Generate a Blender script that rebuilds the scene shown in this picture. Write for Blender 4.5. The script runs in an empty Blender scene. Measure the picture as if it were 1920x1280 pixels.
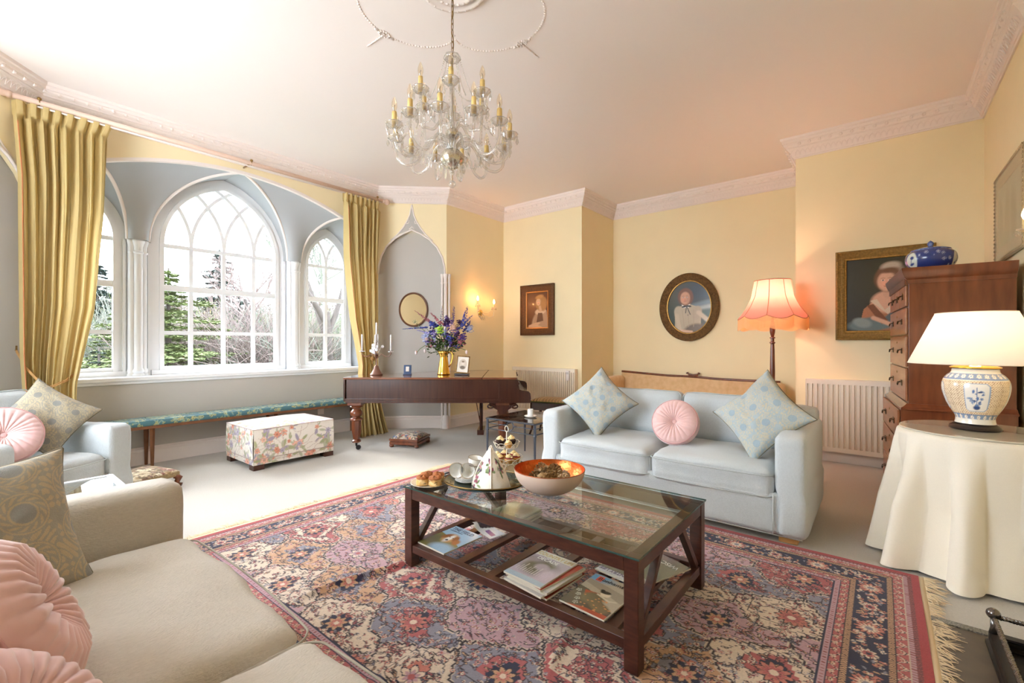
import bpy, bmesh, math, random
import numpy as np
from mathutils import Vector, Matrix, noise as mnoise

# ---------------------------------------------------------------- camera, sky, sun, exposure
SC = bpy.context.scene
COL = SC.collection
PI = math.pi
YAW = math.radians(39)
cam_data = bpy.data.cameras.new('camera')
cam_data.sensor_width = 36
cam_data.lens = 16.0
cam_data.shift_y = 3 / 1920
cam_data.clip_start = 0.05
cam_data.clip_end = 300
cam = bpy.data.objects.new('camera', cam_data)
cam.location = (0, 0, 1.2)
cam.rotation_euler = (PI / 2, 0, YAW)
COL.objects.link(cam)
SC.camera = cam
SC.view_settings.view_transform = 'Standard'
SC.view_settings.look = 'None'
SC.view_settings.gamma = 1
SC.view_settings.use_curve_mapping = False
SC.view_settings.exposure = 0.5
try:
    SC.cycles.use_denoising = True
    SC.cycles.max_bounces = 10
    SC.cycles.diffuse_bounces = 5
    SC.cycles.glossy_bounces = 4
    SC.cycles.transmission_bounces = 8
    SC.cycles.transparent_max_bounces = 16
    SC.cycles.caustics_reflective = False
    SC.cycles.caustics_refractive = False
    SC.cycles.sample_clamp_indirect = 8
except Exception:
    pass
world = bpy.data.worlds.new('overcast_sky')
SC.world = world
world.use_nodes = True
wn = world.node_tree.nodes
bg = wn['Background']
bg.inputs[0].default_value = (0.86, 0.91, 1.0, 1)
bg.inputs[1].default_value = SKY = 12.0

def light(name, kind, loc, energy, color, size=0.05, rot=None, **kw):
    d = bpy.data.lights.new(name, kind)
    d.energy = energy
    d.color = color
    if kind == 'POINT':
        d.shadow_soft_size = size
    o = bpy.data.objects.new(name, d)
    o.location = loc
    if rot: o.rotation_euler = rot
    for k, v in kw.items(): setattr(d, k, v)
    COL.objects.link(o)
    return o

def aim(o, target):
    o.rotation_euler = (Vector(target) - o.location).to_track_quat('-Z', 'Y').to_euler()

sun = light('veiled_sun', 'SUN', (-12, -1, 9), 6.5, (1.0, 0.97, 0.92))
sun.data.angle = math.radians(22)
sun.rotation_euler = Vector((1.0, 0.22, -0.62)).to_track_quat('-Z', 'Y').to_euler()
portal = light('bay_window_sky_portal', 'AREA', (-6.12, 2.0, 1.95), 1, (1, 1, 1))
portal.data.shape = 'RECTANGLE'; portal.data.size = 3.5; portal.data.size_y = 2.4
portal.rotation_euler = (PI / 2, 0, -PI / 2)
portal.data.cycles.is_portal = True
for px_ in (-3.05,):  # portal for the added window behind the camera
    portal2 = light('added_window_sky_portal', 'AREA', (px_, -1.60, 1.75), 1, (1, 1, 1))
    portal2.data.shape = 'RECTANGLE'; portal2.data.size = 2.5; portal2.data.size_y = 2.3
    portal2.rotation_euler = (PI / 2, 0, PI)
    portal2.data.cycles.is_portal = True

# ---------------------------------------------------------------- helpers
def lin(c):
    c = c / 255.0
    return c / 12.92 if c <= 0.04045 else ((c + 0.055) / 1.055) ** 2.4
def C(r, g, b): return (lin(r), lin(g), lin(b))
def CA(r, g, b): return np.array(C(r, g, b))

def setp(o, label=None, cat=None, group=None, kind=None):
    if label: o['label'] = label
    if cat: o['category'] = cat
    if group: o['group'] = group
    if kind: o['kind'] = kind
    return o

def thing(name, label, cat, loc=(0, 0, 0), rz=0, group=None, M=None):
    o = bpy.data.objects.new(name, None)
    o.empty_display_size = 0.1
    COL.objects.link(o)
    if M is not None: o.matrix_world = M
    else:
        o.location = loc; o.rotation_euler = (0, 0, rz)
    return setp(o, label, cat, group)

def frame(o, ex, ey, ez):
    ex, ey, ez = (Vector(v).normalized() for v in (ex, ey, ez))
    return Matrix(((ex.x, ey.x, ez.x, o[0]), (ex.y, ey.y, ez.y, o[1]), (ex.z, ey.z, ez.z, o[2]), (0, 0, 0, 1)))

def obj(name, vf, mat, parent=None, smooth=False, cols=None, bevel=0, seg=2, loc=None, auto=None):
    V, Fc = vf[0], vf[1]
    me = bpy.data.meshes.new(name)
    me.from_pydata([tuple(map(float, v)) for v in V], [], Fc)
    me.update()
    if cols is not None:
        a = me.color_attributes.new('Col', 'FLOAT_COLOR', 'POINT')
        ca = np.ones((len(V), 4), dtype=np.float32); ca[:, :3] = np.asarray(cols).reshape(-1, 3)
        a.data.foreach_set('color', ca.ravel())
    mats = mat if isinstance(mat, (list, tuple)) else [mat]
    for m in mats: me.materials.append(m)
    o = bpy.data.objects.new(name, me)
    COL.objects.link(o)
    if parent is not None: o.parent = parent
    if loc is not None: o.location = loc
    if smooth:
        me.polygons.foreach_set('use_smooth', [True] * len(me.polygons))
    if auto:
        me.polygons.foreach_set('use_smooth', [True] * len(me.polygons))
        me.set_sharp_from_angle(angle=math.radians(auto))
    if bevel:
        b = o.modifiers.new('bevel', 'BEVEL'); b.width = bevel; b.segments = seg
        b.limit_method = 'ANGLE'; b.angle_limit = math.radians(40)
        if seg > 1:
            me.polygons.foreach_set('use_smooth', [True] * len(me.polygons))
            b.harden_normals = True
    return o

def copy_tree(o, parent=None):
    c = o.copy(); COL.objects.link(c)
    c.parent = parent
    if parent is None and o.parent is None: pass
    for ch in list(o.children): copy_tree(ch, c)
    return c

def strip_props(o):
    for k in ('label', 'category', 'group'):
        if k in o.keys(): del o[k]

class MB:
    def __init__(s): s.v = []; s.f = []; s.m = []
    def add(s, V, Fc, M=None):
        b = len(s.v)
        if M is not None: V = [tuple(M @ Vector(v)) for v in V]
        s.v.extend(V); s.f.extend([tuple(i + b for i in f) for f in Fc])
        return s
    def box(s, x0, x1, y0, y1, z0, z1, M=None):
        V = [(x0, y0, z0), (x1, y0, z0), (x1, y1, z0), (x0, y1, z0), (x0, y0, z1), (x1, y0, z1), (x1, y1, z1), (x0, y1, z1)]
        return s.add(V, [(0, 3, 2, 1), (4, 5, 6, 7), (0, 1, 5, 4), (1, 2, 6, 5), (2, 3, 7, 6), (3, 0, 4, 7)], M)
    def cb(s, c, d, M=None):
        return s.box(c[0] - d[0] / 2, c[0] + d[0] / 2, c[1] - d[1] / 2, c[1] + d[1] / 2, c[2] - d[2] / 2, c[2] + d[2] / 2, M)
    def beam(s, p, q, w, h, up=(0, 0, 1)):
        p, q = Vector(p), Vector(q); d = (q - p); L = d.length; d.normalize()
        sd = d.cross(Vector(up))
        if sd.length < 1e-4: sd = d.cross(Vector((1, 0, 0)))
        sd.normalize(); u = sd.cross(d)
        M = Matrix(((d.x, sd.x, u.x, p.x), (d.y, sd.y, u.y, p.y), (d.z, sd.z, u.z, p.z), (0, 0, 0, 1)))
        return s.box(0, L, -w / 2, w / 2, -h / 2, h / 2, M)
    def tube(s, pts, r, n=8, closed=False, caps=True, M=None):
        P = [Vector(p) for p in pts]; N = len(P)
        R = r if isinstance(r, (list, tuple)) else [r] * N
        V = []; Fc = []
        t0 = (P[1] - P[0]).normalized()
        ref = Vector((0, 0, 1)) if abs(t0.z) < 0.9 else Vector((1, 0, 0))
        nrm = t0.cross(ref).normalized()
        for i in range(N):
            if closed: t = (P[(i + 1) % N] - P[i - 1])
            else: t = (P[min(i + 1, N - 1)] - P[max(i - 1, 0)])
            if t.length < 1e-9: t = t0.copy()
            t.normalize()
            nrm = nrm - t * nrm.dot(t)
            if nrm.length < 1e-6: nrm = t.orthogonal()
            nrm.normalize(); b = t.cross(nrm)
            for k in range(n):
                a = 2 * PI * k / n
                V.append(tuple(P[i] + (nrm * math.cos(a) + b * math.sin(a)) * R[i]))
        for i in range(N if closed else N - 1):
            j = (i + 1) % N
            for k in range(n):
                l = (k + 1) % n
                Fc.append((i * n + k, i * n + l, j * n + l, j * n + k))
        if caps and not closed:
            Fc.append(tuple(range(n))[::-1]); Fc.append(tuple((N - 1) * n + k for k in range(n)))
        return s.add(V, Fc, M)
    def lathe(s, prof, n=32, c=(0, 0, 0), M=None, fn=None):
        V = []; Fc = []
        for (r, z) in prof:
            for k in range(n):
                a = 2 * PI * k / n
                rr = r if fn is None else r * fn(a, z)
                V.append((c[0] + rr * math.cos(a), c[1] + rr * math.sin(a), c[2] + z))
        m = len(prof)
        for i in range(m - 1):
            for k in range(n):
                l = (k + 1) % n
                Fc.append((i * n + k, i * n + l, (i + 1) * n + l, (i + 1) * n + k))
        if 1e-5 < prof[0][0] < .015: Fc.append(tuple(range(n))[::-1])
        if 1e-5 < prof[-1][0] < .015: Fc.append(tuple((m - 1) * n + k for k in range(n)))
        return s.add(V, Fc, M)
    def ball(s, c, r, n=10, m=6, sc=(1, 1, 1), M=None):
        V = []; Fc = []
        for i in range(m + 1):
            th = PI * i / m
            for k in range(n):
                a = 2 * PI * k / n
                V.append((c[0] + r * sc[0] * math.sin(th) * math.cos(a), c[1] + r * sc[1] * math.sin(th) * math.sin(a), c[2] - r * sc[2] * math.cos(th)))
        for i in range(m):
            for k in range(n):
                l = (k + 1) % n
                Fc.append((i * n + k, i * n + l, (i + 1) * n + l, (i + 1) * n + k))
        return s.add(V, Fc, M)
    def sweep(s, path, prof, mp, closed=False, closeprof=True):
        """path: 2D polyline; prof: (n, w) n along the left normal of the path; mp(u, v, w) -> xyz"""
        P = [np.array(p, float) for p in path]; N = len(P); V = []; Fc = []; m = len(prof)
        for i in range(N):
            if closed or 0 < i < N - 1:
                a = P[i] - P[i - 1]; b = P[(i + 1) % N] - P[i]
            elif i == 0: a = b = P[1] - P[0]
            else: a = b = P[-1] - P[-2]
            a = a / np.linalg.norm(a); b = b / np.linalg.norm(b)
            na = np.array((-a[1], a[0])); nb = np.array((-b[1], b[0]))
            nn = na + nb; L = np.dot(nn, nn)
            nn = nn * 2 / L if L > 1e-6 else na
            for (o_, w) in prof:
                q = P[i] + nn * o_
                V.append(tuple(mp(q[0], q[1], w)))
        R = range(N if closed else N - 1)
        for i in R:
            j = (i + 1) % N
            for k in range(m if closeprof else m - 1):
                l = (k + 1) % m
                Fc.append((i * m + k, j * m + k, j * m + l, i * m + l))
        if not closed and closeprof:
            Fc.append(tuple(range(m))); Fc.append(tuple((N - 1) * m + k for k in range(m))[::-1])
        return s.add(V, Fc)
    def grid(s, f, nu, nv, wrap=False):
        V = [tuple(f(i / (nu if wrap else nu - 1), j / (nv - 1))) for j in range(nv) for i in range(nu)]
        Fc = []
        for j in range(nv - 1):
            for i in range(nu if wrap else nu - 1):
                k = (i + 1) % nu
                Fc.append((j * nu + i, j * nu + k, (j + 1) * nu + k, (j + 1) * nu + i))
        return s.add(V, Fc)
    def prism(s, poly, mp, w0, w1):
        n = len(poly)
        V = [tuple(mp(u, v, w0)) for u, v in poly] + [tuple(mp(u, v, w1)) for u, v in poly]
        Fc = [tuple(range(n))[::-1], tuple(range(n, 2 * n))] + [(i, (i + 1) % n, n + (i + 1) % n, n + i) for i in range(n)]
        return s.add(V, Fc)
    def o(s, name, mat, parent=None, **k): return obj(name, (s.v, s.f), mat, parent, **k)

def smooth_path(P, n=6):
    P = [Vector(p) for p in P]; out = []
    for i in range(len(P) - 1):
        a, b, c, d = P[max(i - 1, 0)], P[i], P[i + 1], P[min(i + 2, len(P) - 1)]
        for k in range(n):
            t = k / n; out.append(.5 * ((2 * b) + (c - a) * t + (2 * a - 5 * b + 4 * c - d) * t * t + (-a + 3 * b - 3 * c + d) * t ** 3))
    return out + [P[-1]]

XY = lambda u, v, w: (u, v, w)
YZ = lambda u, v, w: (w, u, v)
XZ = lambda u, v, w: (u, w, v)

def gridfaces(nu, nv, off=0):
    i = np.arange(nu - 1)[None, :] + np.arange(nv - 1)[:, None] * nu + off
    return np.stack([i, i + 1, i + 1 + nu, i + nu], -1).reshape(-1, 4)

def npmesh(name, V, F4, mat, parent=None, cols=None, smooth=True, loc=None):
    """fast quad mesh from numpy arrays"""
    V = np.asarray(V, np.float32).reshape(-1, 3); F4 = np.asarray(F4, np.int32)
    me = bpy.data.meshes.new(name)
    me.vertices.add(len(V)); me.vertices.foreach_set('co', V.ravel())
    me.loops.add(F4.size); me.loops.foreach_set('vertex_index', F4.ravel())
    me.polygons.add(len(F4)); me.polygons.foreach_set('loop_start', np.arange(0, F4.size, 4, dtype=np.int32))
    me.update(calc_edges=True)
    if smooth: me.polygons.foreach_set('use_smooth', np.ones(len(F4), bool))
    if cols is not None:
        a = me.color_attributes.new('Col', 'FLOAT_COLOR', 'POINT')
        ca = np.ones((len(V), 4), np.float32); ca[:, :3] = np.asarray(cols, np.float32).reshape(-1, 3)
        a.data.foreach_set('color', ca.ravel())
    me.materials.append(mat)
    o = bpy.data.objects.new(name, me); COL.objects.link(o)
    if parent is not None: o.parent = parent
    if loc is not None: o.location = loc
    return o

# ---------------------------------------------------------------- materials
MATS = {}
def mat(name, col=(0.8, 0.8, 0.8), rough=0.6, metal=0.0, noise=0.0, nscale=20, bump=0.0, bscale=200, attr=False,
        trans=0.0, ior=1.45, emit=None, estr=0.0, sheen=0.0, coat=0.0, spec=0.5, alpha=1.0, stretch=(1, 1, 1), col2=None, wave=False, sss=0):
    if name in MATS: return MATS[name]
    m = bpy.data.materials.new(name); m.use_nodes = True
    nt = m.node_tree; N = nt.nodes; L = nt.links
    b = N['Principled BSDF']
    b.inputs['Roughness'].default_value = rough
    b.inputs['Metallic'].default_value = metal
    b.inputs['IOR'].default_value = ior
    b.inputs['Transmission Weight'].default_value = trans
    b.inputs['Sheen Weight'].default_value = sheen
    b.inputs['Coat Weight'].default_value = coat
    b.inputs['Coat Roughness'].default_value = 0.08
    b.inputs['Specular IOR Level'].default_value = spec
    b.inputs['Alpha'].default_value = alpha
    b.inputs['Base Color'].default_value = (*col, 1)
    if emit: 
        b.inputs['Emission Color'].default_value = (*emit, 1); b.inputs['Emission Strength'].default_value = estr
    tc = N.new('ShaderNodeTexCoord'); mp = N.new('ShaderNodeMapping'); mp.inputs['Scale'].default_value = stretch
    L.new(tc.outputs['Object'], mp.inputs['Vector'])
    src = None
    if attr:
        at = N.new('ShaderNodeAttribute'); at.attribute_name = 'Col'; src = at.outputs['Color']
    if noise or col2:
        if wave:
            tx = N.new('ShaderNodeTexWave'); tx.inputs['Scale'].default_value = nscale; tx.inputs['Distortion'].default_value = 6
            tx.inputs['Detail'].default_value = 3; tx.inputs['Detail Scale'].default_value = 1.5; fo = tx.outputs['Fac']
        else:
            tx = N.new('ShaderNodeTexNoise'); tx.inputs['Scale'].default_value = nscale; tx.inputs['Detail'].default_value = 5; fo = tx.outputs['Fac']
        L.new(mp.outputs['Vector'], tx.inputs['Vector'])
        mx = N.new('ShaderNodeMix'); mx.data_type = 'RGBA'
        rp = N.new('ShaderNodeMapRange'); rp.inputs[1].default_value = 0.3; rp.inputs[2].default_value = 0.7
        L.new(fo, rp.inputs[0]); L.new(rp.outputs[0], mx.inputs[0])
        if src is None:
            c2 = col2 if col2 else tuple(c * (1 - noise) for c in col)
            mx.inputs[6].default_value = (*col, 1); mx.inputs[7].default_value = (*c2, 1)
        else:
            mu = N.new('ShaderNodeMix'); mu.data_type = 'RGBA'; mu.blend_type = 'MULTIPLY'; mu.inputs[0].default_value = 1
            L.new(src, mu.inputs[6]); mu.inputs[7].default_value = (1 - noise, 1 - noise, 1 - noise, 1)
            L.new(src, mx.inputs[6]); L.new(mu.outputs[2], mx.inputs[7])
        src = mx.outputs[2]
    if src is not None: L.new(src, b.inputs['Base Color'])
    if bump:
        t2 = N.new('ShaderNodeTexNoise'); t2.inputs['Scale'].default_value = bscale; t2.inputs['Detail'].default_value = 4
        L.new(mp.outputs['Vector'], t2.inputs['Vector'])
        bp = N.new('ShaderNodeBump'); bp.inputs['Strength'].default_value = bump; bp.inputs['Distance'].default_value = 0.01
        L.new(t2.outputs['Fac'], bp.inputs['Height']); L.new(bp.outputs['Normal'], b.inputs['Normal'])
    MATS[name] = m
    return m

def thin_glass(name, tint=(1, 1, 1), k=0.08, rough=0.0):
    if name in MATS: return MATS[name]
    m = bpy.data.materials.new(name); m.use_nodes = True
    nt = m.node_tree; N = nt.nodes; L = nt.links; N.remove(N['Principled BSDF'])
    t = N.new('ShaderNodeBsdfTransparent'); t.inputs[0].default_value = (*tint, 1)
    g = N.new('ShaderNodeBsdfGlossy'); g.inputs['Roughness'].default_value = rough
    fr = N.new('ShaderNodeFresnel'); fr.inputs[0].default_value = 1.45
    ge = N.new('ShaderNodeNewGeometry'); io = N.new('ShaderNodeMapRange')   # same reflectance from either face of a thin pane
    io.inputs[3].default_value = 1.45; io.inputs[4].default_value = 1 / 1.45
    L.new(ge.outputs['Backfacing'], io.inputs[0]); L.new(io.outputs[0], fr.inputs[0])
    ma = N.new('ShaderNodeMath'); ma.operation = 'ADD'; ma.inputs[1].default_value = k; ma.use_clamp = True
    mx = N.new('ShaderNodeMixShader')
    L.new(fr.outputs[0], ma.inputs[0]); L.new(ma.outputs[0], mx.inputs[0])
    L.new(t.outputs[0], mx.inputs[1]); L.new(g.outputs[0], mx.inputs[2]); L.new(mx.outputs[0], N['Material Output'].inputs[0])
    MATS[name] = m
    return m

def shade_mat(name, col, emit=0.0, k=0.5):
    """cloth that lets the bulb's light through"""
    if name in MATS: return MATS[name]
    m = bpy.data.materials.new(name); m.use_nodes = True
    nt = m.node_tree; N = nt.nodes; L = nt.links; N.remove(N['Principled BSDF'])
    d = N.new('ShaderNodeBsdfDiffuse'); d.inputs[0].default_value = (*col, 1)
    t = N.new('ShaderNodeBsdfTranslucent'); t.inputs[0].default_value = (*col, 1)
    mx = N.new('ShaderNodeMixShader'); mx.inputs[0].default_value = k
    L.new(d.outputs[0], mx.inputs[1]); L.new(t.outputs[0], mx.inputs[2]); L.new(mx.outputs[0], N['Material Output'].inputs[0])
    MATS[name] = m
    return m

m_wall = mat('yellow_wall_paint', C(245, 229, 188), 0.85, noise=0.03, nscale=3)
m_grey = mat('grey_wall_paint', C(190, 186, 179), 0.85, noise=0.03, nscale=3)
m_recess = mat('recess_paint', C(174, 177, 178), 0.8)
m_ceil = mat('ceiling_paint', C(246, 237, 231), 0.9)
m_trim = mat('white_trim_paint', C(238, 228, 220), 0.6)
m_corn = mat('plaster_cornice', C(240, 228, 220), 0.7)
m_win = mat('window_paint', C(238, 240, 242), 0.45)
m_carpet = mat('carpet', C(204, 198, 187), 0.95, noise=0.12, nscale=120, bump=0.6, bscale=400, sheen=0.2)
m_pane = thin_glass('window_glass', (0.96, 0.99, 1.0), 0.01)
m_sofa = mat('pale_blue_linen', C(198, 205, 207), 0.9, noise=0.07, nscale=160, bump=0.35, bscale=300, sheen=0.25, stretch=(1, 1, .35))
m_sofa2 = mat('linen_warm_lit', C(204, 196, 182), 0.9, noise=0.09, nscale=160, bump=0.4, bscale=300, sheen=0.25, stretch=(1, .35, 1))  # same linen as the blue sofa, with warm light put into its colour
m_sofa_pipe = mat('linen_piping', C(182, 190, 190), 0.9)
m_sofa_pipe2 = mat('piping_warm_lit', C(176, 168, 152), 0.9)  # near sofa piping, its colour warmed to match that painted-in light
m_mahog = mat('mahogany', C(124, 68, 40), 0.28, coat=0.5, col2=C(92, 46, 27), nscale=4, stretch=(5, 2.4, .9))
m_piano = mat('rosewood_piano', C(72, 38, 26), 0.25, coat=0.3, col2=C(54, 27, 19), nscale=5, stretch=(8, 3, .6))
m_table = mat('dark_teak', C(84, 48, 36), 0.32, coat=0.25, col2=C(58, 31, 24), nscale=14, stretch=(1, 1, 4))
m_wood = mat('bench_wood', C(140, 92, 60), 0.4, noise=0.3, nscale=12)
m_gold = mat('gilt', C(150, 112, 58), 0.42, 0.75, noise=0.5, nscale=60, bump=0.6, bscale=120)
m_brass = mat('polished_brass', C(236, 190, 88), 0.16, 1.0)
m_oldbrass = mat('aged_brass', C(150, 120, 70), 0.35, 0.9)
def crystal_mat():
    m = bpy.data.materials.new('cut_crystal'); m.use_nodes = True
    nt = m.node_tree; N = nt.nodes; L = nt.links; N.remove(N['Principled BSDF'])
    t = N.new('ShaderNodeBsdfTransparent'); t.inputs[0].default_value = (.97, .96, .94, 1)
    g = N.new('ShaderNodeBsdfGlossy'); g.inputs['Roughness'].default_value = .04
    d = N.new('ShaderNodeBsdfTranslucent'); d.inputs[0].default_value = (.95, .93, .9, 1)
    lw = N.new('ShaderNodeLayerWeight'); lw.inputs[0].default_value = .45
    rm = N.new('ShaderNodeMapRange'); rm.inputs[3].default_value = .22; rm.inputs[4].default_value = .85
    a = N.new('ShaderNodeMixShader'); b = N.new('ShaderNodeMixShader'); a.inputs[0].default_value = .35
    L.new(g.outputs[0], a.inputs[1]); L.new(d.outputs[0], a.inputs[2]); L.new(lw.outputs['Facing'], rm.inputs[0]); L.new(rm.outputs[0], b.inputs[0])
    L.new(t.outputs[0], b.inputs[1]); L.new(a.outputs[0], b.inputs[2]); L.new(b.outputs[0], N['Material Output'].inputs[0])
    return m
m_crys = crystal_mat()
m_crysd = mat('silvered_glass', C(206, 198, 182), 0.18, 0.85)
m_china = mat('white_china', C(238, 236, 230), 0.12, coat=0.4)
m_iron = mat('gunmetal_iron', C(84, 88, 98), 0.35, 0.7)
m_dark = mat('dark_metal', C(40, 36, 34), 0.4, 0.6)
m_mirror = mat('mirror_glass', (0.9, 0.9, 0.88), 0.01, 1.0)
m_cream = mat('radiator_enamel', C(240, 228, 208), 0.35)
m_attr = mat('painted_surface', attr=True, rough=0.6)
m_attrcloth = mat('printed_cloth', attr=True, rough=0.9, noise=0.08, nscale=150, bump=0.3, bscale=350, sheen=0.2)
m_attrgloss = mat('printed_gloss', attr=True, rough=0.12, coat=0.4)
m_oil = mat('oil_paint', attr=True, rough=0.35, coat=0.15)
m_curtain = mat('gold_silk', C(206, 184, 104), 0.5, noise=0.1, nscale=8, sheen=0.4, stretch=(1, 1, .1))
# ---------------------------------------------------------------- small painter on arrays (gives colours to fine meshes)
class Paint:
    def __init__(s, w, h, W, Hh, base):
        """w x h samples over W x Hh metres (or units); base colour linear"""
        s.w, s.h, s.W, s.H = w, h, W, Hh
        s.x, s.y = np.meshgrid(np.linspace(0, W, w), np.linspace(0, Hh, h))
        s.c = np.ones((h, w, 3)) * np.array(base)
    def mix(s, a, col, sl=None):
        if sl is None: s.c = s.c * (1 - a[..., None]) + np.array(col) * a[..., None]
        else: s.c[sl] = s.c[sl] * (1 - a[..., None]) + np.array(col) * a[..., None]
    def win(s, cx, cy, r):
        i0 = max(0, int((cx - r) / s.W * (s.w - 1))); i1 = min(s.w, int((cx + r) / s.W * (s.w - 1)) + 2)
        j0 = max(0, int((cy - r) / s.H * (s.h - 1))); j1 = min(s.h, int((cy + r) / s.H * (s.h - 1)) + 2)
        if i1 <= i0 or j1 <= j0: return None
        return (slice(j0, j1), slice(i0, i1))
    def ell(s, cx, cy, rx, ry, col, rot=0, soft=0.05, al=1.0):
        sl = s.win(cx, cy, max(rx, ry) * (1 + soft) + 1e-6)
        if sl is None: return
        X, Y = s.x[sl] - cx, s.y[sl] - cy; c, q = math.cos(rot), math.sin(rot)
        d = np.sqrt(((X * c + Y * q) / rx) ** 2 + ((-X * q + Y * c) / ry) ** 2)
        s.mix(np.clip((1 + soft - d) / (2 * soft), 0, 1) * al, col, sl)
    def poly(s, pts, col, al=1.0):
        ins = np.zeros(s.x.shape, bool); n = len(pts)
        for i in range(n):
            x0, y0 = pts[i]; x1, y1 = pts[(i + 1) % n]
            if y0 == y1: continue
            c = ((s.y >= min(y0, y1)) & (s.y < max(y0, y1)) & (s.x < (x1 - x0) * (s.y - y0) / (y1 - y0) + x0))
            ins ^= c
        s.mix(ins * al, col)
    def line(s, p, q, w, col, al=1.0):
        cx, cy = (p[0] + q[0]) / 2, (p[1] + q[1]) / 2
        sl = s.win(cx, cy, math.hypot(q[0] - p[0], q[1] - p[1]) / 2 + w)
        if sl is None: return
        X, Y = s.x[sl] - p[0], s.y[sl] - p[1]; dx, dy = q[0] - p[0], q[1] - p[1]; L = dx * dx + dy * dy + 1e-12
        t = np.clip((X * dx + Y * dy) / L, 0, 1); d = np.hypot(X - t * dx, Y - t * dy)
        s.mix(np.clip((w - d) / (0.5 * w), 0, 1) * al, col, sl)
    def rose(s, cx, cy, r, cols, n=8, rot=0, ol=None):
        sl = s.win(cx, cy, r * 1.2)
        if sl is None: return
        X, Y = s.x[sl] - cx, s.y[sl] - cy; d = np.hypot(X, Y) / r; a = np.arctan2(Y, X) + rot
        edge = 0.82 + 0.18 * np.cos(a * n)
        if ol is not None: s.mix((d < edge * 1.12) * 1.0, ol, sl)
        s.mix((d < edge) * 1.0, cols[0], sl)
        s.mix((d < edge * 0.66) * 1.0, cols[1], sl)
        if ol is not None: s.mix(((np.abs(np.cos(a * n / 2)) < 0.22) & (d < edge) & (d > .25)) * 0.8, ol, sl)
        s.mix((d < 0.26) * 1.0, cols[-1], sl)
    def noisec(s, amt, seed=0, cell=1):
        rg = np.random.RandomState(seed); s.c *= 1 - amt * rg.rand(s.h, s.w, 1)

def floral(P, seed, pal, leaf, n, r0, r1, vine=None):
    rg = random.Random(seed)
    for _ in range(n):
        x, y = rg.uniform(0, P.W), rg.uniform(0, P.H)
        for k in range(rg.randint(2, 5)):
            a = rg.uniform(0, 2 * PI); l = rg.uniform(r0, r1) * 1.6
            P.ell(x + math.cos(a) * l, y + math.sin(a) * l, l * 0.55, l * 0.2, rg.choice(leaf), a, 0.2)
        if vine is not None:
            a = rg.uniform(0, 6.3); px, py = x, y
            for k in range(9):
                a += rg.uniform(-.6, .6); q = (px + math.cos(a) * r1 * .6, py + math.sin(a) * r1 * .6)
                P.line((px, py), q, r1 * .06, vine); px, py = q
        c = rg.choice(pal)
        r = rg.uniform(r0, r1)
        P.rose(x, y, r, (c, tuple(min(1, v * 1.25) for v in c), tuple(v * .6 for v in c)), rg.choice((5, 6, 7)), rg.uniform(0, 6))
        P.ell(x, y, r * .35, r * .3, tuple(v * .75 for v in c), 0, .3)

# rounded, stuffed box: six gridded faces, welded closely enough to look seamless
def puff(half, r, bulge=0.03, n=14, seed=0, wr=0.004, front=0.0, ws=6.0, sidebulge=0.0):
    hx, hy, hz = half; r = min(r, hx * .98, hy * .98, hz * .98)
    t = np.linspace(-1, 1, n); t = np.sin(t * PI / 2) * .35 + t * .65
    V = []; F4 = []
    vid = {}
    def pt(q):
        key = tuple(np.round(q, 5))
        if key in vid: return vid[key]
        p = np.array(q) * (hx, hy, hz)
        inner = np.clip(p, (-(hx - r), -(hy - r), -(hz - r)), (hx - r, hy - r, hz - r))
        d = p - inner; L = np.linalg.norm(d)
        if L > 1e-9: p = inner + d / L * min(r, L if L < r else r)
        bx, by, bz = 1 - q[0] ** 2, 1 - q[1] ** 2, 1 - q[2] ** 2
        p = p + np.array((sidebulge * q[0] * by * bz ** .5, sidebulge * q[1] * bx * bz ** .5 - front * bz * (1 if q[1] < -.9 else 0), bulge * q[2] * (max(bx, 0) * max(by, 0)) ** .5))
        nz = mnoise.noise(Vector((p[0] * ws + seed * 7.3, p[1] * ws * .6, p[2] * ws))) + .5 * mnoise.noise(Vector((p[0] * ws * 2.7, p[1] * ws * 2.1 + seed, p[2] * 9)))
        Ln = np.linalg.norm(q); p = p + np.array(q) / Ln * nz * wr
        vid[key] = len(V); V.append(p); return vid[key]
    for ax in range(3):
        for sg in (-1, 1):
            for i in range(n - 1):
                for j in range(n - 1):
                    quad = []
                    for (a, b) in ((i, j), (i + 1, j), (i + 1, j + 1), (i, j + 1)):
                        q = [0, 0, 0]; q[ax] = sg; q[(ax + 1) % 3] = t[a]; q[(ax + 2) % 3] = t[b]
                        quad.append(pt(q))
                    F4.append(quad if sg > 0 else quad[::-1])
    return V, [tuple(f) for f in F4]

def loop_rr(hx, hy, r, z, n=8, bul=0.0):
    """rounded rectangle loop"""
    P = []
    for (sx, sy, a0) in ((1, 1, 0), (-1, 1, 90), (-1, -1, 180), (1, -1, 270)):
        for k in range(n + 1):
            a = math.radians(a0 + 90 * k / n)
            P.append((sx * (hx - r) + r * math.cos(a), sy * (hy - r) + r * math.sin(a), z))
    return P

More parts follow.
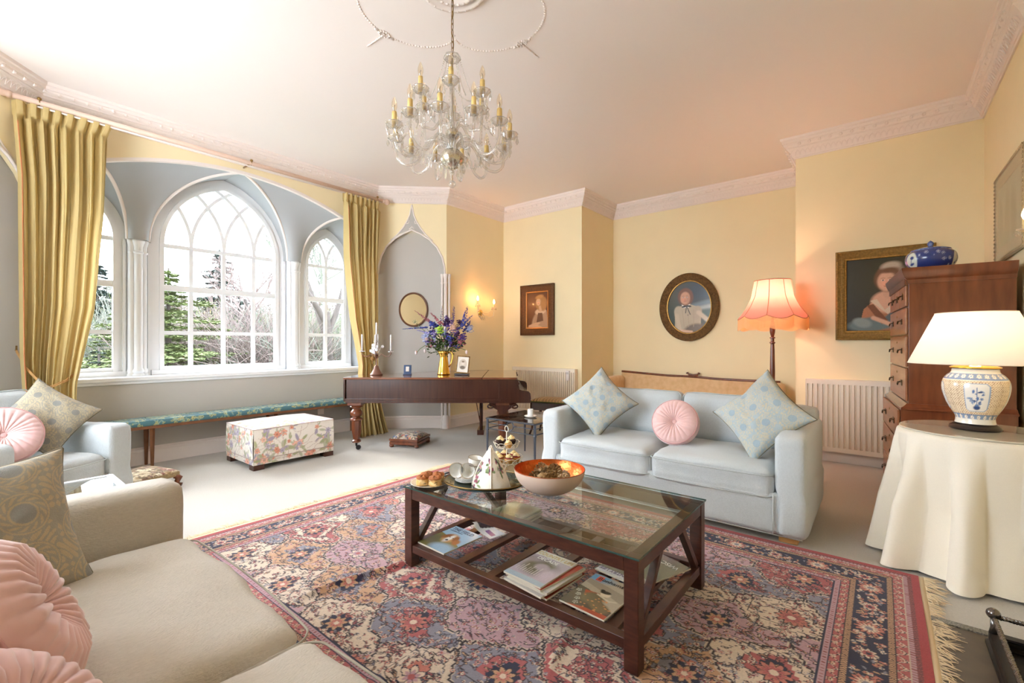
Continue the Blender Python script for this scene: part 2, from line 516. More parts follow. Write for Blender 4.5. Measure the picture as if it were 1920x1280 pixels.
def cushion(name, label, cat, M, S=0.24, T=0.11, colfn=None, mat_=None, pip=None, n=90, seed=0, group=None, dent=0.0, mat_pipe=None, dog=0.13):
    """square scatter cushion: local x,y in its plane, z its thickness"""
    t = thing(name, label, cat, M=M, group=group)
    u, v = np.meshgrid(np.linspace(-1, 1, n), np.linspace(-1, 1, n))
    pull = lambda a, b: a * (1 - dog * (1 - b * b) * abs(a) ** 3)
    X, Y = pull(u, v) * S, pull(v, u) * S
    th = np.clip((1 - u ** 2) * (1 - v ** 2), 0, 1) ** 0.42
    nz = np.array([[mnoise.noise(Vector((a * 2.2 + seed * 5, b * 2.2, seed))) * .5 + .3 * mnoise.noise(Vector((a * 6 + seed, b * 5, 3))) for a in np.linspace(-1, 1, n)] for b in np.linspace(-1, 1, n)])
    Zt = T * th * (1 + .22 * nz)
    if dent:
        dd = np.exp(-((u * .9) ** 2 / .04)) * np.clip(v, 0, 1)
        Zt = Zt * (1 - dent * dd); Y = Y - dent * .10 * S * np.exp(-(u ** 2) / .15) * np.clip(v, 0, 1) ** 2 * 3
    V = np.concatenate([np.stack([X, Y, Zt], -1).reshape(-1, 3), np.stack([X, Y, -T * th], -1).reshape(-1, 3)])
    F = np.concatenate([gridfaces(n, n), gridfaces(n, n, n * n)[:, ::-1]])
    cols = None
    if colfn is not None:
        c = colfn(u, v, seed); cols = np.concatenate([c.reshape(-1, 3)] * 2)
    npmesh('cover', V, F, mat_ or m_attrcloth, t, cols)
    if mat_pipe is not None:
        E_ = [(X[0, i], Y[0, i], 0) for i in range(0, n, 3)] + [(X[i, -1], Y[i, -1], 0) for i in range(0, n, 3)] + \
             [(X[-1, i], Y[-1, i], 0) for i in range(n - 1, 0, -3)] + [(X[i, 0], Y[i, 0], 0) for i in range(n - 1, 0, -3)]
        MB().tube(E_, 0.0035, 6, closed=True).o('piping', mat_pipe, t, smooth=True)
    return t

def damask(u, v, seed, base=CA(172, 186, 190), gold=CA(200, 193, 170), dot=CA(158, 176, 186), scale=1.75):
    x, y = (u + .13 * seed) * scale, (v + .37 * seed) * scale
    c = np.ones(u.shape + (3,)) * base
    ix, iy = np.floor(x), np.floor(y + .5 * (np.floor(x) % 2))
    fx, fy = x - ix - .5, (y + .5 * (np.floor(x) % 2)) - iy - .5
    d = np.hypot(fx, fy); a = np.arctan2(fy, fx)
    g = ((d > .20) & (d < .235)) | ((d > .26) & (d < .36) & (np.sin(a * 12 + d * 50) > 0.1)) | ((d > .38) & (d < .41))
    g |= (d > .43) & (np.sin(x * 22 + 3 * np.sin(y * 9)) * np.sin(y * 22 + 3 * np.sin(x * 9)) > .1)
    c[g] = gold
    c[d < .19] = dot
    return c

def round_cushion(name, label, M, R=0.17, T=0.075, group=None, n=96):
    t = thing(name, label, 'cushion', M=M, group=group)
    pr = [(0.0, .35), (.08, .38), (.13, .62), (.25, .86), (.45, 1.0), (.7, .96), (.88, .72), (.97, .42), (1.0, .0)]
    prs = []
    for i in range(len(pr) - 1):
        for k in range(4):
            f = k / 4; prs.append((pr[i][0] * (1 - f) + pr[i + 1][0] * f, pr[i][1] * (1 - f) + pr[i + 1][1] * f))
    prs.append(pr[-1])
    nn = 180; V = []; F = []
    for sgn in (1, -1):
        off = len(V)
        for (r, z) in prs:
            for k in range(nn):
                a = 2 * PI * k / nn
                pl = (abs(math.sin(a * 13 + .9 * math.sin(3 * a) + r)) ** .6 - .6) * .13 * max(0, math.sin(min(1, r) * PI)) ** .5
                V.append((R * r * math.cos(a), R * r * math.sin(a), sgn * T * (z + pl * (1 if r < .98 else 0))))
        for i in range(len(prs) - 1):
            for k in range(nn):
                l = (k + 1) % nn; q = (off + i * nn + k, off + i * nn + l, off + (i + 1) * nn + l, off + (i + 1) * nn + k)
                F.append(q[::-1] if sgn > 0 else q)
    npmesh('cover', V, F, m_pink, t)
    MB().ball((0, 0, T * .40), .017, 16, 8, (1, 1, .5)).o('button', m_pink, t, smooth=True)
    for s in (1, -1):
        MB().tube([(R * .955 * math.cos(2 * PI * k / 60), R * .955 * math.sin(2 * PI * k / 60), s * T * .5) for k in range(60)], .004, 6, closed=True).o('piping', m_pink2, t, smooth=True)
    return t
m_pink = mat('pink_velvet', C(226, 186, 182), 0.75, sheen=0.6, noise=0.05, nscale=30)
m_pink2 = mat('pink_piping', C(206, 158, 156), 0.8)
m_pipe = mat('dark_cord_piping', C(120, 112, 92), 0.8)
# ---------------------------------------------------------------- room shell
CEIL = 3.35
def struct(name, mb, m, label=None, parent=None, **k):
    o = mb.o(name, m, parent, **k)
    if parent is None: o['kind'] = 'structure'
    if label: o['label'] = label
    return o

C1, C2 = np.array((-4.75, 4.40)), np.array((-5.45, 3.74))
D1, D2 = np.array((-4.75, -0.21)), np.array((-5.45, 0.45))
ROOM = [(.70, 4.12), (.70, 5.65), (-.70, 5.65), (-.70, 6.63), (-3.30, 6.63), (-3.30, 5.65), (-4.75, 5.65), tuple(C1), tuple(C2),
        tuple(D2), tuple(D1), (-4.75, -1.45), (1.2, -1.45), (1.2, 4.12)]
struct('floor', MB().box(-6.06, 1.3, -1.55, 6.75, -0.08, 0), m_carpet, 'pale beige fitted carpet')
struct('ceiling', MB().box(-6.06, 1.3, -1.55, 6.75, CEIL, CEIL + .1), m_ceil, 'white plaster ceiling')

def wallseg(name, p, q, m=None, t=.12, z0=0, z1=CEIL):
    p, q = np.array(p, float), np.array(q, float); d = (q - p) / np.linalg.norm(q - p); n = np.array((d[1], -d[0])) * t
    mb = MB().prism([tuple(p), tuple(q), tuple(q + n), tuple(p + n)], XY, z0, z1)
    return struct(name, mb, m or m_wall)
for nm, i in (('wall_right', 0), ('wall_back_right', 1), ('wall_alcove_right', 2), ('wall_alcove_back', 3), ('wall_alcove_left', 4),
              ('wall_back_left', 5), ('wall_sconce_side', 6), ('wall_front_left', 10), ('wall_near_right', 12), ('wall_chimney_return', 13)):
    a_, b_ = ROOM[i], ROOM[(i + 1) % len(ROOM)]
    if i == 0: a_ = (.70, 4.24)
    if i == 2: a_ = (-.70, 5.77)
    if i == 4: b_ = (-3.30, 5.77)
    wallseg(nm, a_, b_)
# near wall behind the camera, with an unseen window added to bring in more daylight
mb = MB()
for x0, x1, z0, z1 in ((-4.87, -4.3, 0, CEIL), (-1.8, 1.32, 0, CEIL), (-4.3, -1.8, 0, .6), (-4.3, -1.8, 2.9, CEIL)):
    mb.box(x0, x1, -1.57, -1.45, z0, z1)
struct('wall_front', mb, m_wall)
for nm, x0, x1 in (('window_added_daylight', -4.3, -1.8),):
    mb = MB().box(x0, x1, -1.56, -1.46, .6, .66).box(x0, x1, -1.56, -1.46, 2.84, 2.9).box(x0, x0 + .06, -1.56, -1.46, .6, 2.9).box(x1 - .06, x1, -1.56, -1.46, .6, 2.9)
    w = struct(nm, mb, m_win)
    xm = (x0 + x1) / 2
    MB().box(x0, x1, -1.53, -1.49, 1.72, 1.78).box(xm - .012, xm + .012, -1.525, -1.495, .6, 2.9).box(x0, x1, -1.525, -1.495, 1.2, 1.22).box(x0, x1, -1.525, -1.495, 2.3, 2.32).o('glazing_bars', m_win, w)
    MB().add([(x0, -1.51, .6), (x1, -1.51, .6), (x1, -1.51, 2.9), (x0, -1.51, 2.9)], [(0, 1, 2, 3)]).o('glass_pane', m_pane, w)

YC = 2.03
def E_front(y):
    d = abs(y - YC)
    if d <= 1.2: return 3.075 - .165 * d * d
    return 2.24 + .597 * max(0, 1 - ((d - 1.2) / .45) ** 2) ** .5
def column_wall(mb, ys, zlo, zhi, X0, X1):
    for a, b in zip(ys[:-1], ys[1:]):
        za, zb = zlo(a + 1e-6), zlo(b - 1e-6)
        if zhi - min(za, zb) < 1e-4: continue
        V = [(X, y, z) for X in (X0, X1) for (y, z) in ((a, za), (b, zb), (b, zhi), (a, zhi))]
        mb.add(V, [(0, 1, 2, 3), (7, 6, 5, 4), (0, 4, 5, 1), (3, 2, 6, 7)])
    return mb
ys = [.45, .50] + list(np.linspace(.50, 3.66, 90))[1:-1] + [3.66, 3.74]
struct('wall_bay', column_wall(MB(), ys, lambda y: 0 if (y < .5 or y > 3.66) else E_front(y), CEIL, -5.45, -5.50), m_wall, 'cream yellow wall over the bay arch')
# lower wall, sill
struct('wall_bay_lower', MB().box(-5.80, -5.68, .40, 3.70, 0, .83), m_grey)
struct('trim_window_sill', MB().box(-5.99, -5.645, .40, 3.70, .83, .868).box(-5.69, -5.665, .40, 3.70, .80, .83), m_win, bevel=.006)
struct('wall_bay_end_far', MB().box(-5.99, -5.50, 3.66, 3.76, 0, 3.2), m_recess)
struct('wall_bay_end_near', MB().box(-5.99, -5.50, .34, .44, 0, 3.2), m_recess)
SP, SILL, RAIL = 2.24, .868, 1.79
WIN = [('window_1', .765, .325, .48), ('window_2', 2.0, .645, .80), ('window_3', 3.25, .33, .48)]
def arch_e(hw, h): return (h * h - hw * hw) / (2 * hw)
def arch_pts(c, hw, h, n=18, off=0.0):
    e = arch_e(hw, h); r = hw + e; th = math.asin(h / r); hw2, r2 = hw + off, r + off
    P = []
    for k in range(n + 1):
        a = th * k / n; P.append((c + e - r2 * math.cos(a), SP + r2 * math.sin(a)))
    return P + [(2 * c - y, z) for (y, z) in P[::-1][1:]]
def arch_z(y, c, hw, h):
    e = arch_e(hw, h); r = hw + e; d = abs(y - c)
    return SP + math.sqrt(max(0, r * r - (d + e) ** 2))
def outer_z(y):
    for (_, c, hw, h) in WIN:
        if abs(y - c) < hw: return arch_z(y, c, hw, h)
    return SILL
ys = sorted(set([.40, 3.70] + [v for (_, c, hw, h) in WIN for v in np.linspace(c - hw, c + hw, 30)]))
struct('wall_bay_outer', column_wall(MB(), ys, outer_z, 3.3, -5.96, -6.06), m_win)
for wn_, c, hw, h in WIN:
    y0, y1 = c - hw, c + hw
    path = [(y0, SILL)] + arch_pts(c, hw, h) + [(y1, SILL)]
    fm = MB().sweep(path, [(-.045, -5.92), (.045, -5.92), (.045, -5.955), (-.045, -5.955)][::-1], YZ)
    fm.sweep(path, [(-.075, -5.90), (-.035, -5.90), (-.035, -5.955), (-.075, -5.955)][::-1], YZ)
    fm.box(-5.953, -5.894, y0 - .036, y1 + .036, SILL + .001, SILL + .05)
    w = struct(wn_, fm, m_win, 'arched sash window with gothic glazing bars')
    n_l = 4 if hw > .5 else 2
    b = MB(); bw = .040; X0, X1 = -5.922, -5.952
    ms = [y0 + (y1 - y0) * k / n_l for k in range(1, n_l)]
    for m_ in ms:
        b.box(X1, X0, m_ - bw / 2, m_ + bw / 2, SILL, SP)
    for z in (1.31, SP): b.box(X1 - .001, X0 + .0015, y0, y1, z - bw / 2, z + bw / 2)
    e = arch_e(hw, h); r = hw + e
    ka = 0
    for m_ in ms:
        for sg in (1, -1):
            ka += 1; dX = .003 + .0011 * ka
            pts = []
            for k in range(40):
                a = (PI / 2) * k / 39
                y = m_ + sg * (r - r * math.cos(a)); z = SP + r * math.sin(a)
                if abs(y - c) < hw and z < arch_z(y, c, hw, h) + .01: pts.append((y, z))
                else: break
            if len(pts) > 2: b.sweep(pts, [(-bw * .42, X0 + dX), (bw * .42, X0 + dX), (bw * .42, X1 - dX), (-bw * .42, X1 - dX)][::-1], YZ)
    b.o('glazing_bars', m_win, w)
    MB().box(-5.956, -5.907, y0 + .044, y1 - .044, RAIL - .03, RAIL + .03).box(-5.951, -5.912, y0 + .044, y1 - .044, SILL + .045, SILL + .085).o('sash_rail', m_win, w)
    g = MB(); pl = [(y0, SILL)] + arch_pts(c, hw, h) + [(y1, SILL)]
    g.add([(-5.94, y, z) for y, z in pl], [tuple(range(len(pl)))]); g.o('glass_pane', m_pane, w)

# vault over the bay: fans springing from the columns, webs over each window
K = math.radians(80)
def gk(t): return (1 - math.cos(K * t)) / (1 - math.cos(K))
def fk(t): return math.sin(K * t) / math.sin(K)
COLS = [(1.20, -1), (2.78, 1)]
vault = MB(); ribs = MB()
PB = {1: 3.23, -1: .83}
def fan(yc, sg, s, t):
    a = (s - .5) * PI
    sy, sx = yc + .085 * math.sin(a) * sg, -5.85 + .075 * math.cos(a)
    ye = YC + (PB[sg] - YC) * s; ze = E_front(ye)
    g, f = gk(t), fk(t)
    if s < .5: k = 1 - (1 - abs(2 * s - 1)) * 0
    return (sx + (-5.455 - sx) * g, sy + (ye - sy) * g, SP + (ze - SP) * f)
for yc, sg in COLS:
    vault.grid(lambda u, v: fan(yc, sg, u, v), 22, 22)
    for s in (0, 1): ribs.tube([fan(yc, sg, s, t / 24) for t in range(25)], .016, 8)
def web(c, hw, h, side, rib):
    A = arch_pts(c, hw + .03, h + .05, 18, 0.0); A = A[:19] if side < 0 else A[::-1][:19]
    def f(u, v):
        i = min(17, int(v * 18)); fr = v * 18 - i
        y = A[i][0] * (1 - fr) + A[i + 1][0] * fr; z = A[i][1] * (1 - fr) + A[i + 1][1] * fr
        R = rib(v)
        return (-5.93 * (1 - u) + R[0] * u, y * (1 - u) + R[1] * u, z * (1 - u) + R[2] * u)
    vault.grid(f, 6, 22)
web(2.0, .645, .80, -1, lambda t: fan(1.20, -1, 0, t)); web(2.0, .645, .80, 1, lambda t: fan(2.78, 1, 0, t))
web(3.25, .33, .48, -1, lambda t: fan(2.78, 1, 1, t)); web(.765, .325, .48, 1, lambda t: fan(1.20, -1, 1, t))
def endrib(sg):
    def f(t):
        y = (3.66 if sg > 0 else .50); ye = PB[sg]; yy = y + (ye - y) * t
        return (-5.455, yy, E_front(yy) if t > 0 else SP)
    return f
web(3.25, .33, .48, 1, endrib(1)); web(.765, .325, .48, -1, endrib(-1))
struct('ceiling_bay_vault', vault, m_recess, 'pale grey ribbed vault over the window bay', smooth=True)
struct('trim_vault_ribs', ribs, m_trim, smooth=True)
struct('trim_bay_arch', MB().sweep([(y, E_front(y)) for y in np.linspace(.50, 3.66, 80)], [(-.018, -5.44), (.012, -5.44), (.012, -5.49), (-.018, -5.49)][::-1], YZ), m_trim)
def cluster(name, x, y, z0, z1, r=.036, ang=0, m=None):
    mb = MB()
    for (dx, dy, rr) in ((0, 0, r), (-.022, -.05, r * .7), (-.022, .05, r * .7)):
        ca, sa = math.cos(ang), math.sin(ang); X, Y = x + dx * ca - dy * sa, y + dx * sa + dy * ca
        mb.lathe([(rr * 1.5, z0), (rr * 1.5, z0 + .015), (rr * 1.15, z0 + .03), (rr * 1.4, z0 + .045), (rr * 1.4, z0 + .055), (rr, z0 + .08),
                  (rr, z1 - .14), (rr * 1.25, z1 - .13), (rr * 1.25, z1 - .12), (rr, z1 - .11), (rr * 1.05, z1 - .07), (rr * 1.35, z1 - .03), (rr * 1.5, z1 - .02), (rr * 1.5, z1)], 16, (X, Y, 0))
    return mb
for k, (yc, sg) in enumerate(COLS):
    mb = cluster('c', -5.84, yc, SILL, SP)
    mb.box(-5.955, -5.86, yc - .075, yc + .075, SILL, SP + .02)
    for d in (-.1, .1): mb.box(-5.955, -5.895, yc + d - .012, yc + d + .012, SILL, SP)
    struct('trim_bay_column', mb, m_win, 'white clustered column between the windows', auto=40)

# angled niche walls either side of the bay
def niche(A, B, tag_, m):
    A, B = np.array(A), np.array(B); d = B - A; L = np.linalg.norm(d); u = d / L
    n = np.array((u[1], -u[0])) if tag_ == 'far' else np.array((-u[1], u[0]))   # into the room
    P = lambda s, z, o=0.0: (*(A + d * s + n * o), z)
    NA = [(0.02, 2.16), (.03, 2.28), (.063, 2.41), (.14, 2.55), (.253, 2.66), (.38, 2.735), (.5, 2.785)]
    NA = NA + [(1 - s, z) for s, z in NA[::-1][1:]]
    def az(s): return float(np.interp(s, [p[0] for p in NA], [p[1] for p in NA])) if .02 < s < .98 else 0
    mb = MB(); S = [0, .02] + list(np.linspace(.02, .98, 50))[1:-1] + [.98, 1]
    for a, b in zip(S[:-1], S[1:]):
        za, zb = az(a + 1e-6), az(b - 1e-6)
        V = [P(a, za), P(b, zb), P(b, CEIL), P(a, CEIL), P(a, za, -.05), P(b, zb, -.05), P(b, CEIL, -.05), P(a, CEIL, -.05)]
        mb.add(V, [(0, 1, 2, 3), (7, 6, 5, 4), (0, 4, 5, 1)])
    struct('wall_niche_' + tag_, mb, m_wall)
    g = MB().grid(lambda a, b: P(.0 + a, b * 2.83, -.03 - .05 * math.sin(PI * a)), 24, 2)
    struct('wall_niche_panel_' + tag_, g, m_grey, 'shallow grey arched niche', smooth=True)
    t = MB(); r = .011
    def outl(pts, rr=r, o=.0): t.tube([P(s, z, o) for s, z in pts], rr, 6)
    outl(NA, .014)
    og = [(.20, 2.63), (.30, 2.72), (.38, 2.82), (.43, 2.90), (.47, 2.99), (.5, 3.135)]
    outl(og); outl([(1 - s, z) for s, z in og])
    for sg in (1, -1):
        q = lambda s: .5 + sg * (s - .5)
        outl([(q(.42), 2.87), (q(.455), 2.875), (q(.46), 2.92)], .007)
    outl([(.46, 2.79), (.5, 2.83), (.54, 2.79)], .008)
    struct('trim_niche_' + tag_, t, m_trim, smooth=True)
    sp = MB(); 
    V = [P(s, z, .004) for s, z in [(.27, 2.70), (.38, 2.81), (.43, 2.89), (.47, 2.98), (.5, 3.09), (.53, 2.98), (.57, 2.89), (.62, 2.81), (.73, 2.70), (.5, 2.80)]]
    sp.add(V, [tuple(range(10))]); struct('trim_niche_spandrel_' + tag_, sp, m_grey)
    for s in (1.0,):
        x, y, _ = P(s - .012, 0, .012)
        ang = math.atan2(n[1], n[0])
        c = cluster('c', x, y, 0, 2.17, .024, ang)
        c.lathe([(.05, 0), (.05, .16), (.035, .19)], 12, (x, y, 0))
        struct('trim_niche_pilaster_' + tag_, c, m_trim, auto=40)
niche(C2, C1, 'far', m_grey)
niche(D2, D1, 'near', m_grey)

# cornice, baseboards
cp = [(0, 3.15), (.012, 3.148), (.016, 3.16), (.024, 3.162), (.03, 3.175), (.046, 3.21), (.07, 3.24), (.078, 3.245), (.078, 3.256), (.086, 3.262), (.098, 3.275), (.1, 3.292), (.108, 3.296), (.112, 3.318), (.124, 3.326), (.128, 3.35), (0, 3.35)]
corn = MB().sweep(ROOM, cp, XY, closed=True)
for i in range(len(ROOM)):
    if i in (10, 11, 12, 13): continue
    p, q = np.array(ROOM[i]), np.array(ROOM[(i + 1) % len(ROOM)]); d = q - p; L = np.linalg.norm(d); u = d / L; n = np.array((-u[1], u[0]))
    m_ = max(1, int(L / .085)); 
    for k in range(m_):
        s = (k + .5) / m_
        c = p + d * s
        e = c + n * .094
        if k % 1 == 0: corn.ball((e[0], e[1], 3.276), .016, 6, 4, (1, 1, 1.0))
        w = L / m_
        for off in (0, .5):
            pts = []
            for a in np.linspace(0, PI, 6):
                ss = off * w + w * .5 * math.cos(a); zz = .055 * math.sin(a)
                nn = .034 + .028 * (zz / .055) ** 1.2
                r_ = c + u * ss + n * (nn + .002); pts.append((r_[0], r_[1], 3.178 + zz))
            corn.tube(pts, .0035, 4, caps=False)
struct('trim_cornice', corn, m_corn, 'white moulded plaster cornice')
bp = [(0, 0), (.022, 0), (.022, .125), (.016, .135), (.016, .15), (.006, .162), (0, .17)]
farn = [tuple(C1 + (C2 - C1) * s + np.array((-.686, .728)) * (.03 + .05 * math.sin(PI * s)) * (1 if .02 < s < .98 else 0)) for s in np.linspace(0, 1, 14)]
struct('baseboard_far', MB().sweep([(.70, 4.12)] + ROOM[1:7] + farn + [(-5.45, 3.70)], bp, XY), m_trim, auto=30)
nearn = [tuple(D2 + (D1 - D2) * s + np.array((-.686, -.728)) * (.03 + .05 * math.sin(PI * s)) * (1 if .02 < s < .98 else 0)) for s in np.linspace(0, 1, 14)]
struct('baseboard_near', MB().sweep(nearn + [(-4.75, -1.45), (1.2, -1.45), (1.2, 4.12)], bp, XY), m_trim, auto=30)
struct('baseboard_bay', MB().sweep([(-5.68, 3.66), (-5.68, .44)], bp, XY), m_trim, auto=30)

# ceiling rose and rope garland
CX, CY = -2.0, 1.9
rose = MB().lathe([(.001, 3.335), (.06, 3.33), (.07, 3.343), (.11, 3.345), (.12, 3.33), (.15, 3.328), (.165, 3.345), (.185, 3.33), (.205, 3.33), (.215, 3.35)], 48, (CX, CY, 0))
for k in range(24):
    a = 2 * PI * k / 24; rose.ball((CX + .135 * math.cos(a), CY + .135 * math.sin(a), 3.332), .014, 6, 4, (1, 1, .5))
    rose.ball((CX + .195 * math.cos(a + .1), CY + .195 * math.sin(a + .1), 3.332), .010, 6, 4, (1, 1, .5))
struct('trim_ceiling_rose', rose, m_corn, smooth=True)
rope = MB()
def rr(t): return .45 + .23 * abs(math.cos(2 * t)) ** .5
RP = [(CX + rr(t) * math.cos(t), CY + rr(t) * math.sin(t)) for t in np.linspace(0, 2 * PI, 400, endpoint=False)]
acc = 0
for i in range(400):
    p, q = RP[i], RP[(i + 1) % 400]; acc += math.hypot(q[0] - p[0], q[1] - p[1])
    if acc > .014: rope.ball((p[0], p[1], 3.349), .0075, 6, 4, (1.2, 1.2, .8)); acc = 0
for k in range(4):
    a = PI / 2 * k; ux, uy = math.cos(a), math.sin(a)
    for j in range(14): rope.ball((CX + ux * (.70 + j * .014), CY + uy * (.70 + j * .014), 3.346), .007, 6, 4)
    for j in range(12):
        b = 2 * PI * j / 12; rope.ball((CX + ux * .68 - uy * .07 * math.cos(b), CY + uy * .68 + ux * .07 * math.cos(b), 3.345), .01, 6, 4)
        rope.ball((CX + ux * (.68 + .025 * math.sin(b)) - uy * .04 * math.cos(b), CY + uy * (.68 + .025 * math.sin(b)) + ux * .04 * math.cos(b), 3.345), .008, 6, 4)
struct('trim_rope_garland', rope, m_corn, smooth=True)
struct('trim_wall_socket', MB().box(-5.68, -5.67, 3.0, 3.085, .27, .355), m_trim, 'white wall socket plate')
# ---------------------------------------------------------------- carpet rug
RX0, RX1, RY0, RY1 = -3.25, .15, .63, 3.12
def make_rug():
    W_, H_ = RX1 - RX0, RY1 - RY0
    w, h = int(W_ / .004), int(H_ / .004)
    rose_, cream, tan, slate, navy, lilac, red, dark = CA(186, 98, 98), CA(232, 212, 190), CA(206, 162, 126), CA(142, 140, 154), CA(34, 36, 66), CA(196, 158, 166), CA(178, 66, 70), CA(48, 34, 44)
    salmon = CA(206, 128, 112)
    P = Paint(w, h, W_, H_, cream)
    x, y = P.x, P.y
    rg = random.Random(4)
    # field of lozenges
    qx, qy = (np.floor(x / .014) + .5) * .014, (np.floor(y / .014) + .5) * .014
    LW, LH = .50, .42
    p = (qx - W_ / 2) / LW + (qy - H_ / 2) / LH + .09 * np.sin(2 * PI * qx / (LW / 2)); q = (qx - W_ / 2) / LW - (qy - H_ / 2) / LH + .09 * np.sin(2 * PI * qy / (LH / 2))
    ip, iq = np.floor(p), np.floor(q)
    pal = [cream, tan, rose_, slate, cream * .95, salmon, slate * 1.1, cream, rose_ * .9, tan * 1.05, cream, lilac]
    hsh = ((ip * 5 + iq * 7 + ip * iq * 3) % len(pal)).astype(int)
    P.c = np.array(pal)[hsh]
    fp, fq = p - ip, q - iq
    d0 = np.maximum(np.abs(fp - .5), np.abs(fq - .5))
    zone = (d0 < .36).astype(int) + (d0 < .24) + (d0 < .13)
    P.c[(zone == 1) & (hsh % 4 == 2)] = cream; P.c[(zone == 2) & (hsh % 3 == 0)] = rose_; P.c[(zone == 2) & (hsh % 4 == 1)] = slate; P.c[(zone == 3) & (hsh % 3 == 0)] = navy; P.c[(zone == 3) & (hsh % 3 == 1)] = salmon
    def edges(a):
        e = np.zeros(a.shape, bool); e[:, 1:] |= a[:, 1:] != a[:, :-1]; e[1:, :] |= a[1:, :] != a[:-1, :]; return e
    e1 = edges(ip * 1000 + iq); e2 = edges(zone) & ((zone + hsh) % 2 == 0)
    g = e1.copy(); 
    for s_ in (-2, -1, 1, 2): g |= np.roll(e1, s_, 0) | np.roll(e1, s_, 1)
    P.c[g] = cream * .85; g2 = e1 | np.roll(e1, 1, 0) | np.roll(e1, 1, 1); P.c[g2] = dark
    P.c[e2] = dark
    # scattered blossoms, leaves and stems
    fl_ = [(cream, rose_, dark), (rose_, cream, dark), (salmon, cream, navy), (lilac, cream, rose_), (cream, salmon, navy), (slate * 1.2, cream, dark)]
    for _ in range(9500):
        cx, cy = rg.uniform(.3, W_ - .3), rg.uniform(.3, H_ - .3)
        k = rg.random()
        if k < .50: P.rose(cx, cy, rg.uniform(.0055, .013), rg.choice(fl_), rg.choice((5, 6, 8)), rg.uniform(0, 6), dark)
        else:
            a = rg.choice((0, .6, 1.57, 2.2, 2.6)) + rg.uniform(-.2, .2); l = rg.uniform(.008, .018)
            P.ell(cx, cy, l, l * .42, dark, a, .1); P.ell(cx, cy, l * .72, l * .24, rg.choice((tan, salmon, cream, rose_, slate)), a, .1)
            P.line((cx, cy), (cx + l * 1.6 * math.cos(a + .5), cy + l * 1.6 * math.sin(a + .5)), .0028, dark)
    for _ in range(500):
        a = rg.uniform(0, 6.3); px, py = rg.uniform(.3, W_ - .3), rg.uniform(.3, H_ - .3); c = rg.choice((dark, dark, navy, rose_ * .7))
        for k in range(5):
            a += rg.uniform(-1, 1); qx, qy = px + .02 * math.cos(a), py + .02 * math.sin(a); P.line((px, py), (qx, qy), .0026, c); px, py = qx, qy
    # centre rosettes of each lozenge
    for a in range(-8, 9):
        for b in range(-8, 9):
            cx, cy = W_ / 2 + (a + b + 1) * .25, H_ / 2 + (a - b) * .21
            if .4 < cx < W_ - .4 and .38 < cy < H_ - .38:
                k = (a * 5 + b * 7 + a * b * 3) % 5
                if k in (0, 3): P.rose(cx, cy, .066, (navy, navy, navy), 8, .3); P.rose(cx, cy, .046, (tan, salmon, cream), 8, 0, dark)
                elif k == 1: P.rose(cx, cy, .06, (salmon, rose_, cream), 10, 0, dark)
                elif k == 2: P.rose(cx, cy, .05, (cream, lilac, rose_), 6, 0, navy)
    # border bands
    d = np.minimum(np.minimum(x, W_ - x), np.minimum(y, H_ - y))
    along = np.where(np.minimum(x, W_ - x) < np.minimum(y, H_ - y), y, x)
    def band(a, b, c): m = (d >= a) & (d < b); P.c[m] = c if np.ndim(c) == 1 else c[m]; return m
    band(0, .335, rose_)
    band(0, .03, red)
    m = band(.03, .046, rose_ * .9); P.c[m & (((along * 110 + d * 60) % 1) < .45)] = dark
    m = band(.046, .062, lilac); P.c[m & ((along * 60 % 1) < .3)] = rose_ * .6
    m = band(.062, .066, cream * .8)
    m = band(.066, .104, rose_); z = np.abs(((along / .055) % 1) - .5) * 2
    P.c[m & (np.abs((d - .066) / .038 - z) < .13)] = dark; P.c[m & (np.abs((d - .066) / .038 - z) < .06)] = cream
    m = band(.104, .128, tan); P.c[m & ((((along * 75 + np.abs(d - .116) * 90) % 1)) < .35)] = dark; band(.104, .107, dark); band(.125, .128, cream)
    band(.128, .245, navy)
    m = band(.245, .268, tan); P.c[m & ((((along * 75 + np.abs(d - .256) * 90) % 1)) < .35)] = dark; band(.265, .269, dark)
    m = band(.269, .305, rose_); z = np.abs(((along / .05 + .3) % 1) - .5) * 2
    P.c[m & (np.abs((d - .269) / .036 - z) < .12)] = dark; P.c[m & (np.abs((d - .269) / .036 - z) < .05)] = cream
    band(.302, .306, navy)
    m = band(.306, .328, lilac); P.c[m & ((along * 55 % 1) < .3) & (np.abs(d - .317) < .006)] = rose_ * .6
    band(.328, .335, navy)
    # blossoms in the guard bands and the navy border
    def ring(dd, step, fn):
        k = 0
        for (ax, L) in ((0, W_), (1, H_)):
            s = dd
            while s < L - dd:
                for side in (0, 1):
                    t_ = dd if side == 0 else ((H_ if ax == 0 else W_) - dd)
                    fn(*((s, t_) if ax == 0 else (t_, s)), k); 
                s += step; k += 1
    ring(.085, .055, lambda a, b, k: P.rose(a, b, .011, (cream, salmon, dark), 6, 0))
    ring(.287, .05, lambda a, b, k: P.rose(a, b, .010, (tan, cream, dark), 6, 0))
    for _ in range(2300):
        s = rg.random(); dd = rg.uniform(.137, .236)
        if s < .29: pt_ = (rg.uniform(dd, W_ - dd), dd)
        elif s < .58: pt_ = (rg.uniform(dd, W_ - dd), H_ - dd)
        elif s < .79: pt_ = (dd, rg.uniform(dd, H_ - dd))
        else: pt_ = (W_ - dd, rg.uniform(dd, H_ - dd))
        if rg.random() < .5: P.rose(*pt_, rg.uniform(.008, .013), rg.choice([(salmon, cream, dark), (tan, rose_, dark), (cream, slate, navy)]), 6, rg.uniform(0, 6))
        else: P.ell(*pt_, .011, .0045, rg.choice((tan, salmon, slate, cream)), rg.uniform(0, 3.1), .1)
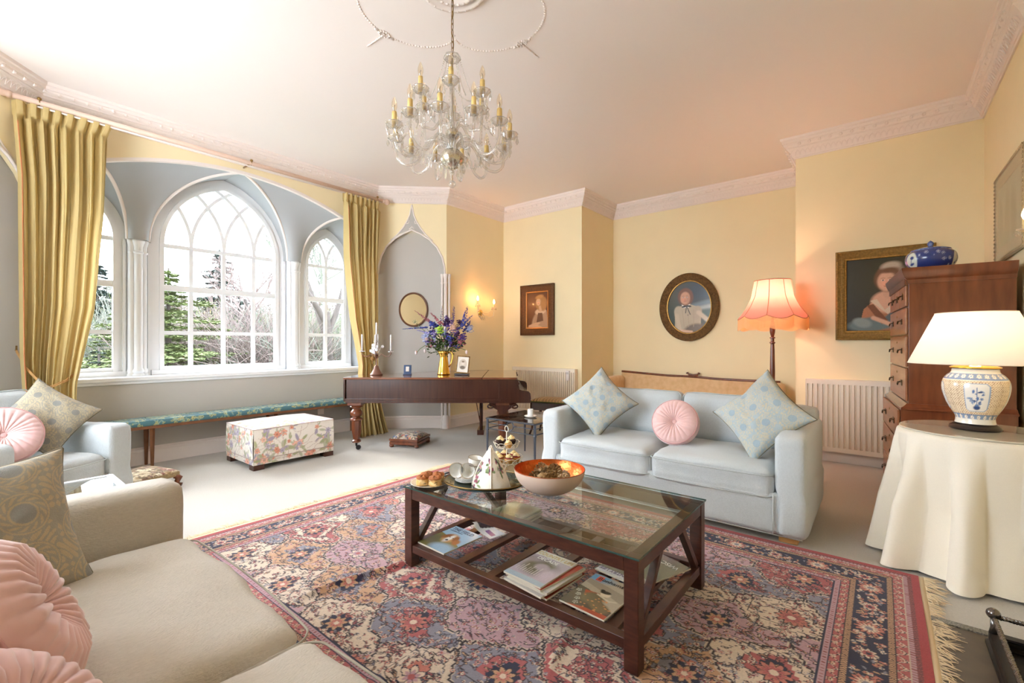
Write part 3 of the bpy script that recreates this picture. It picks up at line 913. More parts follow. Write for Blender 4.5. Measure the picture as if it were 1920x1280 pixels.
    ring(.187, .20, lambda a, b, k: P.rose(a, b, .052 if k % 2 == 0 else .034, ((salmon, cream, slate) if k % 2 == 0 else (cream, rose_, navy)), 12 if k % 2 == 0 else 8, 0, dark))
    P.noisec(.16, 3)
    # relief: two ruckled folds
    X, Y = x + RX0, y + RY0
    Z = .009 + .0015 * np.sin(X * 9) * np.sin(Y * 8)
    def fold(p, q, hgt, wd):
        dx, dy = q[0] - p[0], q[1] - p[1]; L = math.hypot(dx, dy)
        t = ((X - p[0]) * dx + (Y - p[1]) * dy) / L ** 2; dist = ((X - p[0]) * dy - (Y - p[1]) * dx) / L + .012 * np.sin(t * 7)
        env = np.clip(np.minimum(t, 1 - t) * 4, 0, 1); env = env * env * (3 - 2 * env)
        return hgt * env * np.exp(-(dist / wd) ** 2)
    Z += fold((-1.95, 1.80), (-2.12, .92), .024, .022) + fold((-1.08, 1.95), (-.92, 1.30), .016, .03) + fold((-1.3, 1.5), (-1.38, .8), .010, .04)
    t = thing('persian_rug', 'red and navy patterned oriental rug lying under the glass coffee table', 'rug', (RX0, RY0, 0))
    V = np.stack([x, y, Z], -1).reshape(-1, 3)
    npmesh('pile', V, gridfaces(w, h), mat('rug_pile', attr=True, rough=0.95, noise=0.12, nscale=220, bump=0.5, bscale=500, sheen=.15), t, P.c)
    # fringe: a woven band and knotted tassels at each short end
    rgf = random.Random(9)
    for side, sx in ((0, -1), (1, 1)):
        x0 = 0 if side == 0 else W_
        F = MB()
        F.box(min(x0, x0 + sx * .022), max(x0, x0 + sx * .022), 0, H_, .001, .007)
        k = 0; yy = .0
        while yy < H_:
            yy += .0065; k += 1
            a = rgf.uniform(-.5, .3) - .3; L = rgf.uniform(.055, .085) * (1 + .25 * math.sin(yy * 14))
            pts = [(x0 + sx * .02, yy, .006)]
            for j in range(3):
                a += rgf.uniform(-.5, .5); q = pts[-1]
                pts.append((q[0] + sx * L / 3 * math.cos(a), q[1] + L / 3 * math.sin(a), .004 + rgf.uniform(0, .008)))
            F.tube(pts, [.0022, .0026, .0022, .0008], 4, caps=False)
        F.o('fringe', mat('rug_fringe', C(222, 200, 164), .95), t, smooth=True)
make_rug()

# ---------------------------------------------------------------- coffee table
def coffee_table():
    x0, x1, y0, y1 = -1.99, -.67, 1.54, 2.33
    t = thing('coffee_table', 'long dark wood coffee table with glass top and slatted lower shelf', 'table', (x0, y0, .010))
    W_, H_ = x1 - x0, y1 - y0; L = .056; T = .415
    for (a, b) in ((0, 0), (W_ - L, 0), (0, H_ - L), (W_ - L, H_ - L)):
        MB().box(a, a + L, b, b + L, 0, T - .0).o('leg', m_table, t, bevel=.003)
    f = MB()
    f.box(L, W_ - L, .003, .05, T - .055, T).box(L, W_ - L, H_ - .05, H_ - .003, T - .055, T)
    f.box(.003, .05, L, H_ - L, T - .055, T).box(W_ - .05, W_ - .003, L, H_ - L, T - .055, T)
    f.o('top_frame', m_table, t, bevel=.003)
    f = MB()
    f.box(L, W_ - L, .006, .046, .075, .115).box(L, W_ - L, H_ - .046, H_ - .006, .075, .115)
    f.box(.006, .046, L, H_ - L, .075, .115).box(W_ - .046, W_ - .006, L, H_ - L, .075, .115)
    f.o('shelf_frame', m_table, t, bevel=.003)
    for k in range(6):
        xx = .14 + k * .205
        MB().box(xx, xx + .05, .046, H_ - .046, .088, .110).o('shelf_slat', m_table, t, bevel=.002)
    for xx in (.028, W_ - .028):
        for ya, yb in ((L + .01, H_ * .34), (H_ - L - .01, H_ * .66)):
            MB().beam((xx, ya, .115), (xx, yb, T - .055), .03, .03, up=(1, 0, 0)).o('diagonal_strut', m_table, t, bevel=.002)
    g = MB().box(-.004, W_ + .004, -.004, H_ + .004, T, T + .009)
    g.o('glass_top', mat('table_glass', (.86, .96, .92), .0, trans=1, ior=1.45) if False else thin_glass('table_glass', (.90, .97, .95), .02), t)
    e = MB().sweep([(-.0045, -.0045), (W_ + .0045, -.0045), (W_ + .0045, H_ + .0045), (-.0045, H_ + .0045)], [(0, T + .001), (-.001, T + .001), (-.001, T + .008), (0, T + .008)], XY, closed=True)
    e.o('glass_edge', mat('glass_edge_green', C(60, 92, 84), .1, trans=.3), t)
coffee_table()
TT = .434    # top of the glass

def text(s, size, M, mat_, parent, name='title_lettering', align='LEFT', sx=1.0, bold=0):
    cu = bpy.data.curves.new(name, 'FONT'); cu.body = s; cu.size = size; cu.align_x = align; cu.extrude = 0.0002; cu.offset = bold
    cu.materials.append(mat_)
    tmp = bpy.data.objects.new(name, cu); COL.objects.link(tmp); bpy.context.view_layer.update()
    me = bpy.data.meshes.new_from_object(tmp.evaluated_get(bpy.context.evaluated_depsgraph_get()))
    COL.objects.unlink(tmp); bpy.data.objects.remove(tmp)
    if not me.materials: me.materials.append(mat_)
    o = bpy.data.objects.new(name, me); COL.objects.link(o); o.parent = parent
    o.matrix_local = M @ Matrix.Diagonal((sx, 1, 1, 1)); return o
m_ink = {k: mat('print_' + k, v, .5) for k, v in dict(navy=C(26, 44, 84), gold=C(196, 160, 84), white=C(240, 238, 232), black=C(24, 22, 26), red=C(200, 84, 62), purple=C(70, 48, 104)).items()}
m_paper = mat('magazine_pages', C(226, 218, 200), .7, noise=.25, nscale=300, stretch=(.02, .02, 6))

def magazine(name, label, cx, cy, z, rz, paint, w=.21, h=.28, th=.008, group=None, extra=None, tilt=0):
    M = Matrix.Translation((cx, cy, z)) @ Matrix.Rotation(rz, 4, 'Z') @ Matrix.Rotation(tilt, 4, 'X')
    t = thing(name, label, 'magazine', M=M, group=group)
    P = Paint(85, 113, w, h, CA(200, 205, 210)); paint(P)
    V = np.stack([P.x - w / 2, P.y - h / 2, np.full(P.x.shape, th + .0006) + .0012 * np.sin(P.x / w * PI)], -1).reshape(-1, 3)
    npmesh('cover', V, gridfaces(85, 113), m_attrgloss, t, P.c)
    MB().box(-w / 2, w / 2, -h / 2, h / 2, 0, th).o('pages', m_paper, t, bevel=.001, seg=1)
    if extra: extra(t, w, h, th + .0022)
    return t
def T_(x, y, z, rz=0): return Matrix.Translation((x, y, z)) @ Matrix.Rotation(rz, 4, 'Z')
SHZ = .126
def p_field(P):
    P.c[:] = CA(168, 202, 226); P.poly([(0, 0), (.21, 0), (.21, .10), (.12, .14), (0, .17)], CA(128, 120, 72))
    P.ell(.05, .08, .07, .06, CA(110, 104, 60), 0, .4); P.ell(.16, .03, .08, .05, CA(150, 182, 205), 0, .3)
    P.ell(.10, .14, .045, .055, CA(196, 150, 96), .2, .2); P.ell(.10, .135, .018, .045, CA(240, 236, 226), 0, .3); P.ell(.065, .15, .018, .034, CA(150, 92, 50), -.4, .3)
    P.ell(.138, .15, .018, .034, CA(150, 92, 50), .4, .3); P.ell(.165, .125, .022, .03, CA(170, 108, 60), .4, .3)
    P.ell(.09, .15, .005, .004, CA(30, 20, 14)); P.ell(.115, .15, .005, .004, CA(30, 20, 14)); P.ell(.102, .115, .009, .008, CA(60, 36, 30))
    P.noisec(.12, 1)
magazine('magazine', 'magazine with two spaniels on a pale blue cover at the left end of the shelf', -1.82, 1.715, SHZ, -.04, p_field, .215, .275,
         extra=lambda t, w, h, z: (text('THE FIELD', .042, T_(-w / 2 + .012, h / 2 - .045, z), m_ink['navy'], t, sx=.86), text('COUNTRY SPORTS', .012, T_(-w / 2 + .014, h / 2 - .062, z), m_ink['navy'], t, 'small_lettering')))
def p_cl(P):
    P.c[:] = CA(190, 176, 188); P.poly([(0, .232), (.21, .232), (.21, .28), (0, .28)], CA(232, 226, 214)); P.poly([(0, 0), (.21, 0), (.21, .035), (0, .035)], CA(176, 190, 202))
    P.ell(.10, .13, .085, .075, CA(92, 88, 72), 0, .3); P.ell(.11, .14, .035, .03, CA(178, 162, 176), 0, .3)
    for k in range(14):
        P.line((.02 + k * .013, .06), (.02 + k * .013, .06 + .03 + .02 * ((k * 7) % 3)), .002, CA(226, 214, 214))
    P.ell(.17, .10, .04, .05, CA(208, 188, 206), 0, .5); P.ell(.03, .19, .05, .03, CA(150, 134, 146), 0, .5); P.noisec(.15, 2)
def p_plain(c): 
    def f(P): P.c[:] = CA(*c); P.noisec(.2, 5)
    return f
rgm = random.Random(12)
for k in range(5):
    magazine('magazine', ['bottom magazine of the thick middle pile, pages splayed', 'magazine second from the bottom of the thick middle pile', 'middle magazine of the thick pile on the lower shelf',
             'magazine third from the top of the thick middle pile', 'red covered magazine just under the top of the middle pile'][k], -1.185 + rgm.uniform(-.012, .018), 1.71 + rgm.uniform(-.01, .01), SHZ + k * .0085, rgm.uniform(-.10, .06) - .08,
             p_plain([(150, 60, 50), (200, 196, 190), (180, 170, 150), (210, 205, 200), (170, 50, 44)][k]), .225, .285, .008, group='magazines in the middle pile')
magazine('magazine', 'top magazine of the middle pile, gothic spires on a mauve cover', -1.205, 1.70, SHZ + 5 * .0085, -.05, p_cl, group='magazines in the middle pile',
         extra=lambda t, w, h, z: (text('COUNTRY LIFE', .038, T_(-w / 2 + .006, h / 2 - .040, z), m_ink['gold'], t, sx=.78), text('of the', .012, T_(-.03, h / 2 - .058, z), m_ink['white'], t, 'small_lettering'), text('DECADE', .034, T_(-.07, h / 2 - .085, z), m_ink['white'], t, 'headline_lettering', sx=.9)))
def p_bon(P):
    P.c[:] = CA(186, 170, 148); P.poly([(0, .24), (.09, .28), (0, .28)], CA(90, 150, 200)); P.ell(.02, .26, .07, .03, CA(120, 170, 206), 0, .6)
    P.poly([(.005, .2), (.21, .135), (.21, .2), (.005, .235)], CA(160, 146, 128))
    P.poly([(0, 0), (.21, 0), (.21, .06), (.14, .10), (.05, .15), (0, .16)], CA(88, 76, 62)); P.poly([(.03, .0), (.21, 0), (.21, .028), (.1, .02)], CA(178, 82, 58))
    P.poly([(.04, .14), (.12, .15), (.15, .08), (.07, .07)], CA(182, 84, 60)); P.ell(.10, .10, .05, .045, CA(118, 104, 78), .3, .2); P.ell(.155, .06, .05, .03, CA(128, 108, 78), -.3, .2)
    P.ell(.128, .155, .022, .018, CA(226, 204, 176), .3, .15); P.ell(.12, .172, .024, .012, CA(28, 24, 26), .2, .15); P.ell(.102, .18, .010, .008, CA(28, 24, 26), .2, .15)
    P.line((.10, .14), (.165, .12), .006, CA(214, 196, 170)); P.line((.16, .12), (.19, .135), .004, CA(214, 196, 170))
    for a, b in ((.02, .12), (.035, .09), (.05, .06), (.06, .03)): P.rose(a, b, .013, (CA(200, 194, 180), CA(60, 54, 46), CA(200, 194, 180)), 5)
    r = random.Random(3)
    for _ in range(26): P.ell(r.uniform(.06, .2), r.uniform(.02, .12), .004, .003, CA(226, 150, 96), 0, .2)
    P.noisec(.1, 6)
magazine('magazine', 'auction catalogue with a kneeling woman in a patterned robe by the near right leg', -.925, 1.735, SHZ, -.06, p_bon, .215, .29, .007,
         extra=lambda t, w, h, z: (MB().box(-w / 2 + .028, -w / 2 + .056, h / 2 - .055, h / 2 - .012, z - .0004, z).o('red_panel', m_ink['red'], t),
                                   text('Bonhams', .036, T_(-w / 2 + .034, h / 2 - .045, z + .0004), m_ink['black'], t, sx=.95)))
def p_life(P):
    P.c[:] = CA(120, 126, 116); P.poly([(0, .23), (.21, .23), (.21, .28), (0, .28)], CA(226, 228, 236)); P.ell(.1, .12, .06, .08, CA(70, 78, 70), 0, .4); P.noisec(.2, 8)
magazine('magazine', 'upside-down magazine with purple title behind the auction catalogue', -.93, 2.045, SHZ, PI - .12, p_life, .215, .27, .008,
         extra=lambda t, w, h, z: text('COUNTRY LIFE', .036, T_(-w / 2 + .008, h / 2 - .042, z), m_ink['purple'], t, sx=.8))
magazine('magazine', 'green-grey catalogue lying on the upside-down magazine near the back right leg', -.83, 2.10, SHZ + .011, PI - .35, p_plain((96, 102, 92)), .20, .26, .006,
         extra=lambda t, w, h, z: text('WISC', .040, T_(-w / 2 + .02, -h / 2 + .05, z), m_ink['white'], t))
def p_scene(P):
    P.c[:] = CA(196, 188, 172); P.ell(.05, .08, .07, .09, CA(120, 124, 96), 0, .4); P.ell(.15, .18, .06, .07, CA(150, 130, 104), 0, .4); P.ell(.16, .06, .05, .05, CA(90, 96, 74), 0, .4); P.noisec(.3, 9)
for k in range(4):
    magazine('magazine', ['bottom magazine of the flat pile under the copper bowl', 'magazine second from bottom of the flat pile at the back of the shelf', 'magazine second from top of the flat pile at the back of the shelf', 'top magazine of the flat back pile, landscape on its cover'][k],
             -1.745 + rgm.uniform(-.01, .012), 2.17 + rgm.uniform(-.01, .01), SHZ + k * .011, rgm.uniform(-.07, .05), p_scene if k == 3 else p_plain((170, 166, 156)), .22, .28, .0095, group='magazines in the back pile')
# folded white and purple leaflet
def leaflet():
    t = thing('leaflet', 'folded white and purple brochure curling up on the shelf slats', 'brochure', (-1.745, 1.935, SHZ), -.25)
    P = Paint(40, 60, .2, .1, CA(232, 230, 236)); P.poly([(0, .03), (.07, .02), (.09, .1), (0, .1)], CA(58, 40, 60)); P.poly([(.1, .03), (.18, .02), (.18, .05), (.1, .06)], CA(120, 84, 150)); P.noisec(.2, 3)
    Z = .004 + .03 * np.exp(-((P.x - .02) / .05) ** 2) * (1 - P.y / .1 * .3)
    npmesh('sheet', np.stack([P.x - .1, P.y - .05, Z], -1), gridfaces(40, 60), m_attrgloss, t, P.c)
    npmesh('inner_sheet', np.stack([P.x - .098, P.y - .052, Z * .45 + .001], -1), gridfaces(40, 60), m_paper, t)
leaflet()

# ---------------------------------------------------------------- tea things
def plate_prof(r, h=.014): return [(.001, .002), (r * .6, .002), (r * .66, .003), (r * .97, h), (r, h + .001), (r, h - .001), (r * .66, 0), (r * .5, -.0), (.001, 0)]
t = setp(MB().lathe(plate_prof(.105), 48).o('plate', m_china, None, smooth=True, loc=(-1.905, 1.645, TT)), 'white china plate of scones on the left end of the coffee table', 'plate')
t.data.materials[0] = mat('ivory_china', C(236, 228, 208), .15, coat=.3)
def scone(cx, cy, z, r, seed, label):
    n, m_ = 28, 16; V = []; cols = []
    rg = random.Random(seed); top, side, pale, rais = CA(176, 104, 54), CA(222, 176, 108), CA(238, 206, 148), CA(46, 28, 24)
    ph = rg.uniform(0, 6)
    for j in range(m_ + 1):
        f = j / m_; 
        if f < .12: rr, zz = r * f / .12 * .96, 0
        elif f < .7: rr, zz = r * (1 + .05 * math.sin((f - .12) / .58 * PI * 2.2)), (f - .12) / .58 * .036
        else: a = (f - .7) / .3 * PI / 2; rr, zz = r * math.cos(a) * 1.02, .036 + .012 * math.sin(a)
        for k in range(n):
            a = 2 * PI * k / n; nz = mnoise.noise(Vector((math.cos(a) * 2 + seed, math.sin(a) * 2, f * 3)))
            q = rr * (1 + .12 * nz); V.append((q * math.cos(a), q * math.sin(a), zz * (1 + .15 * nz)))
            c = top * (1 + .3 * nz) if f > .66 else (pale if (math.sin(a * 3 + ph + f * 9) > .3) else side)
            if f <= .66 and mnoise.noise(Vector((a * 4, f * 14, seed * 3.1))) > .42: c = rais
            cols.append(np.clip(c, 0, 1))
    Fq = [(j * n + k, j * n + (k + 1) % n, (j + 1) * n + (k + 1) % n, (j + 1) * n + k) for j in range(m_) for k in range(n)]
    o = obj('scone', (V, Fq), mat('baked_crust', attr=True, rough=.7, noise=.2, nscale=90, bump=.5, bscale=150), None, smooth=True, cols=cols, loc=(cx, cy, z))
    o.rotation_euler.z = seed
    return setp(o, label, 'scone', 'fruit scones on the plate')
for k, (dx, dy) in enumerate(((-.045, .015), (-.012, -.042), (.008, .05), (.048, -.008))):
    scone(-1.905 + dx, 1.645 + dy, TT + .006, .034, k + 1, ['fruit scone on the left side of the plate', 'fruit scone at the front of the plate, raisins in its side', 'fruit scone at the back of the plate', 'fruit scone on the right side of the plate'][k])
# oval tray
tm = mat('marbled_green_tray', C(34, 46, 38), .14, .3, col2=C(84, 94, 78), nscale=14, coat=.6)
TRC = (-1.66, 1.83)
M = Matrix.Translation((TRC[0], TRC[1], TT)) @ Matrix.Rotation(.62, 4, 'Z') @ Matrix.Diagonal((1, .74, 1, 1))
o = obj('tray', ((lambda mb: (mb.v, mb.f))(MB().lathe([(.001, .003), (.17, .003), (.195, .010), (.225, .026), (.232, .027), (.228, .022), (.20, .004), (.18, 0), (.001, 0)], 64, M=Matrix.Identity(4)))), tm, None, smooth=True)
o.matrix_world = M; setp(o, 'oval green marbled tray with a gilt rim carrying the tea things', 'tray')
MB().tube([(.231 * math.cos(a), .231 * math.sin(a), .027) for a in np.linspace(0, 2 * PI, 64, endpoint=False)], .003, 6, closed=True).o('gilt_rim', m_oldbrass, o, smooth=True)
def saucer(x, y, z, lab):
    return setp(MB().lathe(plate_prof(.068, .012), 40).o('saucer', m_china, None, smooth=True, loc=(x, y, z)), lab, 'saucer', 'saucers stacked on the tray')
SX, SY = -1.775, 1.80
for k in range(4): saucer(SX + .004 * (k % 2), SY, TT + .004 + k * .006, ['bottom white saucer of the stack on the tray', 'second white saucer up in the stack on the tray', 'third white saucer up, just below the top one', 'topmost white saucer under the tumbled teacups'][k])
def cup(M, lab):
    t = thing('teacup', lab, 'cup', M=M, group='white teacups piled on the tray')
    MB().lathe([(.001, .004), (.018, .004), (.02, 0), (.022, 0), (.022, .006), (.03, .012), (.037, .03), (.040, .056), (.0415, .058), (.039, .056), (.035, .03), (.027, .013), (.001, .009)], 36).o('bowl', m_china, t, smooth=True)
    MB().tube([(.037, 0, .048), (.05, 0, .052), (.06, 0, .043), (.058, 0, .028), (.046, 0, .018), (.033, 0, .018)], .0035, 8).o('handle', m_china, t, smooth=True)
    MB().tube([(.0412 * math.cos(a), .0412 * math.sin(a), .058) for a in np.linspace(0, 2 * PI, 36, endpoint=False)], .0009, 5, closed=True).o('rim', m_oldbrass, t, smooth=True)
cz = TT + .028
def cupM(x, y, z, tilt, ax, rz=0): return Matrix.Translation((x, y, z)) @ Matrix.Rotation(tilt, 4, ax) @ Matrix.Rotation(rz, 4, 'Z')
# two tipped on their sides towards the camera, one upright behind, one inverted/tilted on top
cd = Vector((.62, -.78, 0))
def lying(x, y, z, d, roll, lab):
    d = Vector(d).normalized(); s = d.cross(Vector((0, 0, 1))).normalized(); u = s.cross(d)
    M = Matrix(((s.x, u.x, d.x, x), (s.y, u.y, d.y, y), (s.z, u.z, d.z, z), (0, 0, 0, 1))) @ Matrix.Rotation(roll, 4, 'Z'); cup(M, lab)
lying(SX - .012, SY + .02, cz + .040, (.62, -.75, .05), -2.4, 'white teacup lying on its side with its mouth towards the room')
lying(SX - .052, SY - .008, cz + .040, (.45, -.9, .05), -2.2, 'white teacup lying on its side at the left of the pile')
cup(cupM(SX + .005, SY + .055, cz, .08, 'Y', 2.0), 'white teacup standing upright at the back of the pile')
cup(cupM(SX + .003, SY + .053, cz + .040, .16, 'Y', 2.7), 'white teacup tilted on top of the pile')
# tea cosy
def cosy():
    t = thing('tea_cosy', 'white pyramid tea cosy printed with purple berries and green leaves', 'tea cosy', (-1.612, 1.812, TT + .004), math.radians(-12))
    n, m_ = 160, 90
    U, Vv = np.meshgrid(np.linspace(0, 2 * PI, n), np.linspace(0, 1, m_))
    hw, hd, Ht = .105, .075, .205
    ca, sa = np.cos(U), np.sin(U)
    k = (np.abs(ca) ** 3.2 + np.abs(sa) ** 3.2) ** (-1 / 3.2)
    s = (1 - Vv) ** .78 * (1 + .10 * np.sin(Vv * PI)); s = np.maximum(s, .08 * (1 - Vv ** 8))
    nz = np.array([[mnoise.noise(Vector((math.cos(a) * 2, math.sin(a) * 2, b * 4))) for a in np.linspace(0, 2 * PI, n)] for b in np.linspace(0, 1, m_)])
    s = s * (1 + .07 * nz)
    X, Y, Z = hw * k * ca * s, hd * k * sa * s, Ht * Vv ** 1.02
    P = Paint(n, m_, .62, .21, CA(240, 232, 216)); r = random.Random(5)
    gr, gr2, pu, pk = CA(92, 116, 66), CA(140, 158, 110), CA(84, 52, 92), CA(150, 62, 92)
    for _ in range(16):
        cx, cy = r.uniform(0, .62), r.uniform(.01, .15)
        for q in range(4):
            a = r.uniform(0, 6.3); l = r.uniform(.015, .026); P.ell(cx + l * math.cos(a), cy + l * math.sin(a), l * .8, l * .3, r.choice((gr, gr2, gr)), a, .15)
        for q in range(4): P.ell(cx + r.uniform(-.022, .022), cy + r.uniform(-.022, .022), .008, .009, r.choice((pu, pk, CA(190, 120, 130))), 0, .2)
        P.line((cx, cy), (cx + r.uniform(-.03, .03), cy + .035), .0015, CA(120, 96, 70))
    npmesh('body', np.stack([X, Y, Z], -1), gridfaces(n, m_), m_attrcloth, t, P.c)
    cord = MB()
    for a in (PI * .25, PI * .75, PI * 1.25, PI * 1.75):
        kk = (abs(math.cos(a)) ** 3.2 + abs(math.sin(a)) ** 3.2) ** (-1 / 3.2)
        pts = []
        for j in range(18):
            v = j / 17; ss = max((1 - v) ** .78 * (1 + .10 * math.sin(v * PI)), .08); pts.append((hw * kk * math.cos(a) * ss * 1.02, hd * kk * math.sin(a) * ss * 1.02, Ht * v))
        cord.tube(pts, [.004 + .001 * (j % 2) for j in range(18)], 6)
    cord.tube([(0, 0, Ht - .004), (.01, 0, Ht + .004), (0, .003, Ht + .012), (-.01, 0, Ht + .004), (0, 0, Ht - .004)], .003, 6)
    cord.o('corded_edge', mat('cosy_cord', C(240, 230, 216), .9), t, smooth=True)
cosy()
# wire cake stand and cakes
def cake_stand(cx, cy):
    t = thing('cake_stand', 'two-tier cream wire cake stand full of cakes behind the tea cosy', 'cake stand', (cx, cy, TT))
    mw = mat('cream_wire', C(236, 226, 206), .4)
    MB().tube([(0, 0, .01), (0, 0, .225)], .0035, 8).o('central_rod', mw, t, smooth=True)
    MB().tube([(.014 * math.sin(a), 0, .242 - .018 * math.cos(a) * -1) for a in np.linspace(-PI, PI, 16)], .0022, 6).o('ring_handle', mw, t, smooth=True)
    b = MB()
    for k in range(4):
        a = k * PI / 2 + .5; b.tube([(0, 0, .02), (.03 * math.cos(a), .03 * math.sin(a), .03), (.055 * math.cos(a), .055 * math.sin(a), .014), (.066 * math.cos(a), .066 * math.sin(a), .003), (.058 * math.cos(a), .058 * math.sin(a), .002)], .0022, 6)
    b.o('scrolled_feet', mw, t, smooth=True)
    for z, r, nm in ((.045, .10, 'lower_basket'), (.135, .078, 'upper_basket')):
        b = MB()
        for rr in (r * .35, r * .62, r * .86): b.tube([(rr * math.cos(a), rr * math.sin(a), z) for a in np.linspace(0, 2 * PI, 36, endpoint=False)], .0016, 5, closed=True)
        for k in range(10):
            a = k * PI / 5; b.tube([(0, 0, z), (r * .86 * math.cos(a), r * .86 * math.sin(a), z)], .0014, 5)
        for k in range(10):
            a0 = k * PI / 5; pts = []
            for j in range(13):
                q = j / 12; a = a0 + (q - .5) * (PI / 5 * 1.7); hh = .032 * math.sin(q * PI) ** .6; pts.append(((r * .86 + hh * .45) * math.cos(a), (r * .86 + hh * .45) * math.sin(a), z + hh))
            b.tube(pts, .0016, 5)
        b.o(nm, mw, t, smooth=True)
    return t
CSX, CSY = -1.775, 2.14
cake_stand(CSX, CSY)
m_choc = mat('chocolate_sponge', C(52, 30, 22), .8); m_cake = mat('vanilla_sponge', C(226, 170, 96), .85, noise=.2, nscale=60)
m_icing = mat('buttercream', C(246, 222, 164), .6, noise=.08, nscale=40); m_jam = mat('jam', C(132, 34, 38), .2)
def cupcake(x, y, z, sponge, lab, seed, jam=False, s=1.0):
    t = thing('cupcake', lab, 'cake', (x, y, z), seed, group='cakes on the wire stand')
    MB().lathe([(.001, 0), (.019 * s, 0), (.027 * s, .026 * s), (.028 * s, .030 * s), (.02 * s, .036 * s), (.001, .038 * s)], 22, fn=lambda a, zz: 1 + (.04 * math.sin(a * 14) if zz < .03 * s else .03 * math.sin(a * 3 + seed))).o('sponge', sponge, t, smooth=True)
    ic = MB()
    for j in range(26):
        f = j / 26; a = f * 4.6 * PI; r = .018 * s * (1 - f * .85); ic.ball((r * math.cos(a), r * math.sin(a), (.036 + f * .020) * s), .0075 * s * (1.1 - .4 * f), 7, 5)
    ic.o('icing', m_icing, t, smooth=True)
    if jam: MB().lathe([(.001, .030 * s), (.026 * s, .030 * s), (.0285 * s, .033 * s), (.024 * s, .037 * s), (.001, .038 * s)], 20).o('jam', m_jam, t, smooth=True)
for k in range(3):
    a = k * 2.09 + 3.6; cupcake(CSX + .042 * math.cos(a), CSY + .042 * math.sin(a), TT + .137, [m_choc, m_cake, m_choc][k], ['dark chocolate cupcake with cream icing on the left of the upper basket', 'small pale iced bun at the front of the upper basket', 'chocolate cupcake with tall yellow icing on the right of the upper basket'][k], k, s=[1.05, .8, 1.05][k])
for k in range(6):
    a = k * 1.047 + .4; cupcake(CSX + .060 * math.cos(a), CSY + .060 * math.sin(a), TT + .047, m_cake, ['cream bun with jam at the right of the lower basket', 'cream bun with jam at the back right of the lower basket', 'cream bun with jam at the back left of the lower basket', 'cream bun with jam at the left of the lower basket', 'cream bun with jam at the front left of the lower basket', 'cream bun with jam at the front right of the lower basket'][k], k * 1.3, True, .95)
# copper-lined bowl with pine cones
t = thing('bowl', 'large round bowl, matt beige outside and hammered copper within', 'bowl', (-1.31, 1.92, TT))
R_ = .180
outp = [(.001, 0)] + [(R_ * math.sin(a), .135 - .135 * math.cos(a)) for a in np.linspace(.12, PI / 2 * .97, 20)]
MB().lathe(outp, 72).o('outer_shell', mat('matt_beige_glaze', C(214, 190, 172), .7), t, smooth=True)
inp = [(.001, .006)] + [((R_ - .003) * math.sin(a), .137 - .131 * math.cos(a)) for a in np.linspace(.12, PI / 2 * .97, 20)]
MB().lathe(inp[::-1], 72).o('copper_lining', mat('beaten_copper', C(226, 122, 66), .3, 1.0, noise=.2, nscale=60, bump=.25, bscale=70), t, smooth=True)
MB().tube([((R_ - .0015) * math.cos(a), (R_ - .0015) * math.sin(a), .1295) for a in np.linspace(0, 2 * PI, 72, endpoint=False)], .0022, 6, closed=True).o('rim', mat('copper_rim', C(170, 96, 60), .35, .9), t, smooth=True)
def pinecone_mesh():
    b = MB(); b.ball((0, 0, 0), .014, 10, 6, (1, 1, 1.4))
    n = 64
    for i in range(n):
        f = i / n; th = f * PI * .92 + .1; a = i * 2.39996; rr = .016 * math.sin(th) ** .8 + .004; z = -.026 * math.cos(th)
        d = Vector((math.cos(a), math.sin(a), .45 - f * .1)).normalized(); s = Vector((-math.sin(a), math.cos(a), 0)); p = Vector((rr * .6 * math.cos(a), rr * .6 * math.sin(a), z))
        L = .011 + .006 * math.sin(th); u = d.cross(s)
        V = [p - s * .002, p + s * .002, p + d * L + s * .0055, p + d * (L + .003), p + d * L - s * .0055, p + d * L * .8 + u * .003]
        b.add([tuple(v) for v in V], [(0, 1, 2, 3, 4), (0, 5, 1), (1, 5, 2), (2, 5, 3), (3, 5, 4), (4, 5, 0)])
    return b
pm = mat('gilded_pine_cone', C(206, 170, 118), .38, .3, col2=C(96, 66, 42), nscale=70)
pc0 = None; rgp = random.Random(2)
PCS = [(-.075, -.01, .045, 'pine cone at the left of the bowl'), (-.035, .05, .052, 'pine cone at the back left of the bowl'), (-.02, -.03, .04, 'pine cone at the front left of the bowl'), (.015, .02, .088, 'pine cone sitting on top of the heap in the bowl'),
       (.035, -.03, .042, 'pine cone at the front right of the heap'), (.03, .065, .05, 'pine cone at the back right of the heap'), (.085, .015, .048, 'pine cone apart at the right of the bowl'), (-.09, .05, .06, 'pine cone against the far left side of the bowl'), (.0, .0, .045, 'pine cone at the middle bottom of the heap')]
for k, (dx, dy, dz, lab) in enumerate(PCS):
    if pc0 is None: o = pc0 = pinecone_mesh().o('pine_cone', pm, None)
    else: o = pc0.copy(); COL.objects.link(o)
    o.location = (-1.31 + dx, 1.92 + dy, TT + dz + .028); o.rotation_euler = (rgp.uniform(.5, 2.2), rgp.uniform(-1, 1), rgp.uniform(0, 6)); o.scale = (1.3,) * 3
    setp(o, lab, 'pine cone', 'pine cones in the copper bowl')
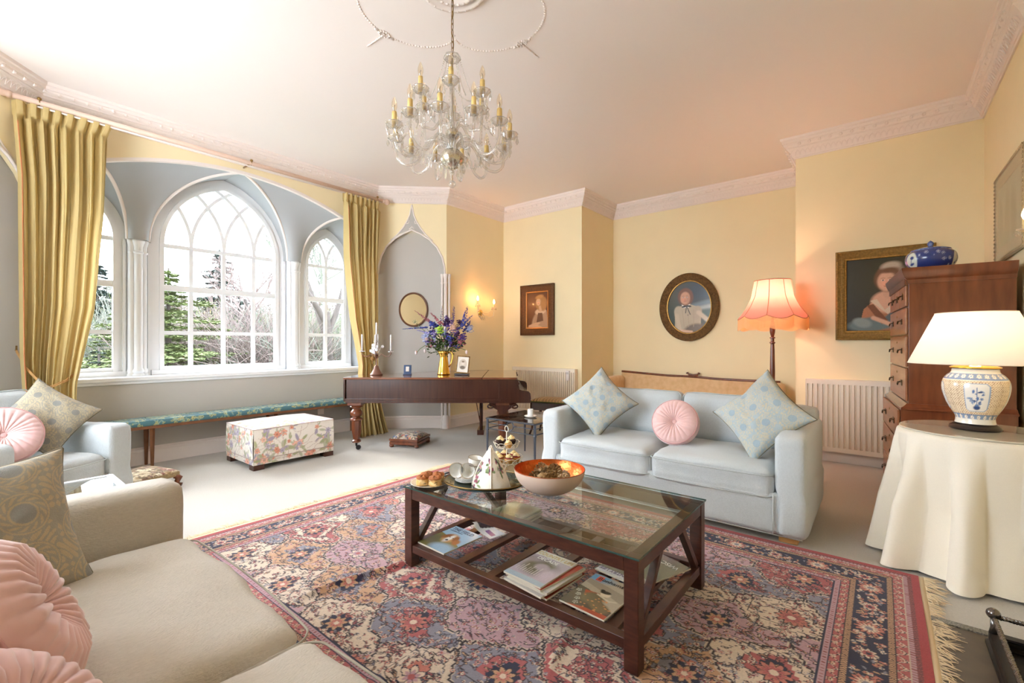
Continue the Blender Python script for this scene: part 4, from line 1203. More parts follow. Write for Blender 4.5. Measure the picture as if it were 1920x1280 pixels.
# ---------------------------------------------------------------- seating
def sofa(name, label, cat, M, W_, D, armw, armh, seath, backh, ncush, m, group=None, frontcush=.02, seed=0, feet=True, legm=None):
    t = thing(name, label, cat, M=M, group=group)
    iw = W_ - 2 * armw
    V = MB().add(*puff((W_ / 2 - .01, D / 2 - .01, .125), .02, 0, 8, seed, .003)); V.v = [(x + W_ / 2, y + D / 2, z + .175) for x, y, z in V.v]
    V.o('base_skirt', m, t, smooth=True)
    # seams down the skirt
    MB().tube([(armw, -.002, .3), (armw - .002, -.004, .18), (armw, -.004, .055)], .003, 5).tube([(W_ - armw, -.002, .3), (W_ - armw, -.004, .18), (W_ - armw, -.004, .055)], .003, 5).tube([(0.02, .004, .055), (W_ - .02, .004, .055)], .004, 5).o('skirt_seam', m, t, smooth=True)
    for sx in (0, 1):
        mb = MB().add(*puff((armw / 2, D / 2, armh / 2 - .025), .045, .004, 16, seed + sx, .004, ws=5))
        cx = armw / 2 if sx == 0 else W_ - armw / 2
        mb.v = [(x * (1 - .05 * (z < 0)) + cx + (1 if sx else -1) * .012 * (z / armh < -.1), y + D / 2 - .012 * (z < -.1), z + armh / 2 + .025) for x, y, z in mb.v]
        a = mb.o('arm', m, t, smooth=True)
        ex = (1 if sx else -1) * armw / 2
        pp = []
        for k in range(9): 
            q = k / 8; pp.append((cx + ex * .90, .004, .06 + q * (armh - .11)))
        pp += [(cx + ex * .9, .006, armh - .018), (cx + ex * .2, .002, armh - .004), (cx - ex * .6, .002, armh - .006), (cx - ex * .93, .006, armh - .035)]
        pass
    mb = MB().add(*puff((W_ / 2 - .02, .085, (backh - .10) / 2), .05, .0, 14, seed + 5, .004)); mb.v = [(x + W_ / 2, y + D - .085 + .05 * 0, z + (backh - .10) / 2 + .04) for x, y, z in mb.v]
    mb.o('back_frame', m, t, smooth=True)
    cw = iw / ncush; sd = D - .20
    for k in range(ncush):
        th = .085
        mb = MB().add(*puff((cw / 2 - .004, sd / 2, th), .06, .040, 32, seed + k * 3, .013, front=-.022, ws=5.5))
        cx = armw + cw * (k + .5); mb.v = [(x + cx, y + sd / 2 - frontcush, z + seath - th) for x, y, z in mb.v]
        c = mb.o('seat_cushion', m, t, smooth=True)
        for zz in (seath - .022, seath - th * 2 + .022):
            lp = [(x + cx, y + sd / 2 - frontcush - (.016 * (1 - (x / (cw / 2)) ** 2) if y < 0 and abs(x) < cw / 2 - .03 else 0), z) for x, y, z in loop_rr(cw / 2 - .003, sd / 2 + .0, .05, zz)]
            L2 = []
            for a, b in zip(lp, lp[1:] + lp[:1]):
                L2.append(a)
                if math.dist(a, b) > .2: L2 += [tuple(a[i] + (b[i] - a[i]) * q / 8 - (.016 * (1 - (2 * q / 8 - 1) ** 2) if (i == 1 and a[1] < sd / 2 - .2 and b[1] < sd / 2 - .2) else 0) for i in range(3)) for q in range(1, 8)]
            MB().tube(L2, .0032, 6, closed=True).o('piping', m_sofa_pipe if m is m_sofa else m_sofa_pipe2, c, smooth=True)
        bh = backh - seath - .01
        mb = MB().add(*puff((cw / 2 - .006, .085, bh / 2), .06, .006, 24, seed + k * 7 + 2, .008, ws=4))
        R_ = Matrix.Rotation(math.radians(-9), 4, 'X')
        bulge = []
        for x, y, z in mb.v:
            if y < 0: y -= .035 * (1 - (x / (cw / 2)) ** 2) * (1 - (z / (bh / 2)) ** 2)
            q = R_ @ Vector((x, y, z)); bulge.append((q.x + cx, q.y + D - .24, q.z + seath + bh / 2 + .006))
        mb.v = bulge
        c = mb.o('back_cushion', m, t, smooth=True)
        lp = [(x, -.060, y) for x, y, _ in loop_rr(cw / 2 - .006, bh / 2 - .004, .05, 0)]
        lp = [tuple(R_ @ Vector(p)) for p in lp]
        MB().tube([(p[0] + cx, p[1] + D - .24, p[2] + seath + bh / 2 + .006) for p in lp], .0034, 6, closed=True).o('piping', m_sofa_pipe if m is m_sofa else m_sofa_pipe2, c, smooth=True)
    if feet:
        for fx in (.10, W_ - .10):
            for fy in (.10, D - .10):
                MB().box(fx - .05, fx + .05, fy - .04, fy + .04, 0, .056).o('foot', mat('pale_oak', C(214, 160, 100), .5), t, bevel=.004)
    return t
sofa('sofa', 'pale blue two-seat slipcovered sofa facing the glass coffee table', 'sofa', Matrix.Translation((-2.20, 3.10, 0)), 1.87, .96, .17, .65, .425, .80, 2, m_sofa, seed=1)
sofa('sofa', 'stone-coloured sofa in the near left corner of the view', 'sofa', Matrix.Translation((-.02, .565, 0)) @ Matrix.Rotation(PI, 4, 'Z'), 2.20, .95, .17, .675, .475, .86, 2, m_sofa2, seed=21)
fA = math.radians(33); ex = Vector((-math.sin(fA), math.cos(fA), 0)); ey = Vector((-math.cos(fA), -math.sin(fA), 0))
org = Vector((-4.0, .47, 0)) - ex * .45
sofa('armchair', 'grey-blue linen armchair standing in front of the left curtain', 'armchair', frame(org, ex, ey, (0, 0, 1)), .90, .86, .19, .625, .43, .88, 1, m_sofa, seed=41)

def leanM(c, nrm, rot=0.0):
    n = Vector(nrm).normalized(); u = Vector((0, 0, 1)); r = u.cross(n).normalized(); u = n.cross(r)
    return frame(c, r, u, n) @ Matrix.Rotation(rot, 4, 'Z')
BL = lambda u, v, s: damask(u, v, s)
OL = lambda u, v, s: damask(u, v, s, CA(150, 146, 132), CA(180, 166, 136), CA(134, 134, 128))
cushion('scatter_cushion', 'blue and cream medallion cushion on its corner at the left arm of the blue sofa', 'cushion', leanM((-1.83, 3.42, .705), (.30, -.84, .42), PI / 4), .225, .095, BL, pip=1, seed=1, group='patterned cushions on the blue sofa', mat_pipe=m_pipe)
cushion('scatter_cushion', 'blue and cream medallion cushion on its corner against the right arm', 'cushion', leanM((-.625, 3.42, .715), (-.22, -.86, .42), PI / 4 + .05), .235, .095, BL, pip=1, seed=2, dent=.25, group='patterned cushions on the blue sofa', mat_pipe=m_pipe)
round_cushion('round_cushion', 'round pleated pink cushion in the middle of the blue sofa', leanM((-1.195, 3.42, .605), (0.05, -.88, .38)), .172, .062)
cushion('scatter_cushion', 'olive and gold medallion cushion in the corner of the armchair', 'cushion', leanM((-4.33, .40, .70), (.88, -.05, .42), PI / 4 + .1), .205, .065, OL, seed=3, mat_pipe=m_pipe)
round_cushion('round_cushion', 'round pleated pink cushion on the armchair seat', leanM((-4.14, .20, .632), (.86, .12, .45)), .185, .06)
cushion('scatter_cushion', 'large olive and gold medallion cushion leaning in the corner of the near sofa', 'cushion', leanM((-1.88, .045, .665), (.86, .20, .40), .04), .215, .08, lambda u, v, s: damask(u, v, s, CA(166, 162, 148), CA(192, 176, 146), CA(150, 152, 148), 1.5), seed=5, mat_pipe=m_pipe, n=200)
round_cushion('round_cushion', 'round pleated pink cushion on the near sofa beside the olive cushion', leanM((-1.30, .045, .65), (.12, .88, .42)), .178, .10)
round_cushion('round_cushion', 'round pleated pink cushion cut off by the bottom left corner of the photo', leanM((-.985, .03, .605), (.25, .60, .75)), .17, .08)

# painted box upholstery
def paintbox(name, parent, x0, x1, y0, y1, z0, z1, paintfn, res=.006, crown=.03, m=None, dome=True):
    V = []; F = []; Cc = []
    def face(f, w, h, seed):
        nu, nv = max(4, int(w / res)), max(4, int(h / res)); P = Paint(nu, nv, w, h, (1, 1, 1)); paintfn(P, seed)
        off = sum(len(v) for v in V); U, Vv = P.x / w, P.y / h
        V.append(f(U, Vv).reshape(-1, 3)); F.append(gridfaces(nu, nv, off)); Cc.append(P.c.reshape(-1, 3))
    W_, D, Hh = x1 - x0, y1 - y0, z1 - z0
    bul = lambda U: .012 * np.sin(U * PI)
    face(lambda U, v: np.stack([x0 + U * W_, y0 - bul(v) * .6 + 0 * U, z0 + v * Hh], -1), W_, Hh, 1)
    face(lambda U, v: np.stack([x1 - U * W_, y1 + bul(v) * .6 + 0 * U, z0 + v * Hh], -1), W_, Hh, 2)
    face(lambda U, v: np.stack([x0 - bul(v) * .6 + 0 * U, y1 - U * D, z0 + v * Hh], -1), D, Hh, 3)
    face(lambda U, v: np.stack([x1 + bul(v) * .6 + 0 * U, y0 + U * D, z0 + v * Hh], -1), D, Hh, 4)
    face(lambda U, v: np.stack([x0 + U * W_, y0 + v * D, z1 + crown * (1 - (2 * U - 1) ** 4) * (1 - (2 * v - 1) ** 4)], -1), W_, D, 5)
    return npmesh(name, np.concatenate(V), np.concatenate(F), m or m_attrcloth, parent, np.concatenate(Cc))
def chintz(P, seed):
    P.c[:] = CA(240, 232, 220)
    floral(P, seed * 11, [CA(222, 160, 136), CA(216, 146, 120), CA(230, 182, 158), CA(180, 168, 184)], [CA(176, 178, 136), CA(192, 192, 164), CA(170, 158, 174)], int(P.W * P.H * 130), .018, .048, CA(204, 186, 172))
t = thing('ottoman', 'long box ottoman in cream chintz with coral roses, in front of the window bench', 'ottoman', (-5.21, 1.785, 0))
paintbox('upholstered_box', t, 0, .655, 0, .80, .05, .385, chintz, crown=.03)
MB().tube([(x + .3275, y + .40, .385) for x, y, _ in loop_rr(.329, .402, .01, 0, 3)], .0035, 6, closed=True).tube([(x + .3275, y + .40, .105) for x, y, _ in loop_rr(.334, .407, .01, 0, 3)], .003, 6, closed=True).o('piping', mat('grey_rose_piping', C(186, 164, 156), .9), t, smooth=True)
for a, b in ((.0, .0), (.555, 0), (0, .70), (.555, .70)): MB().box(a, a + .10, b, b + .10, 0, .048).o('foot', m_table, t, bevel=.004)

def tapestry(P, seed):
    P.c[:] = CA(206, 188, 168); floral(P, seed * 7 + 3, [CA(176, 84, 84), CA(96, 108, 146), CA(206, 130, 96), CA(226, 210, 180)], [CA(86, 96, 64), CA(120, 96, 72), CA(90, 80, 96)], int(P.W * P.H * 700), .008, .02, CA(110, 80, 66))
t = thing('footstool', 'low square wooden footstool with tapestry top on the carpet by the piano', 'footstool', (-4.33, 3.43, 0), math.radians(26))
mb = MB().box(-.175, .175, -.18, .18, .030, .062).box(-.168, .168, -.173, .173, .062, .074).box(-.178, .178, -.183, .183, .074, .098); mb.o('frame', m_mahog, t, bevel=.004)
for a in (-1, 1):
    for b in (-1, 1): MB().lathe([(.001, 0), (.018, 0), (.027, .010), (.027, .02), (.02, .031), (.001, .031)], 16, (a * .155, b * .16, 0)).o('bun_foot', m_mahog, t, smooth=True)
def dome(name, parent, hx, hy, z, hgt, fn, m=None, n=70, seed=1):
    P = Paint(n, n, 2 * hx, 2 * hy, (1, 1, 1)); fn(P, seed); u, v = P.x / hx - 1, P.y / hy - 1
    Z = z + hgt * np.clip((1 - u ** 4) * (1 - v ** 4), 0, 1) ** .6
    return npmesh(name, np.stack([P.x - hx, P.y - hy, Z], -1), gridfaces(n, n), m or m_attrcloth, parent, P.c)
dome('padded_top', t, .165, .17, .098, .052, tapestry)
def tapestry2(P, seed):
    P.c[:] = CA(214, 196, 160); floral(P, seed * 5 + 1, [CA(150, 96, 84), CA(226, 214, 186), CA(140, 110, 96)], [CA(120, 100, 70), CA(170, 140, 100)], 60, .012, .03, CA(110, 84, 70))
t = thing('footstool', 'low beige tapestry footstool with scrolled legs beside the armchair', 'footstool', (-4.72, 1.0, 0), math.radians(18))
dome('padded_top', t, .20, .165, .125, .03, tapestry2)
MB().box(-.20, .20, -.165, .165, .085, .125).o('padded_side', mat('stool_gimp', C(196, 172, 130), .9, noise=.4, nscale=60), t, bevel=.006)
for a in (-1, 1):
    for b in (-1, 1):
        MB().tube([(a * .175, b * .14, .09), (a * .195, b * .16, .07), (a * .185, b * .15, .04), (a * .19, b * .155, .018), (a * .21, b * .17, .008)], [.026, .028, .020, .017, .02], 8).o('scrolled_leg', m_mahog, t, smooth=True)

# window bench
t = thing('window_bench', 'long narrow bench with blue-green floral cushion below the bay window', 'bench', (-5.67, .52, 0))
def brocade(P, seed):
    P.c[:] = CA(84, 126, 134); 
    r = random.Random(seed)
    for _ in range(int(P.W * P.H * 900)):
        x, y = r.uniform(0, P.W), r.uniform(0, P.H); P.rose(x, y, r.uniform(.008, .017), (CA(206, 196, 130), CA(170, 176, 130), CA(60, 90, 96)), 5, r.uniform(0, 6)); a = r.uniform(0, 6); P.ell(x + .02 * math.cos(a), y + .02 * math.sin(a), .016, .005, CA(150, 178, 160), a, .2)
paintbox('cushion', t, 0.0, .285, 0, 3.02, .415, .465, brocade, crown=.012)
MB().box(.005, .28, .0, 3.02, .385, .415).o('seat_rail', m_wood, t, bevel=.003)
for yy in (.06, .70, 1.85, 2.94):
    for xx in (.03, .245):
        MB().tube([(xx, yy, .39), (xx, yy, 0)], [.022, .013], 4).o('leg', m_wood, t)
for k in range(1, 9): MB().tube([(.0, k * .335, .4655), (.14, k * .335, .4772), (.285, k * .335, .4655)], .0022, 5).o('cushion_seam', mat('bench_seam', C(60, 92, 100), .9), t)

# glass side table by the near sofa
t = thing('side_table', 'small white-framed glass side table between armchair and near sofa', 'table', (-3.20, .10, 0))
mw = mat('white_metal_frame', C(226, 228, 232), .3, .4)
f = MB().box(0, .44, 0, .03, .475, .50).box(0, .44, .42, .45, .475, .50).box(0, .03, .03, .42, .475, .50).box(.41, .44, .03, .42, .475, .50); f.o('top_frame', mw, t, bevel=.003)
for a in (0, .41):
    for b in (0, .42): MB().box(a, a + .03, b, b + .03, 0, .475).o('leg', mw, t, bevel=.003)
MB().box(.03, .41, .03, .42, .488, .496).o('glass_top', thin_glass('side_glass', (.9, .95, .97), .12), t)
MB().box(.03, .41, .03, .42, .14, .15).o('lower_shelf', thin_glass('side_glass', (.9, .95, .97), .12), t)

# wrought metal side table behind the sofa arm
t = thing('side_table', 'gunmetal side table with ring-and-bar frieze and glass top beside the blue sofa', 'table', (-3.09, 3.39, 0))
W_, D_, Hh = .62, .65, .45
f = MB().box(0, W_, 0, .022, Hh - .012, Hh).box(0, W_, D_ - .022, D_, Hh - .012, Hh).box(0, .022, 0, D_, Hh - .012, Hh).box(W_ - .022, W_, 0, D_, Hh - .012, Hh); f.o('top_frame', m_iron, t, bevel=.003)
MB().box(.01, W_ - .01, .01, D_ - .01, Hh, Hh + .006).o('glass_top', thin_glass('smoked_glass', (.62, .58, .55), .10), t)
for a in (.015, W_ - .015):
    for b in (.015, D_ - .015):
        MB().tube([(a, b, Hh - .01), (a, b, .34), (a, b, .0)], [.013, .013, .008], 8).ball((a, b, .335), .017, 10, 6).ball((a, b, .31), .013, 10, 6).ball((a, b, .16), .012, 8, 5).o('leg', m_iron, t, auto=40)
for (p, q) in (((0, 0), (W_, 0)), ((0, D_), (W_, D_)), ((0, 0), (0, D_)), ((W_, 0), (W_, D_))):
    P0 = Vector((p[0] + (.015 if p[0] == 0 else -.015), p[1] + (.015 if p[1] == 0 else -.015), 0)); P1 = Vector((q[0] + (.015 if q[0] == 0 else -.015), q[1] + (.015 if q[1] == 0 else -.015), 0))
    d = (P1 - P0).normalized(); c = (P0 + P1) / 2
    b = MB(); z1, z2 = .41, .345
    b.tube([P0 + Vector((0, 0, z2)), P1 + Vector((0, 0, z2))], .005, 6)
    b.tube([P0 + Vector((0, 0, z1 - .01)), c - d * .045 + Vector((0, 0, z1 - .01))], .0045, 6); b.tube([c + d * .045 + Vector((0, 0, z1 - .01)), P1 + Vector((0, 0, z1 - .01))], .0045, 6)
    for s in (-1, 1):
        for k in range(2): b.ball(tuple(c + d * s * (.055 + k * .016) + Vector((0, 0, z1 - .01))), .009, 8, 5)
    b.tube([c + d * .04 * math.cos(a) + Vector((0, 0, z1 - .012 + .04 * math.sin(a))) for a in np.linspace(0, 2 * PI, 28, endpoint=False)], .0055, 8, closed=True)
    b.o('frieze_bar', m_iron, t, smooth=True)
sc_ = setp(MB().lathe(plate_prof(.065, .014), 36).o('candle_dish', m_china, None, smooth=True, loc=(-2.74, 3.68, .456)), 'small white dish under the candle on the metal side table', 'dish')
t = thing('candle', 'white pillar candle on a dish on the metal side table', 'candle', (-2.74, 3.68, .459))
mwax = mat('white_wax', C(236, 234, 230), .5, noise=.1, nscale=60)
MB().lathe([(.001, 0), (.028, 0), (.029, .004), (.028, .076), (.024, .079), (.001, .074)], 28).o('wax', mwax, t, smooth=True)
MB().tube([(0, 0, .07), (.001, 0, .085), (.003, .002, .09)], .0015, 5).o('wick', m_dark, t)

# piano stool
t = thing('piano_stool', 'dark wooden stool with striped pad in front of the left radiator', 'stool', (-3.36, 4.98, 0), math.radians(12))
def stripes(P, seed):
    P.c[:] = CA(196, 160, 110); m_ = (np.sin(P.x * 150) > .1); P.c[m_] = CA(96, 70, 50); P.c[np.sin(P.x * 150) > .9] = CA(206, 180, 130)
dome('striped_pad', t, .24, .165, .445, .04, stripes)
MB().box(-.24, .24, -.165, .165, .43, .447).o('pad_welt', mat('moss_welt', C(84, 92, 40), .9), t, bevel=.004)
MB().box(-.235, .235, -.16, .16, .33, .43).o('box_frame', m_piano, t, bevel=.005)
for a in (-1, 1):
    for b in (-1, 1): MB().tube([(a * .22, b * .145, .42), (a * .225, b * .15, .25), (a * .215, b * .145, .10), (a * .245, b * .17, 0)], [.022, .02, .013, .013], 6).o('leg', m_piano, t, smooth=True)

# settee in the alcove
t = thing('settee', 'long antique settee in pale gold fabric with dark crested rail in the alcove', 'settee', (-3.12, 5.98, 0))
mg = mat('gold_damask', C(214, 178, 128), .7, col2=C(228, 196, 150), nscale=16, sheen=.3); W_ = 2.14
def crest(u):
    x = u * W_; z = .735 + .025 * math.cos(u * 2 * PI) * 0 - .055 * u + .030 * abs(u - .5) * 2 + .018 * math.exp(-((u - .5) / .12) ** 2)
    return x, z
b = MB()
def backf(u, v):
    x, z = crest(u); return (x, .52 + .06 * v + .02 * math.sin(u * PI), .36 + (z - .015 - .36) * v)
b.grid(backf, 40, 8); b.grid(lambda u, v: (backf(1 - u, v)[0], backf(1 - u, v)[1] + .05, backf(1 - u, v)[2]), 40, 8); b.o('upholstered_back', mg, t, smooth=True)
r = MB(); r.tube([(crest(u)[0], .585 + .02 * math.sin(u * PI), crest(u)[1]) for u in np.linspace(0, 1, 40)], .016, 8)
ctx = crest(.5)
r.tube([(ctx[0] - .09, .60, ctx[1] + .045), (ctx[0] - .075, .60, ctx[1] + .055), (ctx[0] - .06, .60, ctx[1] + .035), (ctx[0], .60, ctx[1] + .026), (ctx[0] + .06, .60, ctx[1] + .035), (ctx[0] + .075, .60, ctx[1] + .055), (ctx[0] + .09, .60, ctx[1] + .045)], .013, 8)
r.box(ctx[0] - .06, ctx[0] + .06, .59, .61, ctx[1], ctx[1] + .03)
r.o('crest_rail', m_mahog, t, smooth=True)
for sx in (0, 1):
    mb = MB().add(*puff((.07, .28, .20), .06, .01, 10, 3 + sx, .003)); mb.v = [(x + (.0 if sx == 0 else W_), y + .30, z + .50) for x, y, z in mb.v]; mb.o('padded_arm', mg, t, smooth=True)
mb = MB().add(*puff((W_ / 2 - .03, .27, .07), .05, .02, 14, 9, .003)); mb.v = [(x + W_ / 2, y + .29, z + .36) for x, y, z in mb.v]; mb.o('seat', mg, t, smooth=True)
MB().box(.02, W_ - .02, .03, .56, .24, .30).o('seat_rail', m_mahog, t, bevel=.006)
for xx in (.05, W_ / 2, W_ - .05):
    for yy in (.06, .53): MB().tube([(xx, yy, .25), (xx, yy, .12), (xx, yy, 0)], [.026, .018, .014], 8).o('leg', m_mahog, t, smooth=True)

# ---------------------------------------------------------------- curtains and pole
m_curt2 = shade_mat('gold_silk_lit_through', C(212, 190, 134), k=.2)
def curtain(name, label, ledge, redge, ztop, npl, X0, side, tiez, knot):
    t = thing(name, label, 'curtain', (0, 0, 0))
    nu, nv = 260, 90
    U, Vv = np.meshgrid(np.linspace(0, 1, nu), np.linspace(0, 1, nv)); Z = ztop * Vv + .004
    zs = [p[0] for p in ledge]; L_ = np.interp(Z, zs, [p[1] for p in ledge]); R_ = np.interp(Z, [p[0] for p in redge], [p[1] for p in redge])
    rg = np.random.RandomState(3 + side); ph = rg.rand(3) * 6
    uu = U + .025 * np.sin(U * 9 + ph[0]) * (1 - Vv * .6)
    wave = np.sin(uu * npl * 2 * PI + .5 * np.sin(Z * 2.2 + U * 6)) + .35 * np.sin(uu * npl * 4.7 * PI + ph[1] + Z) + .25 * np.sin(uu * npl * 1.1 * PI + ph[2])
    amp = .040 + .018 * (1 - np.abs(Z - tiez) / 3)
    head = np.clip((Z - (ztop - .13)) / .03, 0, 1)
    wave = wave * (1 - head) + head * (np.clip(np.abs(np.sin(uu * npl * PI)) ** .35 * 2 - 1.6, -1, .4) * .9)
    amp = amp * np.where(Z < .25, 1 + .25 * (1 - Z / .25), 1)
    Y = L_ + (R_ - L_) * U + .006 * np.sin(uu * npl * 4 * PI)
    X = X0 + amp * wave + .14 * np.clip(.5 - Z, 0, .5)
    V = np.stack([X, Y, Z], -1)
    npmesh('drape', V, gridfaces(nu, nv), m_curt2, t)
    # rust coloured edge trim
    e = 0.03 if side == 0 else .03
    pts = [(X[j, int(nu * e)] + .006, Y[j, int(nu * e)], Z[j, 0]) for j in range(2, nv - 4, 2)]
    MB().tube(pts, .004, 5).o('braid_trim', mat('rust_braid', C(196, 126, 84), .9), t, smooth=True)
    kx = X0 + .085
    yl, yr = np.interp(tiez, zs, [p[1] for p in ledge]), np.interp(tiez, [p[0] for p in redge], [p[1] for p in redge])
    tb = MB()
    for o_ in (0, .012):
        tb.tube([(X0 - .06, knot[0][0], knot[0][1] + o_), (kx - .02, knot[0][0] + (knot[1][0] - knot[0][0]) * .3, knot[0][1] + (knot[1][1] - knot[0][1]) * .45 + o_), (kx, knot[1][0], knot[1][1] + o_), (kx - .01, knot[1][0] + (knot[2][0] - knot[1][0]) * .6, knot[1][1] + (knot[2][1] - knot[1][1]) * .5 + o_), (X0 - .02, knot[2][0], knot[2][1] + o_)], .006, 6)
    tb.ball((kx + .004, knot[1][0], knot[1][1]), .022, 10, 6, (1, 1, 1.2)); tb.tube([(kx + .004, knot[1][0], knot[1][1]), (kx + .006, knot[1][0] + .01, knot[1][1] - .07)], .006, 6)
    tb.o('tieback_cord', mat('gold_cord', C(196, 150, 92), .7), t, smooth=True)
    MB().tube([(X0 - .20, knot[0][0], knot[0][1] + .015), (X0 - .06, knot[0][0], knot[0][1] + .01), (X0 - .05, knot[0][0], knot[0][1] + .05)], .006, 6).o('tieback_hook', m_oldbrass, t)
curtain('curtain', 'gold silk curtain left of the bay window, tied back with a cord', [(0, .40), (.6, .37), (1.1, .345), (2.5, .335), (3.09, .30)], [(0, .69), (.5, .665), (.86, .675), (1.0, .70), (1.5, .79), (2.3, .85), (3.0, .87), (3.09, .90)], 3.095, 8, -5.24, 0, .86, [(.33, 1.13), (.48, .83), (.665, .94)])
curtain('curtain', 'gold silk curtain right of the bay window, falling behind the piano', [(0, 3.22), (.6, 3.30), (.9, 3.33), (1.1, 3.30), (1.5, 3.23), (2.3, 3.15), (3.09, 3.12)], [(0, 3.70), (.5, 3.60), (1.0, 3.56), (1.3, 3.58), (2.3, 3.60), (3.09, 3.64)], 3.095, 8, -5.24, 1, 1.0, [(3.60, 1.33), (3.46, 1.0), (3.31, 1.05)])
t = thing('curtain_pole', 'long painted curtain pole across the top of the bay window', 'curtain pole', (-5.24, 0, 3.125))
mp = mat('painted_pole', C(226, 196, 176), .5)
MB().tube([(0, .28, 0), (0, 3.70, 0)], .021, 16).o('rod', mp, t, smooth=True)
for yy, s in ((.28, -1), (3.70, 1)): 
    M_ = Matrix.Translation((0, yy, 0)) @ Matrix.Rotation(-s * PI / 2, 4, 'X')
    MB().lathe([(.001, -.02), (.026, -.02), (.028, .0), (.022, .012), (.03, .03), (.038, .05), (.036, .07), (.026, .088), (.001, .094)], 18, M=M_).o('finial', mp, t, smooth=True)
for yy in (.45, 2.03, 3.60): MB().box(-.20, -.02, yy - .006, yy + .006, -.006, .006).ball((.012, yy, .026), .015, 10, 6).tube([(0, yy, -.022), (.02, yy, .0), (.012, yy, .026)], .005, 6).o('bracket', m_oldbrass, t, smooth=True)
MB().tube([(.0, .4, -.035), (0, 3.62, -.035)], .007, 6).o('traverse_rail', m_trim, t, smooth=True)
# ---------------------------------------------------------------- piano and what stands on it
RV, WV = Vector((math.cos(YAW), math.sin(YAW), 0)), Vector((-math.sin(YAW), math.cos(YAW), 0))
PO = Vector((-4.611, 2.762, 0))
PM = frame(PO, RV, WV, (0, 0, 1))
def pw(px, b, z):   # point on the piano lid, measured along and across it
    return RV * ((px - 960) / 853 * b) + WV * b + Vector((0, 0, z))
t = thing('grand_piano', 'dark rosewood grand piano with closed lid in front of the niche', 'piano', M=PM)
prof_back = [(0, .58), (.25, .66), (.5, .80), (.8, 1.02), (1.05, 1.20), (1.3, 1.31), (1.55, 1.35)]
def outline(x1, e=0.0): return [(-e, -e), (x1 + e, -e), (x1 + e, 1.35 + e)] + [(x, y + e) for x, y in prof_back[::-1]][:-1] + [(-e, .52 + e), (-e, .1)]
MB().prism(outline(1.72, -.004), XY, .555, .795).o('case', m_piano, t, bevel=.004)
MB().prism(outline(1.72, .008), XY, .56, .585).prism(outline(1.72, .004), XY, .535, .56).o('base_moulding', m_piano, t, bevel=.003)
cheek = [(1.70, .535), (2.05, .535), (2.055, .60), (2.05, .640), (2.03, .662), (1.99, .672), (1.955, .676), (1.925, .69), (1.905, .715), (1.905, .73), (1.925, .742), (1.93, .758), (1.915, .768), (1.92, .784), (1.905, .796), (1.70, .796)]
for y0 in (-.004, 1.31): MB().prism(cheek, XZ, y0, y0 + .045).o('cheek', m_piano, t, bevel=.003)
MB().prism([(1.70, .578), (2.056, .578), (2.056, .590), (1.70, .590)], XZ, -.012, .0).o('cheek_moulding', m_piano, t)
MB().box(1.70, 2.03, .03, 1.32, .54, .60).o('key_bed', m_piano, t)
MB().prism([(1.72, .60), (2.0, .605), (1.93, .69), (1.90, .795), (1.72, .795)], XZ, .04, 1.31).o('fallboard', m_piano, t, bevel=.003)
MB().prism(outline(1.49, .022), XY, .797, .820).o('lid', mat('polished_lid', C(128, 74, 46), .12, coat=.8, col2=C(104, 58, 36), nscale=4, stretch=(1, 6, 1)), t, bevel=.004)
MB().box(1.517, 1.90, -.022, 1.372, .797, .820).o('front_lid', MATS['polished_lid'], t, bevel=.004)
MB().box(-.03, -.004, .0, .5, .55, .80).o('tail_moulding', m_piano, t, bevel=.01)
def pleg(x, y):
    MB().box(x - .075, x + .075, y - .075, y + .075, .505, .54).lathe([(.001, .50), (.06, .50), (.07, .485), (.045, .47), (.04, .455), (.062, .43), (.068, .41), (.060, .385), (.038, .37), (.042, .36), (.068, .35), (.07, .338), (.055, .325)], 24, (x, y, 0)) \
        .lathe([(.056, .325), (.052, .20), (.036, .115)], 8, (x, y, 0)).lathe([(.036, .115), (.052, .10), (.050, .085), (.03, .075), (.001, .07)], 20, (x, y, 0)).o('leg', m_mahog, t, auto=35, bevel=0)
    k = MB().tube([(x, y, .075), (x, y, .045), (x + .015, y - .01, .035)], .012, 8); M_ = Matrix.Translation((x + .028, y - .014, .026)) @ Matrix.Rotation(PI / 2, 4, 'X')
    k.lathe([(.001, -.012), (.026, -.012), (.026, .012), (.001, .012)], 18, M=M_).o('caster', m_dark, t.children[-1], auto=40)
for x, y in ((.085, .10), (1.74, .12), (1.74, 1.2)): pleg(x, y)
sc = MB()
for s in (-1, 1):
    sc.tube([(1.74 + s * (.13 - .05 * math.cos(a) * (1 - a / 12)), .045, .50 + .028 * math.sin(a) * (1 - a / 12) - .01) for a in np.linspace(0, 9, 28)], .010, 6)
sc.prism([(1.58, .535), (1.90, .535), (1.87, .49), (1.80, .45), (1.78, .40), (1.70, .40), (1.68, .45), (1.61, .49)], XZ, .05, .14).o('carved_bracket', m_piano, t, bevel=.006)
ly = MB().box(1.42, 1.50, .50, .80, .08, .14).tube([(1.46, .56, .54), (1.46, .52, .40), (1.46, .56, .14)], .014, 8).tube([(1.46, .74, .54), (1.46, .78, .40), (1.46, .74, .14)], .014, 8).tube([(1.40, .50, .535), (1.47, .55, .14)], .006, 6)
ly.o('pedal_lyre', m_piano, t)

LZ = .822
